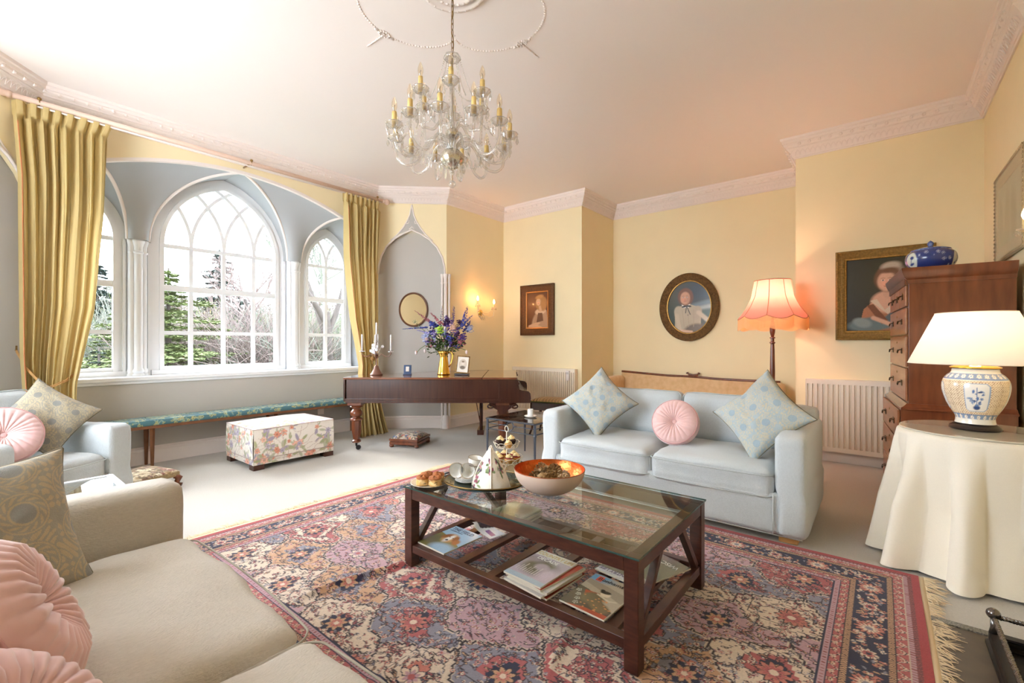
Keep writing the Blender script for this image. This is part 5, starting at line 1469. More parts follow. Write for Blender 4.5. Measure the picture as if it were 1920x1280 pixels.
# five-light candelabra
c0 = pw(706, 5.42, LZ)
t = thing('candelabra', 'five-light metal candelabra with white porcelain flowers on the piano', 'candelabra', tuple(c0), YAW)
mcb = mat('antique_copper', C(132, 98, 84), .4, .6)
MB().lathe([(.001, 0), (.072, 0), (.074, .008), (.06, .022), (.045, .05), (.032, .075), (.026, .10), (.012, .112), (.006, .12), (.006, .22), (.012, .23), (.005, .24), (.005, .40)], 28).o('stem_and_foot', mcb, t, auto=40)
mpor = mat('white_porcelain', C(240, 240, 244), .25)
rgc = random.Random(6)
cands = [(0, 0, .405, .21)]
for ang, rad, zz, hh in ((PI, .172, .29, .185), (0, .172, .285, .185), (PI * 1.5, .045, .30, .17), (PI * .5, .06, .31, .17)):
    dx, dy = math.cos(ang), math.sin(ang)
    MB().tube([(0, 0, .19), (dx * rad * .35, dy * rad * .35, .25), (dx * rad * .6, dy * rad * .6, .22), (dx * rad * .85, dy * rad * .85, .215), (dx * rad, dy * rad, .25), (dx * rad, dy * rad, zz - .02)], .005, 6).o('arm', mcb, t, smooth=True)
    cands.append((dx * rad, dy * rad, zz, hh))
for x, y, z, h in cands:
    MB().lathe([(.001, -.02), (.014, -.018), (.02, -.004), (.016, .0), (.001, 0)], 14, (x, y, z)).o('candle_cup', mcb, t, smooth=True)
    MB().lathe([(.001, 0), (.0115, 0), (.0105, h), (.008, h + .006), (.001, h + .004)], 14, (x, y, z)).tube([(x, y, z + h), (x + .001, y, z + h + .015)], .0012, 4).o('candle', mwax, t, smooth=True)
fl_ = MB()
for x, y, z, h in cands:
    for k in range(6):
        a = k * PI / 3; fl_.ball((x + .022 * math.cos(a), y + .022 * math.sin(a), z - .01), .012, 7, 4, (1, 1, .5))
fl_.o('porcelain_petals', mpor, t, smooth=True)
for k in range(12):
    a = rgc.uniform(0, 6.3); r = rgc.uniform(.03, .085); z = rgc.uniform(.24, .36)
    b = MB()
    for q in range(5): b.ball((r * math.cos(a) + .011 * math.cos(q * 1.256), r * math.sin(a), z + .011 * math.sin(q * 1.256)), .009, 6, 4, (1, .6, 1))
    b.tube([(0, 0, .22), (r * .6 * math.cos(a), r * .6 * math.sin(a), z - .02), (r * math.cos(a), r * math.sin(a), z)], .0018, 4)
    b.o('porcelain_flower', mpor, t, smooth=True)
# small blue frame clock
c0 = pw(764, 5.45, LZ)
t = thing('desk_clock', 'small blue upright desk clock between candelabra and brass jug', 'clock', tuple(c0), YAW + .1)
Mx = Matrix.Translation((0, 0, .002)) @ Matrix.Rotation(math.radians(-12), 4, 'X')
MB().box(-.045, .045, -.006, .006, 0, .115, M=Mx).o('frame', mat('blue_enamel', C(62, 84, 118), .25), t, bevel=.004)
MB().box(-.020, .020, -.012, -.006, .035, .095, M=Mx).o('dial', mat('silver_dial', C(214, 210, 204), .3, .3), t, bevel=.003)
MB().box(-.05, .05, -.03, .03, 0, .012).o('base', MATS['blue_enamel'], t, bevel=.003)
# framed photograph
c0 = pw(866, 5.40, LZ)
t = thing('photo_frame', 'small gilt frame with an oval sepia portrait, tilted back on the piano', 'picture frame', tuple(c0), YAW - .15)
Mx = Matrix.Translation((0, .0, .022)) @ Matrix.Rotation(math.radians(-9), 4, 'X') @ Matrix.Rotation(math.radians(4), 4, 'Y')
MB().sweep([(-.078, 0), (.078, 0), (.078, .205), (-.078, .205)], [(0, -.006), (.009, -.010), (.012, -.004), (.012, .006), (0, .006)], XZ, closed=True)
fr = MB().sweep([(-.078, 0), (-.078, .205), (.078, .205), (.078, 0)], [(0, .006), (0, -.008), (-.009, -.010), (-.012, .0), (-.012, .006)][::1], XZ, closed=True); fr.v = [tuple(Mx @ Vector(v)) for v in fr.v]; fr.o('gilt_frame', m_gold, t)
P = Paint(50, 66, .156, .205, C(236, 228, 214)); P.ell(.078, .105, .045, .062, CA(176, 160, 140), 0, .05); P.ell(.078, .105, .041, .058, CA(214, 202, 184), 0, .1); P.ell(.078, .118, .017, .024, CA(228, 216, 202), 0, .2); P.ell(.078, .138, .018, .012, CA(140, 124, 104), 0, .3); P.ell(.078, .068, .032, .02, CA(120, 104, 88), 0, .3)
Vp = np.stack([P.x - .078, np.zeros(P.x.shape), P.y], -1).reshape(-1, 3); Vp = [tuple(Mx @ Vector(v)) for v in Vp]
npmesh('photograph', Vp, gridfaces(50, 66), m_attr, t, P.c)
MB().box(-.085, .085, -.03, .045, 0, .018).o('stand', m_dark, t, bevel=.004)
MB().beam((0, .03, .15), (0, .09, .0), .03, .004).o('easel_back', m_dark, t)
# brass jug with flowers
c0 = pw(832, 5.50, LZ)
t = thing('jug', 'tall polished brass jug on the piano holding the flowers', 'jug', tuple(c0), YAW)
MB().lathe([(.001, 0), (.076, 0), (.078, .01), (.070, .03), (.055, .14), (.044, .20), (.044, .215), (.055, .26), (.062, .285), (.058, .284), (.041, .215), (.05, .14), (.001, .02)], 40, fn=lambda a, z: 1 + (.22 * max(0, math.cos(a - PI)) ** 8 if z > .25 else 0)).o('body', m_brass, t, smooth=True)
MB().tube([(.05, 0, .265), (.085, 0, .275), (.108, 0, .24), (.105, 0, .19), (.085, 0, .13), (.066, 0, .09)], [.007, .008, .008, .007, .006, .008], 8).o('handle', m_brass, t, smooth=True)
fb = c0 + Vector((0, 0, .29))
S_ = .00645
def fpos(px, py, d=0.0): return RV * ((px - 832) * S_) + Vector((0, 0, (655 - py) * S_)) + WV * d
mst = mat('flower_stem', C(86, 116, 58), .6)
bq = thing('flower_arrangement', 'large bouquet of blue, purple, pink and cream flowers in the brass jug', 'flowers', tuple(fb))
rgb = random.Random(8)
def curve_to(p, sag=.03):
    p = Vector(p); m_ = p * .5 + Vector((0, 0, sag)); return [(0, 0, -.12), (p.x * .15, p.y * .15, -.02), tuple(m_), tuple(p)]
def spike(px, py, px2, py2, cols, n, r, d, nm):
    a, b = fpos(px, py, d), fpos(px2, py2, d * .3)
    s = MB().tube([tuple(Vector((0, 0, -.1))), tuple(a * .9), tuple(a), tuple(b)], .0022, 5).o('stem', mst, bq, smooth=True)
    f = MB()
    n = int(n * 1.5); r = r * 1.25
    for k in range(n):
        q = k / (n - 1); c = a + (b - a) * q; rr = r * (1 - .65 * q)
        for j in range(4):
            an = rgb.uniform(0, 6.3); v = Vector((math.cos(an), math.sin(an), rgb.uniform(-.3, .3))) * rr * 1.5
            f.ball(tuple(c + v), rr * rgb.uniform(.55, .95), 6, 4, (1, 1, .7))
    f.o(nm, cols, bq, smooth=True)
mblue, mlav, mpurp, mdp = mat('delphinium_blue', C(70, 84, 178), .6, noise=.4, nscale=60), mat('lavender_petal', C(166, 160, 210), .6, noise=.2, nscale=60), mat('purple_petal', C(104, 74, 156), .6, noise=.4, nscale=60), mat('deep_purple_petal', C(62, 36, 72), .7)
mfox, mcrm, mblush, mlime, mpale = mat('foxglove_pink', C(196, 116, 130), .6, noise=.3, nscale=80), mat('cream_petal', C(240, 222, 188), .6), mat('blush_petal', C(222, 186, 168), .6), mat('lime_petal', C(168, 208, 70), .6), mat('hydrangea_blue', C(176, 186, 222), .6, noise=.2, nscale=50)
spike(825, 628, 829, 572, mpurp, 12, .011, .02, 'delphinium'); spike(846, 618, 852, 573, mpurp, 13, .013, -.03, 'delphinium'); spike(868, 606, 876, 574, mblue, 11, .014, .02, 'delphinium')
spike(862, 615, 885, 590, mblue, 10, .013, -.05, 'delphinium'); spike(800, 612, 756, 615, mblue, 11, .012, -.05, 'delphinium'); spike(815, 625, 783, 617, mlav, 12, .014, -.07, 'larkspur'); spike(818, 610, 806, 600, mblue, 9, .017, .02, 'delphinium')
spike(812, 606, 778, 581, mfox, 12, .012, .03, 'foxglove'); spike(828, 606, 808, 585, mfox, 11, .013, -.02, 'foxglove'); spike(838, 608, 836, 590, mpurp, 8, .02, .03, 'stock'); spike(872, 618, 880, 600, mblue, 8, .016, .05, 'delphinium')
def bloom(px, py, r, m_, d, nm, n=26, layers=3):
    c = fpos(px, py, d); b = MB()
    for L in range(layers):
        k_ = int(n / layers)
        for j in range(k_):
            a = 2 * PI * j / k_ + L; rr = r * (1 - L * .3); nrm = (-WV + Vector((0, 0, .4))).normalized(); s1 = nrm.orthogonal().normalized(); s2 = nrm.cross(s1)
            p = c + (s1 * math.cos(a) + s2 * math.sin(a)) * rr * rgb.uniform(.5, 1.0) + nrm * (L * r * .22 + rgb.uniform(-.2, .2) * r)
            b.ball(tuple(p), r * rgb.uniform(.16, .34), 7, 5, (rgb.uniform(.6, 1.2), rgb.uniform(.6, 1.2), .5))
    b.ball(tuple(c), r * .34, 8, 6); b.o(nm, m_, bq)
    MB().tube(curve_to(c * .95, .01), .003, 5).o('stem', mst, bq, smooth=True)
bloom(826, 632, .05, mcrm, -.09, 'cream_rose'); bloom(851, 614, .058, mblush, -.10, 'blush_rose'); bloom(826, 617, .056, mlime, -.07, 'lime_chrysanthemum', 36); bloom(801, 630, .06, mpale, -.05, 'hydrangea', 40); bloom(868, 632, .06, mpurp, -.04, 'purple_bloom', 32)
bloom(812, 607, .045, mblue, -.03, 'blue_bloom', 36); bloom(838, 600, .045, mdp, .0, 'dark_purple_bloom', 30); bloom(880, 615, .055, mpale, .03, 'hydrangea', 36); bloom(862, 603, .045, mdp, .02, 'dark_purple_bloom', 30); bloom(803, 634, .028, mblush, -.11, 'small_rose', 18)
bloom(858, 625, .045, mdp, -.06, 'dark_purple_bloom', 28); bloom(848, 635, .04, mpurp, -.03, 'purple_bloom')
bloom(779, 602, .028, mat('poppy_pod', C(132, 150, 116), .6), -.02, 'seed_pod', 8, 1)
for k in range(78):
    a = rgb.uniform(-.25, PI + .25); R0 = rgb.uniform(.04, .19); c = Vector((0, 0, .10)) + RV * (R0 * math.cos(a) * 1.25) + WV * rgb.uniform(-.09, .06) + Vector((0, 0, R0 * math.sin(a) * 1.1 - .02))
    b = MB(); rr = rgb.uniform(.018, .034)
    for q in range(9):
        v = Vector((rgb.uniform(-1, 1), rgb.uniform(-1, 1), rgb.uniform(-1, 1))).normalized() * rr; b.ball(tuple(c + v), rr * rgb.uniform(.35, .6), 6, 4, (1, 1, .6))
    b.o('filler_blossom', rgb.choice((mblue, mlav, mpurp, mpurp, mdp, mpale, mfox, mblue)), bq, smooth=True)
lv = MB()
for k in range(300):
    a = rgb.uniform(0, 2 * PI); ph = rgb.uniform(-.5, 1.2); R0 = rgb.uniform(.05, .20)
    c = Vector((R0 * math.cos(a), R0 * math.sin(a), .03 + R0 * .5 * math.sin(ph) + rgb.uniform(-.06, .10)))
    d = (c + Vector((rgb.uniform(-.05, .05),) * 3)).normalized(); s = d.orthogonal().normalized(); L = rgb.uniform(.02, .05)
    lv.add([tuple(c), tuple(c + d * L * .5 + s * L * .28), tuple(c + d * L), tuple(c + d * L * .5 - s * L * .28)], [(0, 1, 2, 3)])
for (px, py) in ((830, 646), (836, 640), (858, 640), (868, 640), (850, 645), (862, 646), (842, 646)):
    c = fpos(px, py, -.07)
    for j in range(14):
        v = Vector((rgb.uniform(-1, 1), rgb.uniform(-1, 1), rgb.uniform(-.6, .8))) * .03; s = v.orthogonal().normalized() * .01
        lv.add([tuple(c + v * .2), tuple(c + v + s), tuple(c + v * 1.7), tuple(c + v - s)], [(0, 1, 2, 3)])
lv.o('foliage', mat('bouquet_leaf', C(70, 96, 48), .5, noise=.4, nscale=20), bq)
for pts, e in (([(822, 640), (805, 642), (790, 652), (785, 658)], (783, 659)), ([(846, 648), (862, 650), (874, 654)], (876, 658)), ([(812, 642), (801, 648)], (799, 656))):
    MB().tube([tuple(fpos(*p, -.08)) for p in pts], .0035, 6).o('stem', mst, bq, smooth=True)
    MB().ball(tuple(fpos(*e, -.08)), .016, 8, 6, (1, 1, 1.6)).o('drooping_bud', mat('pale_bud', C(224, 208, 206), .6), bq, smooth=True)

# ---------------------------------------------------------------- wall things
def radiator(name, label, x0, x1, y, z0, z1, n):
    t = thing(name, label, 'radiator', (x0, y, z0)); W_, H_ = x1 - x0, z1 - z0
    b = MB(); pts = [(0, 0)]; p = W_ / n
    prof = [(0, 0)]
    for k in range(n): prof += [(k * p + p * .25, 0), (k * p + p * .34, .022), (k * p + p * .66, .022), (k * p + p * .75, 0)]
    prof += [(W_, 0)]
    V = []; F = []
    for z in (.045, H_ - .045): V += [(x, d, z) for x, d in prof]
    m_ = len(prof); F = [(i, i + 1, m_ + i + 1, m_ + i) for i in range(m_ - 1)]
    b.add(V, F); b.box(0, W_, 0, .02, 0, .045).box(0, W_, 0, .02, H_ - .045, H_).box(0, W_, .017, .03, .0, H_)
    b.o('front_panel', m_cream, t, auto=30)
    MB().box(-.004, 0, -.004, .075, 0, H_ + .003).box(W_, W_ + .004, -.004, .075, 0, H_ + .003).o('side_panel', m_cream, t, bevel=.002)
    g = MB().box(0, W_, 0, .075, H_, H_ + .004)
    g.o('top_grille', m_cream, t, bevel=.001)
    MB().tube([(W_ + .03, .04, .05), (W_ + .03, .04, -z0)], .008, 8).lathe([(.001, 0), (.014, 0), (.014, .05), (.001, .05)], 12, (W_ + .03, .04, .03)).o('valve_pipe', m_china, t, smooth=True)
    return t
radiator('radiator', 'cream panel radiator behind the piano and the striped stool', -4.50, -3.37, 5.572, .15, .825, 34)
radiator('radiator', 'cream ribbed radiator between the blue sofa and the tall chest', -.60, .44, 5.572, .11, .83, 24)
t = thing('heat_meter', 'small white box fixed on the right end of the left radiator', 'meter', (-3.475, 5.545, .665)); MB().box(-.028, .028, 0, .026, 0, .14).o('casing', mat('white_plastic', C(236, 226, 220), .4), t, bevel=.004)
MB().box(-.02, .02, -.002, 0, .09, .12).o('display', mat('meter_window', C(206, 196, 190), .2), t)

def framed(name, label, cat, Mw, W_, H_, fw, paintfn, depth=.04, fm=m_gold, res=.0042, oval=False, prof=None, innerm=None):
    """local x right, y up, z towards the room; origin at the centre of the picture"""
    t = thing(name, label, cat, M=Mw)
    prof = prof or [(0, 0), (0, depth * .8), (-fw * .2, depth), (-fw * .45, depth * .75), (-fw * .6, depth * .8), (-fw * .85, depth * .45), (-fw, depth * .4), (-fw, 0)]
    if oval: path = [(W_ / 2 * math.cos(a), H_ / 2 * math.sin(a)) for a in np.linspace(0, 2 * PI, 72, endpoint=False)]
    else: path = [(-W_ / 2, -H_ / 2), (W_ / 2, -H_ / 2), (W_ / 2, H_ / 2), (-W_ / 2, H_ / 2)]
    f = MB().sweep(path, [(-n, w) for n, w in prof], lambda u, v, w: (u, v, w), closed=True)
    L = 0; 
    for a, b in zip(path, path[1:] + path[:1]):
        L = math.dist(a, b); m_ = max(1, int(L / .028)); d = ((b[0] - a[0]) / L, (b[1] - a[1]) / L)
        for k in range(m_):
            q = (k + .5) / m_; f.ball((a[0] + (b[0] - a[0]) * q - d[1] * fw * .2, a[1] + (b[1] - a[1]) * q + d[0] * fw * .2, depth * .98), .0085, 5, 3, (1, 1, .5))
    f.o('frame', fm, t, auto=50)
    if innerm is not None:
        s = fw * .9
        path2 = [(-W_ / 2 + s, -H_ / 2 + s), (W_ / 2 - s, -H_ / 2 + s), (W_ / 2 - s, H_ / 2 - s), (-W_ / 2 + s, H_ / 2 - s)] if not oval else [((W_ / 2 - s) * math.cos(a), (H_ / 2 - s) * math.sin(a)) for a in np.linspace(0, 2 * PI, 72, endpoint=False)]
        MB().sweep(path2, [(0, .003), (0, depth * .5), (.012, depth * .45), (.016, .01)], lambda u, v, w: (u, v, w), closed=True).o('inner_slip', innerm, t)
    w, h = W_ - 1.5 * fw, H_ - 1.5 * fw
    if oval:
        n1, n2 = 220, 100; A, Rr = np.meshgrid(np.linspace(0, 2 * PI, n1), np.linspace(0, 1, n2)); P = Paint(n1, n2, 1, 1, (0, 0, 0)); P.W, P.H = w, h
        P.x, P.y = w / 2 * (1 + Rr * np.cos(A)), h / 2 * (1 + Rr * np.sin(A)); P.win = lambda *a: (slice(None), slice(None)); nu, nv = n1, n2
    else:
        nu, nv = int(w / res), int(h / res); P = Paint(nu, nv, w, h, (0, 0, 0))
    paintfn(P, w, h)
    npmesh('canvas', np.stack([P.x - w / 2, P.y - h / 2, np.full(P.x.shape, .008)], -1), gridfaces(nu, nv) if not oval else gridfaces(nu, nv)[:, ::1], m_oil, t, P.c, smooth=False)
    MB().box(-W_ / 2 * .7, W_ / 2 * .7, -H_ / 2 * .7, H_ / 2 * .7, -.004, .004).o('backing', m_dark, t)
    return t
def face(P, cx, cy, s, skin, hair, tw=0.0):
    """a small painted head, s = face height"""
    P.ell(cx + .02 * s, cy + .12 * s, .50 * s, .60 * s, hair, 0, .12)
    P.ell(cx - tw * s * .1, cy, .34 * s, .46 * s, skin, 0, .12)
    P.ell(cx - .10 * s, cy - .10 * s, .16 * s, .16 * s, skin * CA(250, 190, 180) / CA(220, 190, 180), 0, .6, .5)
    P.ell(cx + .22 * s, cy - .05 * s, .12 * s, .34 * s, skin * .72, 0, .5, .6)
    for e in (-.13, .12):
        P.ell(cx + (e - tw * .1) * s, cy + .06 * s, .065 * s, .028 * s, CA(236, 226, 214), 0, .3); P.ell(cx + (e - tw * .1) * s, cy + .06 * s, .03 * s, .03 * s, CA(40, 30, 28), 0, .3)
        P.line((cx + (e - .07 - tw * .1) * s, cy + .15 * s), (cx + (e - tw * .1) * s, cy + .17 * s), .013 * s, hair * .9, .7); P.line((cx + (e - tw * .1) * s, cy + .17 * s), (cx + (e + .07 - tw * .1) * s, cy + .15 * s), .013 * s, hair * .9, .7)
    P.line((cx - tw * .1 * s, cy + .0 * s), (cx - (.03 + tw * .1) * s, cy - .10 * s), .016 * s, skin * .75, .6)
    P.ell(cx - tw * .1 * s, cy - .12 * s, .05 * s, .02 * s, skin * .62, 0, .4)
    P.ell(cx - tw * .1 * s, cy - .22 * s, .075 * s, .022 * s, CA(176, 96, 86), 0, .4)
    for q in (-1, 1): P.line((cx + (-tw * .1 + q * .05) * s, cy - .222 * s), (cx + (-tw * .1 + q * .10) * s, cy - .205 * s), .012 * s, CA(160, 90, 80))
def p_girl(P, w, h):
    P.c[:] = CA(92, 54, 34); P.ell(w * .3, h * .55, w * .5, h * .5, CA(128, 76, 46), 0, .8, .8)
    sk, hr = CA(226, 178, 138), CA(176, 124, 72)
    P.ell(w * .60, h * .10, w * .34, h * .36, CA(196, 158, 124), -.1, .1); P.poly([(w * .30, h * .0), (w * .95, 0), (w * .88, h * .48), (w * .55, h * .52), (w * .40, h * .36)], CA(188, 148, 114)); P.ell(w * .62, h * .46, w * .22, h * .08, CA(224, 190, 156), .15, .15)
    P.poly([(w * .46, h * .18), (w * .74, h * .22), (w * .70, h * .42), (w * .52, h * .42)], CA(110, 74, 52)); P.ell(w * .36, h * .12, w * .26, h * .045, sk * .95, .25, .1); P.ell(w * .40, h * .08, w * .28, h * .04, sk, -.1, .1)
    P.ell(w * .66, h * .66, w * .24, h * .19, hr, 0, .12); P.line((w * .60, h * .62), (w * .63, h * .50), w * .075, sk * .9); face(P, w * .57, h * .70, h * .20, sk, hr, 1.2); P.ell(w * .74, h * .60, w * .10, h * .13, hr * 1.1, .2, .3); P.ell(w * .58, h * .83, w * .16, h * .05, hr * 1.3, .2, .3)
    P.noisec(.12, 4)
ML = lambda x, y, z: frame((x, y, z), (1, 0, 0), (0, 0, 1), (0, -1, 0))
framed('portrait_painting', 'small dark-framed portrait of a long-haired girl beside the wall lamp', 'painting', ML(-4.065, 5.645, 1.705), .62, .77, .115, p_girl, .05, mat('dark_gilt', C(112, 74, 44), .4, .5, noise=.5, nscale=70, bump=.5, bscale=120), innerm=mat('bright_gilt', C(206, 146, 84), .35, .7))
def p_lady(P, w, h):
    P.c[:] = CA(74, 72, 52); P.ell(w * .75, h * .78, w * .42, h * .25, CA(44, 62, 80), .2, .6); P.ell(w * .85, h * .50, w * .3, h * .05, CA(176, 182, 178), .1, .5); P.ell(w * .8, h * .56, w * .34, h * .04, CA(110, 128, 138), .2, .6); P.ell(w * .85, h * .38, w * .3, h * .07, CA(66, 84, 66), .1, .4); P.ell(w * .12, h * .35, w * .25, h * .25, CA(48, 62, 50), 0, .5)
    P.poly([(w * .20, 0), (w * .74, 0), (w * .76, h * .40), (w * .70, h * .50), (w * .50, h * .56), (w * .30, h * .52), (w * .20, h * .42)], CA(182, 168, 142)); P.ell(w * .30, h * .40, w * .11, h * .13, CA(186, 172, 146), .3, .1); P.ell(w * .66, h * .40, w * .11, h * .12, CA(180, 164, 140), -.3, .1)
    P.line((w * .70, h * .40), (w * .92, h * .24), w * .06, CA(206, 190, 166)); P.line((w * .24, h * .36), (w * .30, h * .12), w * .055, CA(198, 182, 156)); P.ell(w * .62, h * .10, w * .22, h * .10, CA(104, 86, 66), .2, .2); P.line((w * .34, h * .08), (w * .56, h * .06), w * .035, CA(218, 178, 146))
    for k in range(3): P.line((w * (.36 + k * .12), h * .45), (w * (.40 + k * .1), h * .15), w * .008, CA(170, 154, 130))
    P.ell(w * .43, h * .575, w * .06, h * .05, CA(214, 170, 138), 0, .2); P.ell(w * .43, h * .68, w * .165, h * .155, CA(104, 62, 44), 0, .12); face(P, w * .42, h * .665, h * .25, CA(204, 152, 122), CA(112, 68, 48))
    P.poly([(w * .34, h * .56), (w * .42, h * .52), (w * .53, h * .56), (w * .50, h * .49), (w * .38, h * .49)], CA(238, 234, 226)); P.ell(w * .40, h * .515, w * .055, h * .016, CA(30, 32, 38), .2, .1); P.ell(w * .50, h * .52, w * .055, h * .016, CA(30, 32, 38), -.2, .1); P.line((w * .45, h * .51), (w * .43, h * .40), w * .011, CA(30, 32, 38)); P.line((w * .46, h * .51), (w * .53, h * .37), w * .011, CA(30, 32, 38)); P.ell(w * .48, h * .36, w * .01, w * .01, CA(60, 54, 50))
    P.noisec(.08, 5)
framed('portrait_painting', 'oval gilt-framed portrait of a lady in beige blouse with black bow', 'painting', ML(-2.12, 6.625, 1.71), .83, .965, .115, p_lady, .05, mat('dark_bronze_gilt', C(120, 86, 46), .42, .6, noise=.6, nscale=40, bump=.8, bscale=90), oval=True, innerm=mat('worn_gilt', C(186, 142, 74), .38, .7, noise=.4, nscale=60))
def p_mother(P, w, h):
    P.c[:] = CA(34, 30, 18); P.ell(w * .62, h * .7, w * .4, h * .35, CA(62, 60, 28), 0, .8, .8)
    sk = CA(222, 176, 146)
    P.poly([(w * .18, 0), (w * .95, 0), (w * .90, h * .30), (w * .66, h * .46), (w * .44, h * .46), (w * .26, h * .32)], CA(176, 118, 80)); P.ell(w * .55, h * .40, w * .20, h * .14, sk, 0, .12)
    P.poly([(w * .34, h * .42), (w * .42, h * .44), (w * .52, h * .30), (w * .70, h * .44), (w * .74, h * .42), (w * .56, h * .24)], CA(224, 206, 178)); P.ell(w * .36, h * .12, w * .30, h * .09, CA(104, 122, 122), .1, .15); P.ell(w * .24, h * .14, w * .12, h * .06, CA(136, 152, 148), -.3, .2); P.ell(w * .62, h * .22, w * .14, h * .05, CA(92, 110, 112), .7, .2)
    P.poly([(w * .30, h * .36), (w * .38, h * .38), (w * .56, h * .16), (w * .48, h * .12)], CA(126, 78, 48)); P.line((w * .38, h * .20), (w * .62, h * .10), w * .04, sk); P.line((w * .62, h * .10), (w * .74, h * .20), w * .05, sk * .95)
    P.ell(w * .55, h * .54, w * .055, h * .09, sk * .92, 0, .15); P.ell(w * .57, h * .74, w * .14, h * .16, CA(122, 84, 56), 0, .12); P.ell(w * .60, h * .80, w * .13, h * .075, CA(176, 160, 140), .1, .3)
    face(P, w * .55, h * .66, h * .27, sk, CA(120, 82, 56), .3); P.ell(w * .59, h * .855, w * .115, h * .05, CA(190, 176, 156), .15, .3); P.ell(w * .57, h * .80, w * .11, h * .035, CA(118, 82, 56), .1, .35)
    P.ell(w * .76, h * .16, w * .12, h * .15, CA(220, 206, 190), 0, .12); P.ell(w * .76, h * .40, w * .075, h * .11, CA(206, 160, 130), 0, .12); face(P, w * .745, h * .385, h * .18, CA(228, 184, 156), CA(200, 160, 112), -.5)
    P.noisec(.10, 6)
framed('portrait_painting', 'large gilt-framed portrait of a woman in a cap holding a child, behind the chest', 'painting', ML(.02, 5.645, 1.67), .745, .88, .085, p_mother, .045, mat('ochre_gilt', C(150, 116, 56), .45, .5, noise=.4, nscale=60, bump=.4, bscale=120), innerm=MATS['worn_gilt'])
def p_right(P, w, h):
    P.c[:] = CA(226, 204, 176); P.ell(w * .18, h * .42, w * .09, h * .30, CA(186, 158, 124), .1, .3); P.ell(w * .42, h * .38, w * .10, h * .36, CA(196, 160, 120), -.1, .3); P.ell(w * .26, h * .2, w * .2, h * .10, CA(206, 190, 140), .1, .6); P.ell(w * .65, h * .4, w * .1, h * .3, CA(180, 150, 118), .1, .4); P.noisec(.05, 7)
MR = frame((.695, 4.585, 2.115), (0, -1, 0), (0, 0, 1), (-1, 0, 0))
tt = framed('framed_picture', 'large pale watercolour in a thin silver frame on the right wall', 'painting', MR, .90, .64, .03, p_right, .02, mat('silver_frame', C(196, 180, 150), .3, .6))
MB().sweep([(-.425, -.295), (.425, -.295), (.425, .295), (-.425, .295)], [(0, .009), (0, .012), (.075, .012), (.075, .009)], lambda u, v, w: (u, v, w), closed=True).o('mount_board', mat('mount_board', C(224, 190, 158), .8), tt)
MB().box(-.43, .43, -.30, .30, .014, .016).o('glazing', m_pane, tt)
# oval mirror in the niche
nM = Vector((.686, -.728, 0)).normalized(); pM = Vector(((C1 + C2) / 2)[:].tolist() + [0]) + nM * -.062 + Vector((.01, .01, 1.672))
sx_ = Vector((0, 0, 1)).cross(nM)
t = thing('oval_mirror', 'oval wooden-framed mirror hanging in the grey niche behind the piano', 'mirror', M=frame(pM, sx_, (0, 0, 1), nM))
path = [(.205 * math.cos(a), .245 * math.sin(a)) for a in np.linspace(0, 2 * PI, 72, endpoint=False)]
MB().sweep(path, [(0, 0), (0, .012), (.008, .022), (.020, .018), (.026, .008), (.026, 0)], lambda u, v, w: (u, v, w), closed=True).o('wooden_frame', mat('walnut_frame', C(104, 66, 42), .35), t, auto=40)
MB().sweep([(x * .90, y * .91) for x, y in path], [(0, .0), (0, .014), (.005, .010), (.005, 0)], lambda u, v, w: (u, v, w), closed=True).o('gilt_slip', m_oldbrass, t, auto=40)
MB().add([(x * .95, y * .95, .009) for x, y in path], [tuple(range(72))]).o('looking_glass', m_mirror, t)
# ---------------------------------------------------------------- lamps
m_bulb = mat('warm_bulb', C(255, 220, 170), .3, emit=(1.0, .62, .28), estr=14)
def bulb_light(loc, e, col, size=.03, name='lamp_light'):
    l = light(name, 'POINT', loc, e, col, size); return l
# floor lamp
FX, FY = -.86, 5.30
t = thing('floor_lamp', 'turned wood standard lamp with fringed pink scalloped shade', 'floor lamp', (FX, FY, 0))
MB().lathe([(.001, 0), (.15, 0), (.155, .02), (.14, .035), (.06, .05), (.03, .07), (.001, .07)], 36).o('base', m_mahog, t, auto=40)
MB().lathe([(.02, .06), (.034, .12), (.022, .20), (.019, .40), (.024, .90), (.020, 1.13), (.017, 1.19), (.026, 1.20), (.026, 1.208), (.016, 1.215), (.016, 1.245), (.026, 1.25), (.026, 1.258), (.014, 1.265), (.024, 1.31), (.026, 1.35), (.016, 1.40), (.010, 1.44), (.008, 1.60), (.001, 1.60)], 24).o('turned_pole', m_mahog, t, auto=40)
msh = shade_mat('pink_silk_shade', C(246, 164, 152), k=.42)
NS = 8
def shp(u, v):
    a = u * 2 * PI; q = abs(math.sin(a * NS / 2)); z0 = 1.475 - .035 * q
    rs = [(0, 1.0), (.25, .80), (.55, .66), (1, .56)]
    r = .318 * float(np.interp(v, [p[0] for p in rs], [1.0, .79, .625, .525]))
    r *= (1 - .045 * (1 - q) * 1)
    return (r * math.cos(a), r * math.sin(a), z0 + (1.838 - z0) * v)
MB().grid(shp, 128, 24, wrap=True).o('shade', msh, t, smooth=True)
sm = MB()
for k in range(NS): sm.tube([Vector(shp(k / NS, v)) * 1.0 for v in np.linspace(0, 1, 14)], .0035, 5)
sm.tube([shp(u, 0) for u in np.linspace(0, 1, 96, endpoint=False)], .0045, 5, closed=True).tube([shp(u, 1) for u in np.linspace(0, 1, 64, endpoint=False)], .0045, 5, closed=True)
sm.o('shade_braid', mat('rose_braid', C(206, 150, 124), .8), t, smooth=True)
fr = MB(); n_ = 420
for k in range(n_):
    u = k / n_; x, y, z = shp(u, 0); fr.tube([(x, y, z - .002), (x * 1.006, y * 1.006, z - .07), (x * 1.01, y * 1.01, z - .112 - .004 * (k % 2))], [.0016, .0021, .0017], 4, caps=False)
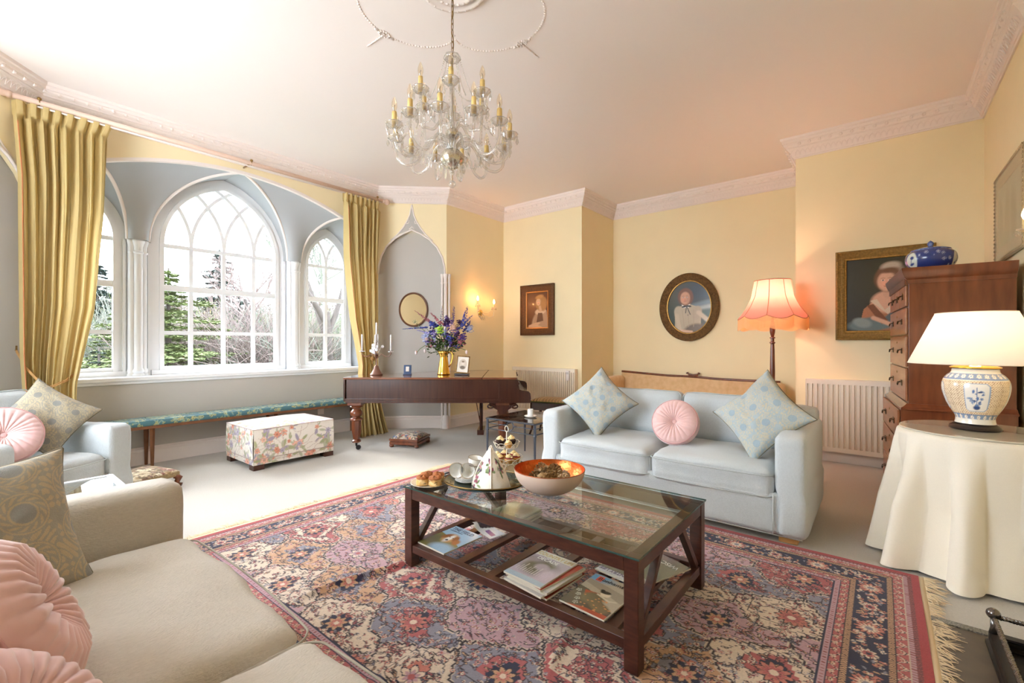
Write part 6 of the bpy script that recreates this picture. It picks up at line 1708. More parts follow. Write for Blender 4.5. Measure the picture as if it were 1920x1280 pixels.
fr.o('fringe', shade_mat('cream_fringe', C(252, 224, 176), k=.45), t, smooth=True)
MB().ball((0, 0, 1.64), .03, 12, 8, (1, 1, 1.3)).o('bulb', m_bulb, t, smooth=True)
bulb_light((FX, FY, 1.66), 24, (1.0, .58, .40), .04, 'floor_lamp_light')
# table lamp on the round table
TX, TY, TZ = .395, 3.47, .738
t = thing('table_lamp', 'blue and white pierced porcelain table lamp with cream cone shade', 'table lamp', (TX, TY, TZ))
MB().lathe([(.001, 0), (.098, 0), (.104, .008), (.100, .018), (.088, .026), (.080, .03), (.001, .03)], 40).o('black_plinth', mat('ebonised_wood', C(36, 26, 24), .3), t, auto=40)
bp_ = [(.080, .03), (.081, .042), (.074, .055), (.080, .075), (.098, .105), (.118, .15), (.130, .195), (.134, .23), (.130, .262), (.115, .288), (.094, .305), (.088, .314), (.092, .322), (.097, .328), (.001, .328)]
bs = []
for (a, b) in zip(bp_[:-1], bp_[1:]):
    m_ = max(1, int(math.dist(a, b) / .0035)); bs += [(a[0] + (b[0] - a[0]) * k / m_, a[1] + (b[1] - a[1]) * k / m_) for k in range(m_)]
# smooth the profile
bs = [tuple(np.mean([bs[min(max(i + d, 0), len(bs) - 1)] for d in (-4, -3, -2, -1, 0, 1, 2, 3, 4)], axis=0)) for i in range(len(bs))]
nu, nv = 260, len(bs)
P = Paint(nu, nv, .84, .31, C(238, 234, 222)); P.y = np.array([[b[1] - .03] * nu for b in bs]); P.x = np.meshgrid(np.linspace(0, .84, nu), np.arange(nv))[0]; P.win = lambda *a: (slice(None), slice(None))
lat = (P.y > .058) & (P.y < .238); cell = (np.sin(P.x * 520) * np.sin(P.y * 520)); P.c[lat] = CA(238, 220, 190); P.c[lat & (cell > .45)] = CA(150, 108, 80)
bl, bl2, ink = CA(96, 126, 176), CA(150, 172, 204), CA(52, 78, 130)
rgl = random.Random(4)
for k in range(4):
    cx = .105 + k * .21
    for e, c in ((0, bl2), (.004, CA(240, 238, 232))):
        m_ = (np.abs(P.x - cx) < .052 - e) & (np.abs(P.y - .148) < .075 - e) & (np.abs(P.x - cx) + np.abs(P.y - .148) < .112 - e * 1.4); P.c[m_] = c
    P.ell(cx, .095, .016, .012, ink, 0, .2); P.ell(cx, .108, .009, .006, bl, 0, .2)
    for j in range(17):
        a, r = rgl.uniform(.1, PI - .1), rgl.uniform(.015, .085); x, y = cx + math.cos(a) * r * .42, .112 + math.sin(a) * r
        if rgl.random() < .45: P.rose(x, y, rgl.uniform(.006, .011), (bl, bl2, ink), 6, 0)
        else: P.ell(x, y, .010, .0045, rgl.choice((bl, bl2, ink)), rgl.uniform(0, 3), .2)
    P.line((cx, .11), (cx, .20), .0015, bl)
for y0, y1, st in ((.03, .052, .04), (.243, .272, .035)):
    P.c[(P.y > y0) & (P.y < y1)] = bl2 * .8; 
    for k in range(int(.84 / st)): P.rose(k * st + .01, (y0 + y1) / 2, .012, (CA(240, 224, 200), CA(240, 236, 228), bl), 6, k)
P.c[(P.y > .052) & (P.y < .055)] = bl; P.c[(P.y > .24) & (P.y < .243)] = bl
A = np.linspace(0, 2 * PI, nu) + 2.3; V = np.array([[(r * math.cos(a), r * math.sin(a), z) for a in A] for r, z in bs])
npmesh('porcelain_body', V, gridfaces(nu, nv), mat('glazed_porcelain', attr=True, rough=.12, coat=.5), t, P.c)
MB().lathe([(.100, .328), (.102, .334), (.085, .340), (.062, .352), (.052, .366), (.03, .372), (.012, .376), (.010, .43), (.001, .43)], 36).o('brass_cap', m_brass, t, smooth=True)
mls = shade_mat('cream_card_shade', C(250, 242, 230), k=.42)
MB().lathe([(.276, .352), (.160, .625)][::1], 72).o('shade', mls, t, smooth=True)
MB().tube([(.276 * math.cos(a), .276 * math.sin(a), .352) for a in np.linspace(0, 2 * PI, 72, endpoint=False)], .002, 5, closed=True).tube([(.16 * math.cos(a), .16 * math.sin(a), .625) for a in np.linspace(0, 2 * PI, 60, endpoint=False)], .002, 5, closed=True).o('shade_rim', mls, t, smooth=True)
MB().ball((0, 0, .47), .028, 12, 8, (1, 1, 1.3)).o('bulb', m_bulb, t, smooth=True)
bulb_light((TX, TY, TZ + .48), 5.5, (1.0, .86, .70), .04, 'table_lamp_light')

# round table with floor-length cloth
RX_, RY_ = .41, 3.45
t = thing('round_table', 'round side table hidden under a floor-length cream cloth, glass on top', 'table', (RX_, RY_, 0))
MB().lathe([(.001, .70), (.33, .70), (.33, .722), (.001, .722)], 48).lathe([(.02, .0), (.02, .7)], 12).o('wooden_top', m_wood, t)
def cl(u, v):
    a = u * 2 * PI
    if v < .14: r = .336 * v / .14; z = .7265
    else:
        q = (v - .14) / .86; f = 2 * max(0, math.sin(a * 10 + .9 * math.sin(a * 2) + .5)) ** .65 - 1; f2 = math.sin(a * 5 + 1.3)
        amp = min(1, q * 1.8) ** 1.2
        r = .336 + .010 * math.sin(min(1, q * 8) * PI / 2) + (.055 + .05 * q) * q + amp * (.064 * f + .014 * f2 - .018); z = .7265 - .006 * min(1, q * 15) - .705 * q
    return (r * math.cos(a) * (1 if math.cos(a) < 0 or v < .14 else min(1, 1.0)), r * math.sin(a), z)
MB().grid(cl, 300, 60, wrap=True).o('cloth', mat('cream_twill', C(242, 234, 216), .85, noise=.03, nscale=200, bump=.10, bscale=500, sheen=.2), t, smooth=True)
MB().lathe([(.001, .7285), (.325, .7285), (.327, .731), (.327, .735), (.325, .737), (.001, .737)], 72).o('glass_top', mat('table_cover_glass', C(206, 200, 182), .04, coat=.6), t, auto=40)

# ---------------------------------------------------------------- tall mahogany chest
t = thing('chest_on_chest', 'tall mahogany chest-on-chest of drawers seen from its side', 'chest of drawers', (.15, 4.16, 0), math.radians(4.5))
DP, WD = .515, .93
MB().box(0, DP, 0, WD, .78, 1.63).o('upper_case', m_mahog, t, bevel=.003)
MB().box(-.045, DP, -.03, WD + .03, .06, .745).o('lower_case', m_mahog, t, bevel=.003)
MB().sweep([(DP, -.0), (0, 0), (0, WD), (DP, WD)], [(0, .745), (.045, .745), (.045, .757), (.03, .765), (.01, .785), (0, .785)], XY).o('waist_moulding', m_mahog, t, auto=30)
MB().sweep([(DP, 0), (0, 0), (0, WD), (DP, WD)], [(-.01, 1.61), (.006, 1.61), (.010, 1.635), (.024, 1.65), (.03, 1.668), (.036, 1.685), (.040, 1.705), (.040, 1.715), (-.3, 1.715), (-.3, 1.63)], XY).o('cornice', m_mahog, t, auto=30)
MB().box(-.02, DP - .02, .01, WD - .01, 1.60, 1.714).o('top_board', m_mahog, t)
MB().box(-.055, DP, -.04, WD + .04, 0, .06).o('plinth', m_mahog, t, bevel=.005)
mdr = mat('faded_drawer_walnut', C(166, 112, 76), .35, coat=.3, col2=C(140, 90, 58), nscale=5, stretch=(1, .5, 5))
m_hand = mat('tarnished_brass', C(70, 54, 36), .4, .7)
def drawer(x, y0, y1, z0, z1, nh):
    d = MB().box(x - .014, x, y0 + .006, y1 - .006, z0 + .006, z1 - .006).o('drawer', mdr, t, bevel=.004)
    cs = [(y0 + y1) / 2] if nh == 1 else [y0 + (y1 - y0) * .22, y0 + (y1 - y0) * .78]
    for c in cs:
        h = MB().box(x - .018, x - .014, c - .035, c + .035, (z0 + z1) / 2 - .018, (z0 + z1) / 2 + .022)
        h.tube([(x - .018, c - .028, (z0 + z1) / 2 + .01), (x - .034, c - .028, (z0 + z1) / 2 + .006), (x - .038, c - .018, (z0 + z1) / 2 - .014), (x - .038, c + .018, (z0 + z1) / 2 - .014), (x - .034, c + .028, (z0 + z1) / 2 + .006), (x - .018, c + .028, (z0 + z1) / 2 + .01)], .003, 6)
        h.o('handle', m_hand, d)
    MB().tube([(x - .013, (y0 + y1) / 2, z1 - .05), (x - .017, (y0 + y1) / 2, z1 - .05)], .008, 10).o('keyhole', m_oldbrass, d)
for k in range(3): drawer(0, .02 + k * .297, .02 + (k + 1) * .297, 1.45, 1.605, 1)
for z0, z1 in ((1.255, 1.45), (1.03, 1.255), (.79, 1.03)): drawer(0, .02, WD - .02, z0, z1, 2)
for z0, z1 in ((.53, .74), (.29, .53), (.07, .29)): drawer(-.045, -.01, WD + .01, z0, z1, 2)
# ginger jar
t = thing('ginger_jar', 'squat blue and white porcelain jar with lid on top of the tall chest', 'jar', (.285, 4.53, 1.716))
jp = [(.075, 0), (.085, .004), (.118, .03), (.140, .065), (.147, .10), (.140, .135), (.120, .155), (.112, .160)]
js = []
for (a, b) in zip(jp[:-1], jp[1:]): js += [(a[0] + (b[0] - a[0]) * k / 8, a[1] + (b[1] - a[1]) * k / 8) for k in range(8)]
js.append(jp[-1]); js = [tuple(np.mean([js[min(max(i + d, 0), len(js) - 1)] for d in (-3, -2, -1, 0, 1, 2, 3)], axis=0)) for i in range(len(js))]
nu, nv = 200, len(js); P = Paint(nu, nv, .90, .16, C(44, 62, 128)); P.y = np.array([[b[1]] * nu for b in js]); P.x = np.meshgrid(np.linspace(0, .90, nu), np.arange(nv))[0]; P.win = lambda *a: (slice(None), slice(None))
rgj = random.Random(5)
for _ in range(26): P.rose(rgj.uniform(0, .9), rgj.uniform(.02, .145), rgj.uniform(.010, .016), (CA(150, 164, 206), CA(56, 74, 140), CA(206, 212, 226)), 8, 0)
for _ in range(40):
    x, y = rgj.uniform(0, .9), rgj.uniform(.02, .15); P.line((x, y), (x + rgj.uniform(-.02, .02), y + rgj.uniform(-.02, .02)), .0018, CA(170, 182, 214))
for k in range(3):
    cx = .09 + k * .30; P.ell(cx, .085, .042, .06, CA(214, 222, 214), 0, .05); P.line((cx - .01, .05), (cx + .01, .11), .003, CA(60, 80, 140)); P.ell(cx, .06, .02, .008, CA(60, 80, 140), .3, .2); P.ell(cx + .008, .105, .014, .012, CA(50, 66, 130), 0, .2)
A = np.linspace(0, 2 * PI, nu) + 3.2; npmesh('body', np.array([[(r * math.cos(a), r * math.sin(a), z) for a in A] for r, z in js]), gridfaces(nu, nv), MATS['glazed_porcelain'], t, P.c)
MB().lathe([(.114, .158), (.114, .166), (.095, .174), (.05, .186), (.016, .190), (.014, .198), (.020, .208), (.016, .222), (.006, .232), (.001, .236)], 36).o('lid', mat('cobalt_glaze', C(40, 58, 124), .12, coat=.5, col2=C(120, 140, 190), nscale=60), t, smooth=True)

# ---------------------------------------------------------------- wall sconces
mcg = m_crys
def droplet(mb, x, y, z, s=1.0):
    mb.ball((x, y, z - .006 * s), .004 * s, 6, 4); mb.add(*drop_geo(x, y, z - .012 * s, s))
def drop_geo(x, y, z, s):
    n = 6; V = [(x, y, z)]; 
    for (r, dz) in ((.0055, .012), (.009, .028)): V += [(x + r * s * math.cos(2 * PI * k / n), y + r * s * .55 * math.sin(2 * PI * k / n), z - dz * s) for k in range(n)]
    V.append((x, y, z - .044 * s)); F = []
    for k in range(n):
        l = (k + 1) % n; F += [(0, 1 + l, 1 + k), (1 + k, 1 + l, 1 + n + l, 1 + n + k), (1 + n + k, 1 + n + l, 1 + 2 * n)]
    return V, F
def sconce(name, label, Mw, arms, e, col):
    t = thing(name, label, 'wall lamp', M=Mw)     # local z out of the wall, y up
    MB().lathe([(.001, 0), (.045, 0), (.048, .008), (.03, .02), (.02, .03), (.001, .034)], 24).o('backplate', m_brass, t, smooth=True)
    for (x, y, z) in arms:
        a = MB().tube([(0, 0, .02), (x * .25, -.045, z * .4), (x * .6, -.07, z * .75), (x * .92, -.045, z), (x, y - .03, z)], .006, 8).o('glass_arm', mcg, t, smooth=True)
        R90 = Matrix.Translation((x, y - .03, z)) @ Matrix.Rotation(-PI / 2, 4, 'X')
        MB().lathe([(.001, 0), (.02, .002), (.038, .012), (.040, .016), (.02, .008), (.001, .006)], 20, M=R90).o('drip_pan', mcg, a, smooth=True)
        MB().lathe([(.001, .0), (.011, 0), (.011, .07), (.001, .07)], 14, M=R90).o('candle_sleeve', mat('ivory_sleeve', C(236, 214, 160), .5), a, smooth=True)
        MB().lathe([(.001, .07), (.009, .075), (.016, .095), (.013, .115), (.005, .135), (.001, .142)], 14, M=R90).o('candle_bulb', m_bulb, a, smooth=True)
        for k in range(8):
            an = k * PI / 4; V, F = drop_geo(0, 0, 0, .8); MB().add([(vx + x + .038 * math.cos(an), vz + y - .02, vy + z + .038 * math.sin(an)) for vx, vy, vz in V], F).o('crystal_drop', mcg, a)
        w = Mw @ Vector((x, y + .075, z)); bulb_light(tuple(w), e * (1.8 if x < 0 else .6), col, .016, 'sconce_light')
    for k in range(6): V, F = drop_geo(0, 0, 0, 1.1); MB().add([(vx + (k - 2.5) * .02, vz - .05 - .02 * (k % 2), vy + .05) for vx, vy, vz in V], F).o('crystal_pendant', mcg, t)
    d = MB()
    for (x, y, z) in arms:
        d = MB()
        for k in range(14): q = k / 13; d.ball((x * q, (y - .03) * q - .05 * math.sin(q * PI) + .01, .03 + (z - .03) * q), .0045, 6, 4)
        d.o('bead_chain', mcg, t)
    return t
MS = frame((-4.745, 5.09, 1.66), (0, 1, 0), (0, 0, 1), (1, 0, 0))
sconce('wall_sconce', 'two-arm crystal wall light glowing orange to the left of the girl portrait', MS, [(-.16, .13, .10), (.18, .10, .12)], 24, (1.0, .42, .13))
MS2 = frame((.88, 4.115, 1.76), (1, 0, 0), (0, 0, 1), (0, -1, 0))
sconce('wall_sconce', 'crystal wall light just entering the frame at the right edge', MS2, [(-.225, .12, .17), (.2, .12, .17)], 3.2, (1.0, .62, .36))

# ---------------------------------------------------------------- hearth and fender
t = thing('hearth', 'dark tiled hearth slab at the right end of the rug', 'hearth', (0, 0, 0))
mh = mat('hearth_tile', C(92, 78, 62), .35, noise=.35, nscale=9)
for i in range(5):
    for j in range(4):
        MB().box(.17 + i * .21, .17 + (i + 1) * .21 - .003, 1.0 + j * .415, 1.0 + (j + 1) * .415 - .003, 0, .007).o('hearth_tile', mh, t)
MB().box(.17, 1.2, 2.66, 2.70, 0, .012).o('speckled_kerb', mat('speckled_marble', C(150, 144, 130), .3, col2=C(40, 38, 36), nscale=160), t, bevel=.003)
t = thing('fender', 'low dark metal fireplace fender with rope-twist rail and ball corner', 'fender', (.345, 2.585, .0075))
b = MB().sweep([(1.0 - .345, 0), (0, 0), (0, -1.4)], [(-.02, 0), (.03, 0), (.03, .012), (.012, .02), (.012, .035), (.022, .045), (.022, .052), (-.012, .052), (-.012, .02), (-.02, .012)], XY); b.o('moulded_base', m_dark, t, auto=30)
MB().box(0.0, .62, -1.4, -.01, .001, .006).o('ash_plate', mat('soot_black', C(14, 12, 12), .6), t)
MB().tube([(0, 0, .05), (0, 0, .075), (0, 0, .12)], [.014, .009, .010], 10).ball((0, 0, .128), .022, 14, 8).o('corner_ball', mat('burnished_steel', C(120, 116, 112), .2, .9), t, smooth=True)
for d in ((1, 0), (0, -1)):
    b = MB(); L = .62 if d[0] else 1.4
    for s in range(3):
        b.tube([(d[0] * q * L + (0 if d[0] else .005 * math.cos(q * L * 200 + s * 2.09)), d[1] * q * L + (.005 * math.cos(q * L * 200 + s * 2.09) if d[0] else 0), .118 + .005 * math.sin(q * L * 200 + s * 2.09)) for q in np.linspace(0.02, 1, int(L * 120))], .0055, 5)
    b.o('twisted_rail', MATS['burnished_steel'], t, smooth=True)
t = thing('fire_iron', 'brass ball-topped fire iron standing inside the fender', 'fire iron', (.50, 2.33, .014))
MB().lathe([(.001, 0), (.03, 0), (.025, .01), (.006, .02), (.005, .09), (.012, .095), (.001, .10)], 16).ball((0, 0, .118), .032, 16, 10).o('stem_and_ball', m_brass, t, smooth=True)

# ---------------------------------------------------------------- chandelier
HX, HY = -2.0, 1.9
t = thing('chandelier', 'large crystal chandelier with candle bulbs hanging from the ceiling rose', 'chandelier', (HX, HY, 0))
ch = MB()
for k in range(11):
    z = 3.315 - k * .036; a = (k % 2) * PI / 2
    ch.tube([(.008 * math.cos(q) * math.cos(a), .008 * math.cos(q) * math.sin(a), z + .023 * math.sin(q)) for q in np.linspace(0, 2 * PI, 14, endpoint=False)], .002, 5, closed=True)
ch.tube([(.006 * math.sin(z * 30), .004 * math.cos(z * 23), z) for z in np.linspace(3.34, 2.93, 20)], .003, 5)
ch.o('chain', m_oldbrass, t, smooth=True)
MB().lathe([(.001, 2.945), (.02, 2.94), (.045, 2.925), (.05, 2.905), (.042, 2.90), (.02, 2.915), (.001, 2.92)], 24, fn=lambda a, z: 1 + .06 * math.cos(a * 8)).o('top_bowl', mcg, t, smooth=True)
MB().tube([(0, 0, 2.93), (0, 0, 2.22)], .005, 8).o('stem', m_oldbrass, t, smooth=True)
MB().lathe([(.001, 2.74), (.016, 2.73), (.012, 2.66), (.02, 2.58), (.014, 2.50), (.012, 2.475), (.001, 2.475)], 16).lathe([(.02, 2.44), (.018, 2.40), (.028, 2.36), (.001, 2.355)], 16).o('glass_baluster', mcg, t, smooth=True)
MB().ball((0, 0, 2.455), .042, 20, 12, (1, 1, .85)).o('silvered_ball', m_crysd, t, smooth=True)
MB().lathe([(.02, 2.355), (.05, 2.35), (.072, 2.325), (.070, 2.295), (.045, 2.262), (.015, 2.245), (.001, 2.243)], 32, fn=lambda a, z: 1 + .03 * math.cos(a * 12)).o('lower_bowl', m_crysd, t, smooth=True)
MB().tube([(0, 0, 2.25), (0, 0, 2.21)], .004, 6).ball((0, 0, 2.23), .012, 10, 6).ball((0, 0, 2.155), .022, 14, 8).o('bottom_ball', mcg, t, smooth=True)
MB().tube([(0, 0, 2.21), (0, 0, 2.175)], .003, 6).o('ball_hook', m_oldbrass, t)
msl = mat('chandelier_sleeve', C(232, 202, 130), .6); mbc = thin_glass('clear_bulb', (1, .94, .82), .10)
def arm(z_hub, r, z_pan, drop, low):
    """one arm pointing along +x, with its sub-parts"""
    a = MB().tube(smooth_path([(.018, 0, z_hub), (.05, 0, z_hub + .05), (r * .38, 0, z_hub + .045), (r * .58, 0, z_hub - drop * .7), (r * .80, 0, z_hub - drop), (r * .96, 0, z_hub - drop * .55), (r, 0, z_pan - .03), (r, 0, z_pan)], 5), .0085, 10).o('glass_arm', mcg, t, smooth=True)
    P0 = (r, 0, z_pan)
    MB().lathe([(.001, -.004), (.012, -.006), (.034, .004), (.048, .022), (.050, .026), (.044, .020), (.02, .006), (.001, .004)], 24, P0, fn=lambda q, z: 1 + .05 * math.cos(q * 10) * (z > .01)).o('drip_pan', mcg, a, smooth=True)
    MB().lathe([(.001, .004), (.0145, .004), (.015, .04), (.0135, .09), (.001, .09)], 12, P0, fn=lambda q, z: 1 + .06 * math.sin(q * 4)).o('candle_sleeve', msl, a, smooth=True)
    MB().lathe([(.006, .09), (.010, .098), (.0165, .122), (.0155, .140), (.009, .162), (.002, .175), (.001, .177)], 14, P0).o('candle_bulb', mbc, a, smooth=True)
    MB().tube([(r, 0, z_pan + .09), (r + .003, 0, z_pan + .115), (r - .003, 0, z_pan + .13)], .0012, 4).o('filament', m_dark, a)
    for k in range(5):
        d = MB(); q = k * PI * .4 + .3; x, y = r + .046 * math.cos(q), .046 * math.sin(q); V, F = drop_geo(x, y, z_pan + .012, 1.45 if k % 2 else 1.1)
        d.add(V, F); d.ball((x, y, z_pan + .014), .0055, 6, 4); d.o('crystal_drop', mcg, a)
    return a
def ring_of_arms(proto, n, off, skip_first=True):
    proto.rotation_euler = (0, 0, off)
    for k in range(1, n):
        c = copy_tree(proto, t); c.rotation_euler = (0, 0, off + 2 * PI * k / n)
ring_of_arms(arm(2.47, .205, 2.64, .02, 0), 6, .25)
ring_of_arms(arm(2.36, .345, 2.42, .085, 1), 12, .1)
def swag(p, q, sag, n=16):
    return [(p[0] + (q[0] - p[0]) * k / n, p[1] + (q[1] - p[1]) * k / n, p[2] + (q[2] - p[2]) * k / n - sag * math.sin(k / n * PI)) for k in range(n + 1)]
def beads(mb, pts, r=.0046):
    for p in pts: mb.ball(p, r, 6, 4)
for k in range(6):
    an = .25 + k * PI / 3; an2 = an + PI / 6; d = MB()
    beads(d, swag((.046 * math.cos(an2), .046 * math.sin(an2), 2.90), (.16 * math.cos(an2), .16 * math.sin(an2), 2.62), .03, 30)); d.o('bead_chain', mcg, t, smooth=True); d = MB()
    beads(d, swag((.205 * math.cos(an), .205 * math.sin(an), 2.65), (.205 * math.cos(an + PI / 3), .205 * math.sin(an + PI / 3), 2.65), .07, 22))
    d.o('bead_chain', mcg, t, smooth=True)
for k in range(12):
    an = .1 + k * PI / 6; d = MB()
    beads(d, swag((.345 * math.cos(an), .345 * math.sin(an), 2.43), (.345 * math.cos(an + PI / 6), .345 * math.sin(an + PI / 6), 2.43), .06, 18)); d.o('bead_chain', mcg, t, smooth=True); d = MB()
    an2 = an + PI / 12; beads(d, swag((.205 * math.cos(.25 + round((an - .25) / (PI / 3)) * PI / 3), .205 * math.sin(.25 + round((an - .25) / (PI / 3)) * PI / 3), 2.63), (.30 * math.cos(an), .30 * math.sin(an), 2.37), .05, 18))
    x, y = .17 * math.cos(an2), .17 * math.sin(an2)
    d.o('bead_chain', mcg, t)
    for (rr_, zz, ss) in ((.17, 2.335, 1.5), (.07, 2.27, 1.3), (.045, 2.235, 1.2)):
        if rr_ == .045 and k % 2: continue
        d = MB(); V, F = drop_geo(rr_ * math.cos(an2), rr_ * math.sin(an2), zz, ss); d.add(V, F); d.ball((rr_ * math.cos(an2), rr_ * math.sin(an2), zz + .003), .005, 6, 4); d.o('crystal_pendant', mcg, t)
for o in list(t.children):
    pass
# ---------------------------------------------------------------- garden beyond the bay window
go = MB().box(-70, -6.4, -40, 60, -1.0, -.75).o('lawn', mat('winter_grass', C(66, 76, 44), .95, noise=.35, nscale=3)); go['kind'] = 'structure'
m_bark = mat('grey_bark', C(66, 60, 56), .9, noise=.3, nscale=8); m_twig = mat('reddish_twig', C(104, 92, 88), .9); m_twig2 = mat('lichen_twig', C(98, 102, 92), .9)
m_con = mat('cedar_green', C(60, 78, 72), .9, noise=.4, nscale=2); m_con2 = mat('golden_conifer', C(104, 118, 70), .9, noise=.4, nscale=2); m_ever = mat('dark_evergreen', C(58, 74, 62), .9, noise=.4, nscale=2)
def bare_tree(name, label, x, y, h, seed, m, spread=.5, depth=6, group=None, lean=0, r0=None):
    rg = random.Random(seed); t = thing(name, label, 'tree', (x, y, -.8), group=group)
    big, fine = MB(), MB()
    def br(p, d, L, r, k):
        pts = [p]; dd = d.copy(); n = 3
        for i in range(n):
            dd = (dd + Vector((rg.uniform(-.2, .2), rg.uniform(-.2, .2), rg.uniform(-.06, .12)))).normalized(); pts.append(pts[-1] + dd * L / n)
        (big if k >= depth - 1 else fine).tube(pts, [r, r * .88, r * .78, r * .66], 4 if k < depth - 1 else 7, caps=False)
        if k == 0: return
        for _ in range(3 if k > 1 else 4):
            q = rg.uniform(.45, 1.0); i = min(2, int(q * 3)); pp = pts[i] + (pts[i + 1] - pts[i]) * (q * 3 - i if q < 1 else 1)
            nd = (dd + Vector((rg.uniform(-1, 1), rg.uniform(-1, 1), rg.uniform(-.35, .7))) * spread * 1.5).normalized()
            br(pp, nd, L * rg.uniform(.58, .8), r * .58, k - 1)
    br(Vector((0, 0, 0)), Vector((lean, lean * .4, 1)).normalized(), h * .36, r0 or h * .022, depth)
    big.o('trunk', m_bark, t, smooth=True); fine.o('branches', m, t)
    return t
def conifer(name, label, x, y, h, w, seed, m, tiers=14, group=None, droop=.1, zb=.1):
    rg = np.random.RandomState(seed); t = thing(name, label, 'tree', (x, y, -.8), group=group)
    MB().tube([(0, 0, 0), (0, 0, h)], [h * .03, .02], 7).o('trunk', m_bark, t)
    Vs, Fs = [], []; n = 0
    for k in range(tiers):
        f = (k + rg.uniform(-.5, .5)) / tiers; f = min(.99, max(0, f)); z = h * (zb + (1 - zb) * f); R = w * (1 - f) ** .8 * rg.uniform(.75, 1.1)
        nb = int(7 + 6 * (1 - f))
        for j in range(nb):
            a = rg.uniform(0, 2 * PI); z = h * min(1, zb + (1 - zb) * (f + rg.uniform(-.5, .5) / tiers)); r1 = R * rg.uniform(.6, 1.1); m_ = int(70 + 150 * (1 - f))
            q = rg.rand(m_) ** .6; px = q * r1 * math.cos(a); py = q * r1 * math.sin(a); wd = r1 * .28 * np.sin(q * PI * .9 + .2)
            off = rg.uniform(-1, 1, m_) * wd; px = px - math.sin(a) * off; py = py + math.cos(a) * off; pz = z - droop * q * r1 + rg.normal(0, .03, m_) * h * .12
            s = rg.uniform(.03, .085, m_) * (h / 5) ** .5; aa = rg.uniform(0, 6.3, m_); dx, dy = np.cos(aa) * s, np.sin(aa) * s; tz = rg.uniform(-.3, .3, m_) * s
            c = np.stack([px, py, pz], -1)
            quad = np.stack([c + np.stack([-dx, -dy, -tz], -1), c + np.stack([dy * .45, -dx * .45, tz * 0], -1), c + np.stack([dx, dy, tz], -1), c + np.stack([-dy * .45, dx * .45, tz * 0 + s * .3], -1)], 1)
            Vs.append(quad.reshape(-1, 3)); Fs.append(np.arange(m_ * 4).reshape(-1, 4) + n); n += m_ * 4
    npmesh('needles', np.concatenate(Vs), np.concatenate(Fs), m, t, smooth=False)
    return t
def bush(name, label, x, y, w, h, seed, m, group=None, n=420):
    rg = random.Random(seed); t = thing(name, label, 'bush', (x, y, -.8), group=group); b = MB()
    for k in range(n):
        a = rg.uniform(0, 6.3); r = rg.uniform(0, w * .5); d = Vector((rg.uniform(-.8, .8), rg.uniform(-.8, .8), 1)).normalized(); p = Vector((r * math.cos(a), r * math.sin(a), 0)); pts = [p]
        for i in range(4):
            d = (d + Vector((rg.uniform(-.4, .4), rg.uniform(-.4, .4), rg.uniform(-.25, .05)))).normalized(); pts.append(pts[-1] + d * h * .3 * rg.uniform(.6, 1.2))
        b.tube(pts, [.016, .013, .010, .007, .004], 3, caps=False)
        for _ in range(2):
            i = rg.randint(1, 3); q = pts[i]; dd = (d + Vector((rg.uniform(-1, 1), rg.uniform(-1, 1), rg.uniform(-.3, .6)))).normalized(); b.tube([q, q + dd * h * .16, q + dd * h * .3 + Vector((0, 0, -.05))], [.008, .006, .003], 3, caps=False)
    b.o('twigs', m, t)
    return t
def at(px, X):   # garden point seen near column px of the view, X metres out
    u = (px - 960) / 853; d = (RV * u + WV); k = X / d.x; return (X, d.y * k)
conifer('cedar_tree', 'tall blue-green layered conifer behind the middle window panes', *at(412, -26), 6.9, 2.6, 1, m_con, 24)
conifer('conifer_tree', 'golden green spreading conifer low at the left of the middle window', *at(316, -14), 3.9, 3.0, 2, m_con2, 30, droop=.05, zb=.02)
conifer('conifer_tree', 'golden green conifer low in the left window pane', *at(232, -17), 3.3, 1.8, 12, m_con2, 24, droop=.05, zb=.02)
conifer('conifer_tree', 'dark green conifer seen in the left window beside the curtain', *at(182, -24), 5.4, 2.2, 3, m_con, 26)
conifer('evergreen_shrub', 'dark evergreen shrub at the foot of the left window', *at(186, -13), 1.9, 1.3, 4, m_ever, 8, zb=.02)
conifer('conifer_tree', 'dark fir low behind the right half of the middle window', *at(450, -30), 5.2, 2.4, 5, m_con, 22)
bare_tree('bare_tree', 'bare wide-branched tree behind the right half of the middle window', *at(495, -17), 6.2, 11, m_twig, .62, 6)
bare_tree('bare_tree', 'large bare tree with a leaning trunk close outside the right window', *at(612, -13), 8.2, 12, m_twig2, .55, 6, lean=.12, r0=.16)
bare_tree('bare_tree', 'slender bare tree between the left and middle windows', *at(262, -24), 5.4, 13, m_twig2, .6, 6)
bare_tree('bare_tree', 'small bare tree among the shrubs behind the middle window', *at(352, -25), 5.4, 14, m_twig, .65, 6)
bare_tree('bare_tree', 'bare tree at the back of the garden seen in the right window', *at(572, -26), 7.0, 15, m_twig, .6, 6)
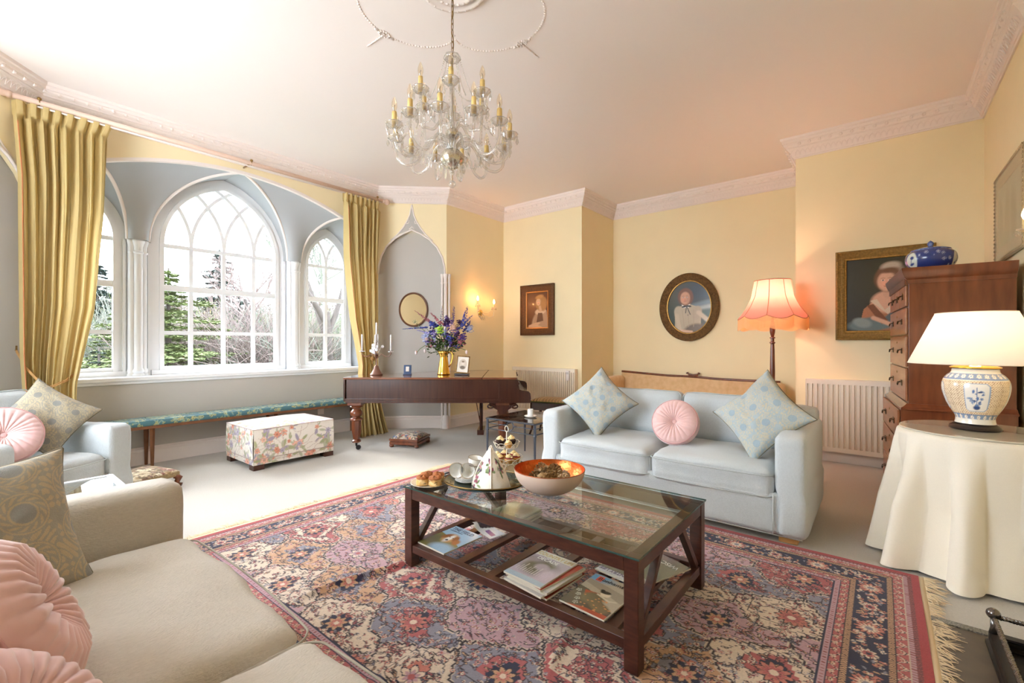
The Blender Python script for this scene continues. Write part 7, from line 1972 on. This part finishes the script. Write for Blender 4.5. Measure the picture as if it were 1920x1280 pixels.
BL_ = ['leafless shrub just outside the curtain edge of the left window', 'leafless shrub filling the right side of the left window', 'leafless shrub behind the golden conifer in the middle window', 'grey leafless shrub in the second column of middle panes', 'reddish leafless shrub at the centre of the middle window',
    'nearest reddish leafless shrub in the third column of middle panes', 'leafless shrub in the last column of the middle window panes', 'leafless shrub low behind the far window column', 'leafless shrub below the leaning tree in the right window', 'leafless shrub at the right edge of the right window',
    'tall pale shrub at the far left of the garden, behind the curtain', 'tall shrub far off behind the near window column', 'tall shrub far off in the second column of middle panes', 'tall shrub far off at the right of the middle window', 'tall shrub far off in the right window']
k_ = 0
for px, X, w, h, m in ((170, -20, 5, 3.4, m_twig2), (225, -22, 5, 3.2, m_twig2), (300, -24, 6, 3.6, m_twig), (365, -20, 5, 3.0, m_twig2), (420, -18, 5, 2.9, m_twig), (470, -15, 4.6, 3.0, m_twig), (520, -16, 5, 3.2, m_twig), (560, -15, 4, 3.0, m_twig2), (600, -17, 5, 3.2, m_twig2), (640, -17, 5, 3.3, m_twig2),
                    (140, -30, 8, 4.6, m_twig2), (260, -34, 9, 4.6, m_twig), (380, -34, 9, 4.7, m_twig2), (500, -32, 9, 4.6, m_twig), (590, -30, 8, 4.7, m_twig2)):
    bush('leafless_bush', BL_[k_], *at(px, X), w, h, 30 + k_, (m_con2 if k_ in (2, 3, 9) else m), 'leafless shrubs in the garden thicket', n=520 if X > -25 else 420); k_ += 1
for px, X in ((200, -46), (340, -48), (470, -46), (600, -44)):
    conifer('distant_tree', 'distant dark treetop ' + {200: 'far behind the left window', 340: 'far behind the golden conifer', 470: 'far behind the right side of the middle window', 600: 'far behind the right window'}[px], *at(px, X), 6.0 + (px % 7) * .2, 4.5, px, m_ever, 12, group='distant dark trees behind the garden', zb=.0)

TH_ = ['thicket at the far left end of the garden boundary', 'thicket in the middle of the left window', 'thicket behind the near window column', 'thicket in the first column of the middle window', 'thicket in the second column of the middle window', 'thicket below the tall cedar', 'thicket in the third column of the middle window', 'thicket in the fourth column of the middle window', 'thicket behind the left half of the right window', 'thicket behind the right half of the right window']
for k, (px, X, hh) in enumerate(((150, -36, 5.0), (205, -38, 5.4), (255, -37, 5.0), (310, -38, 5.3), (365, -37, 4.9), (418, -36, 5.5), (472, -35, 5.1), (525, -34, 5.5), (578, -33, 5.3), (630, -32, 5.7))):
    bush('thicket', TH_[k], *at(px, X), 8, hh * .9, 60 + k, m_twig2 if k % 2 else m_ever, 'dense thickets at the back of the garden', n=900)
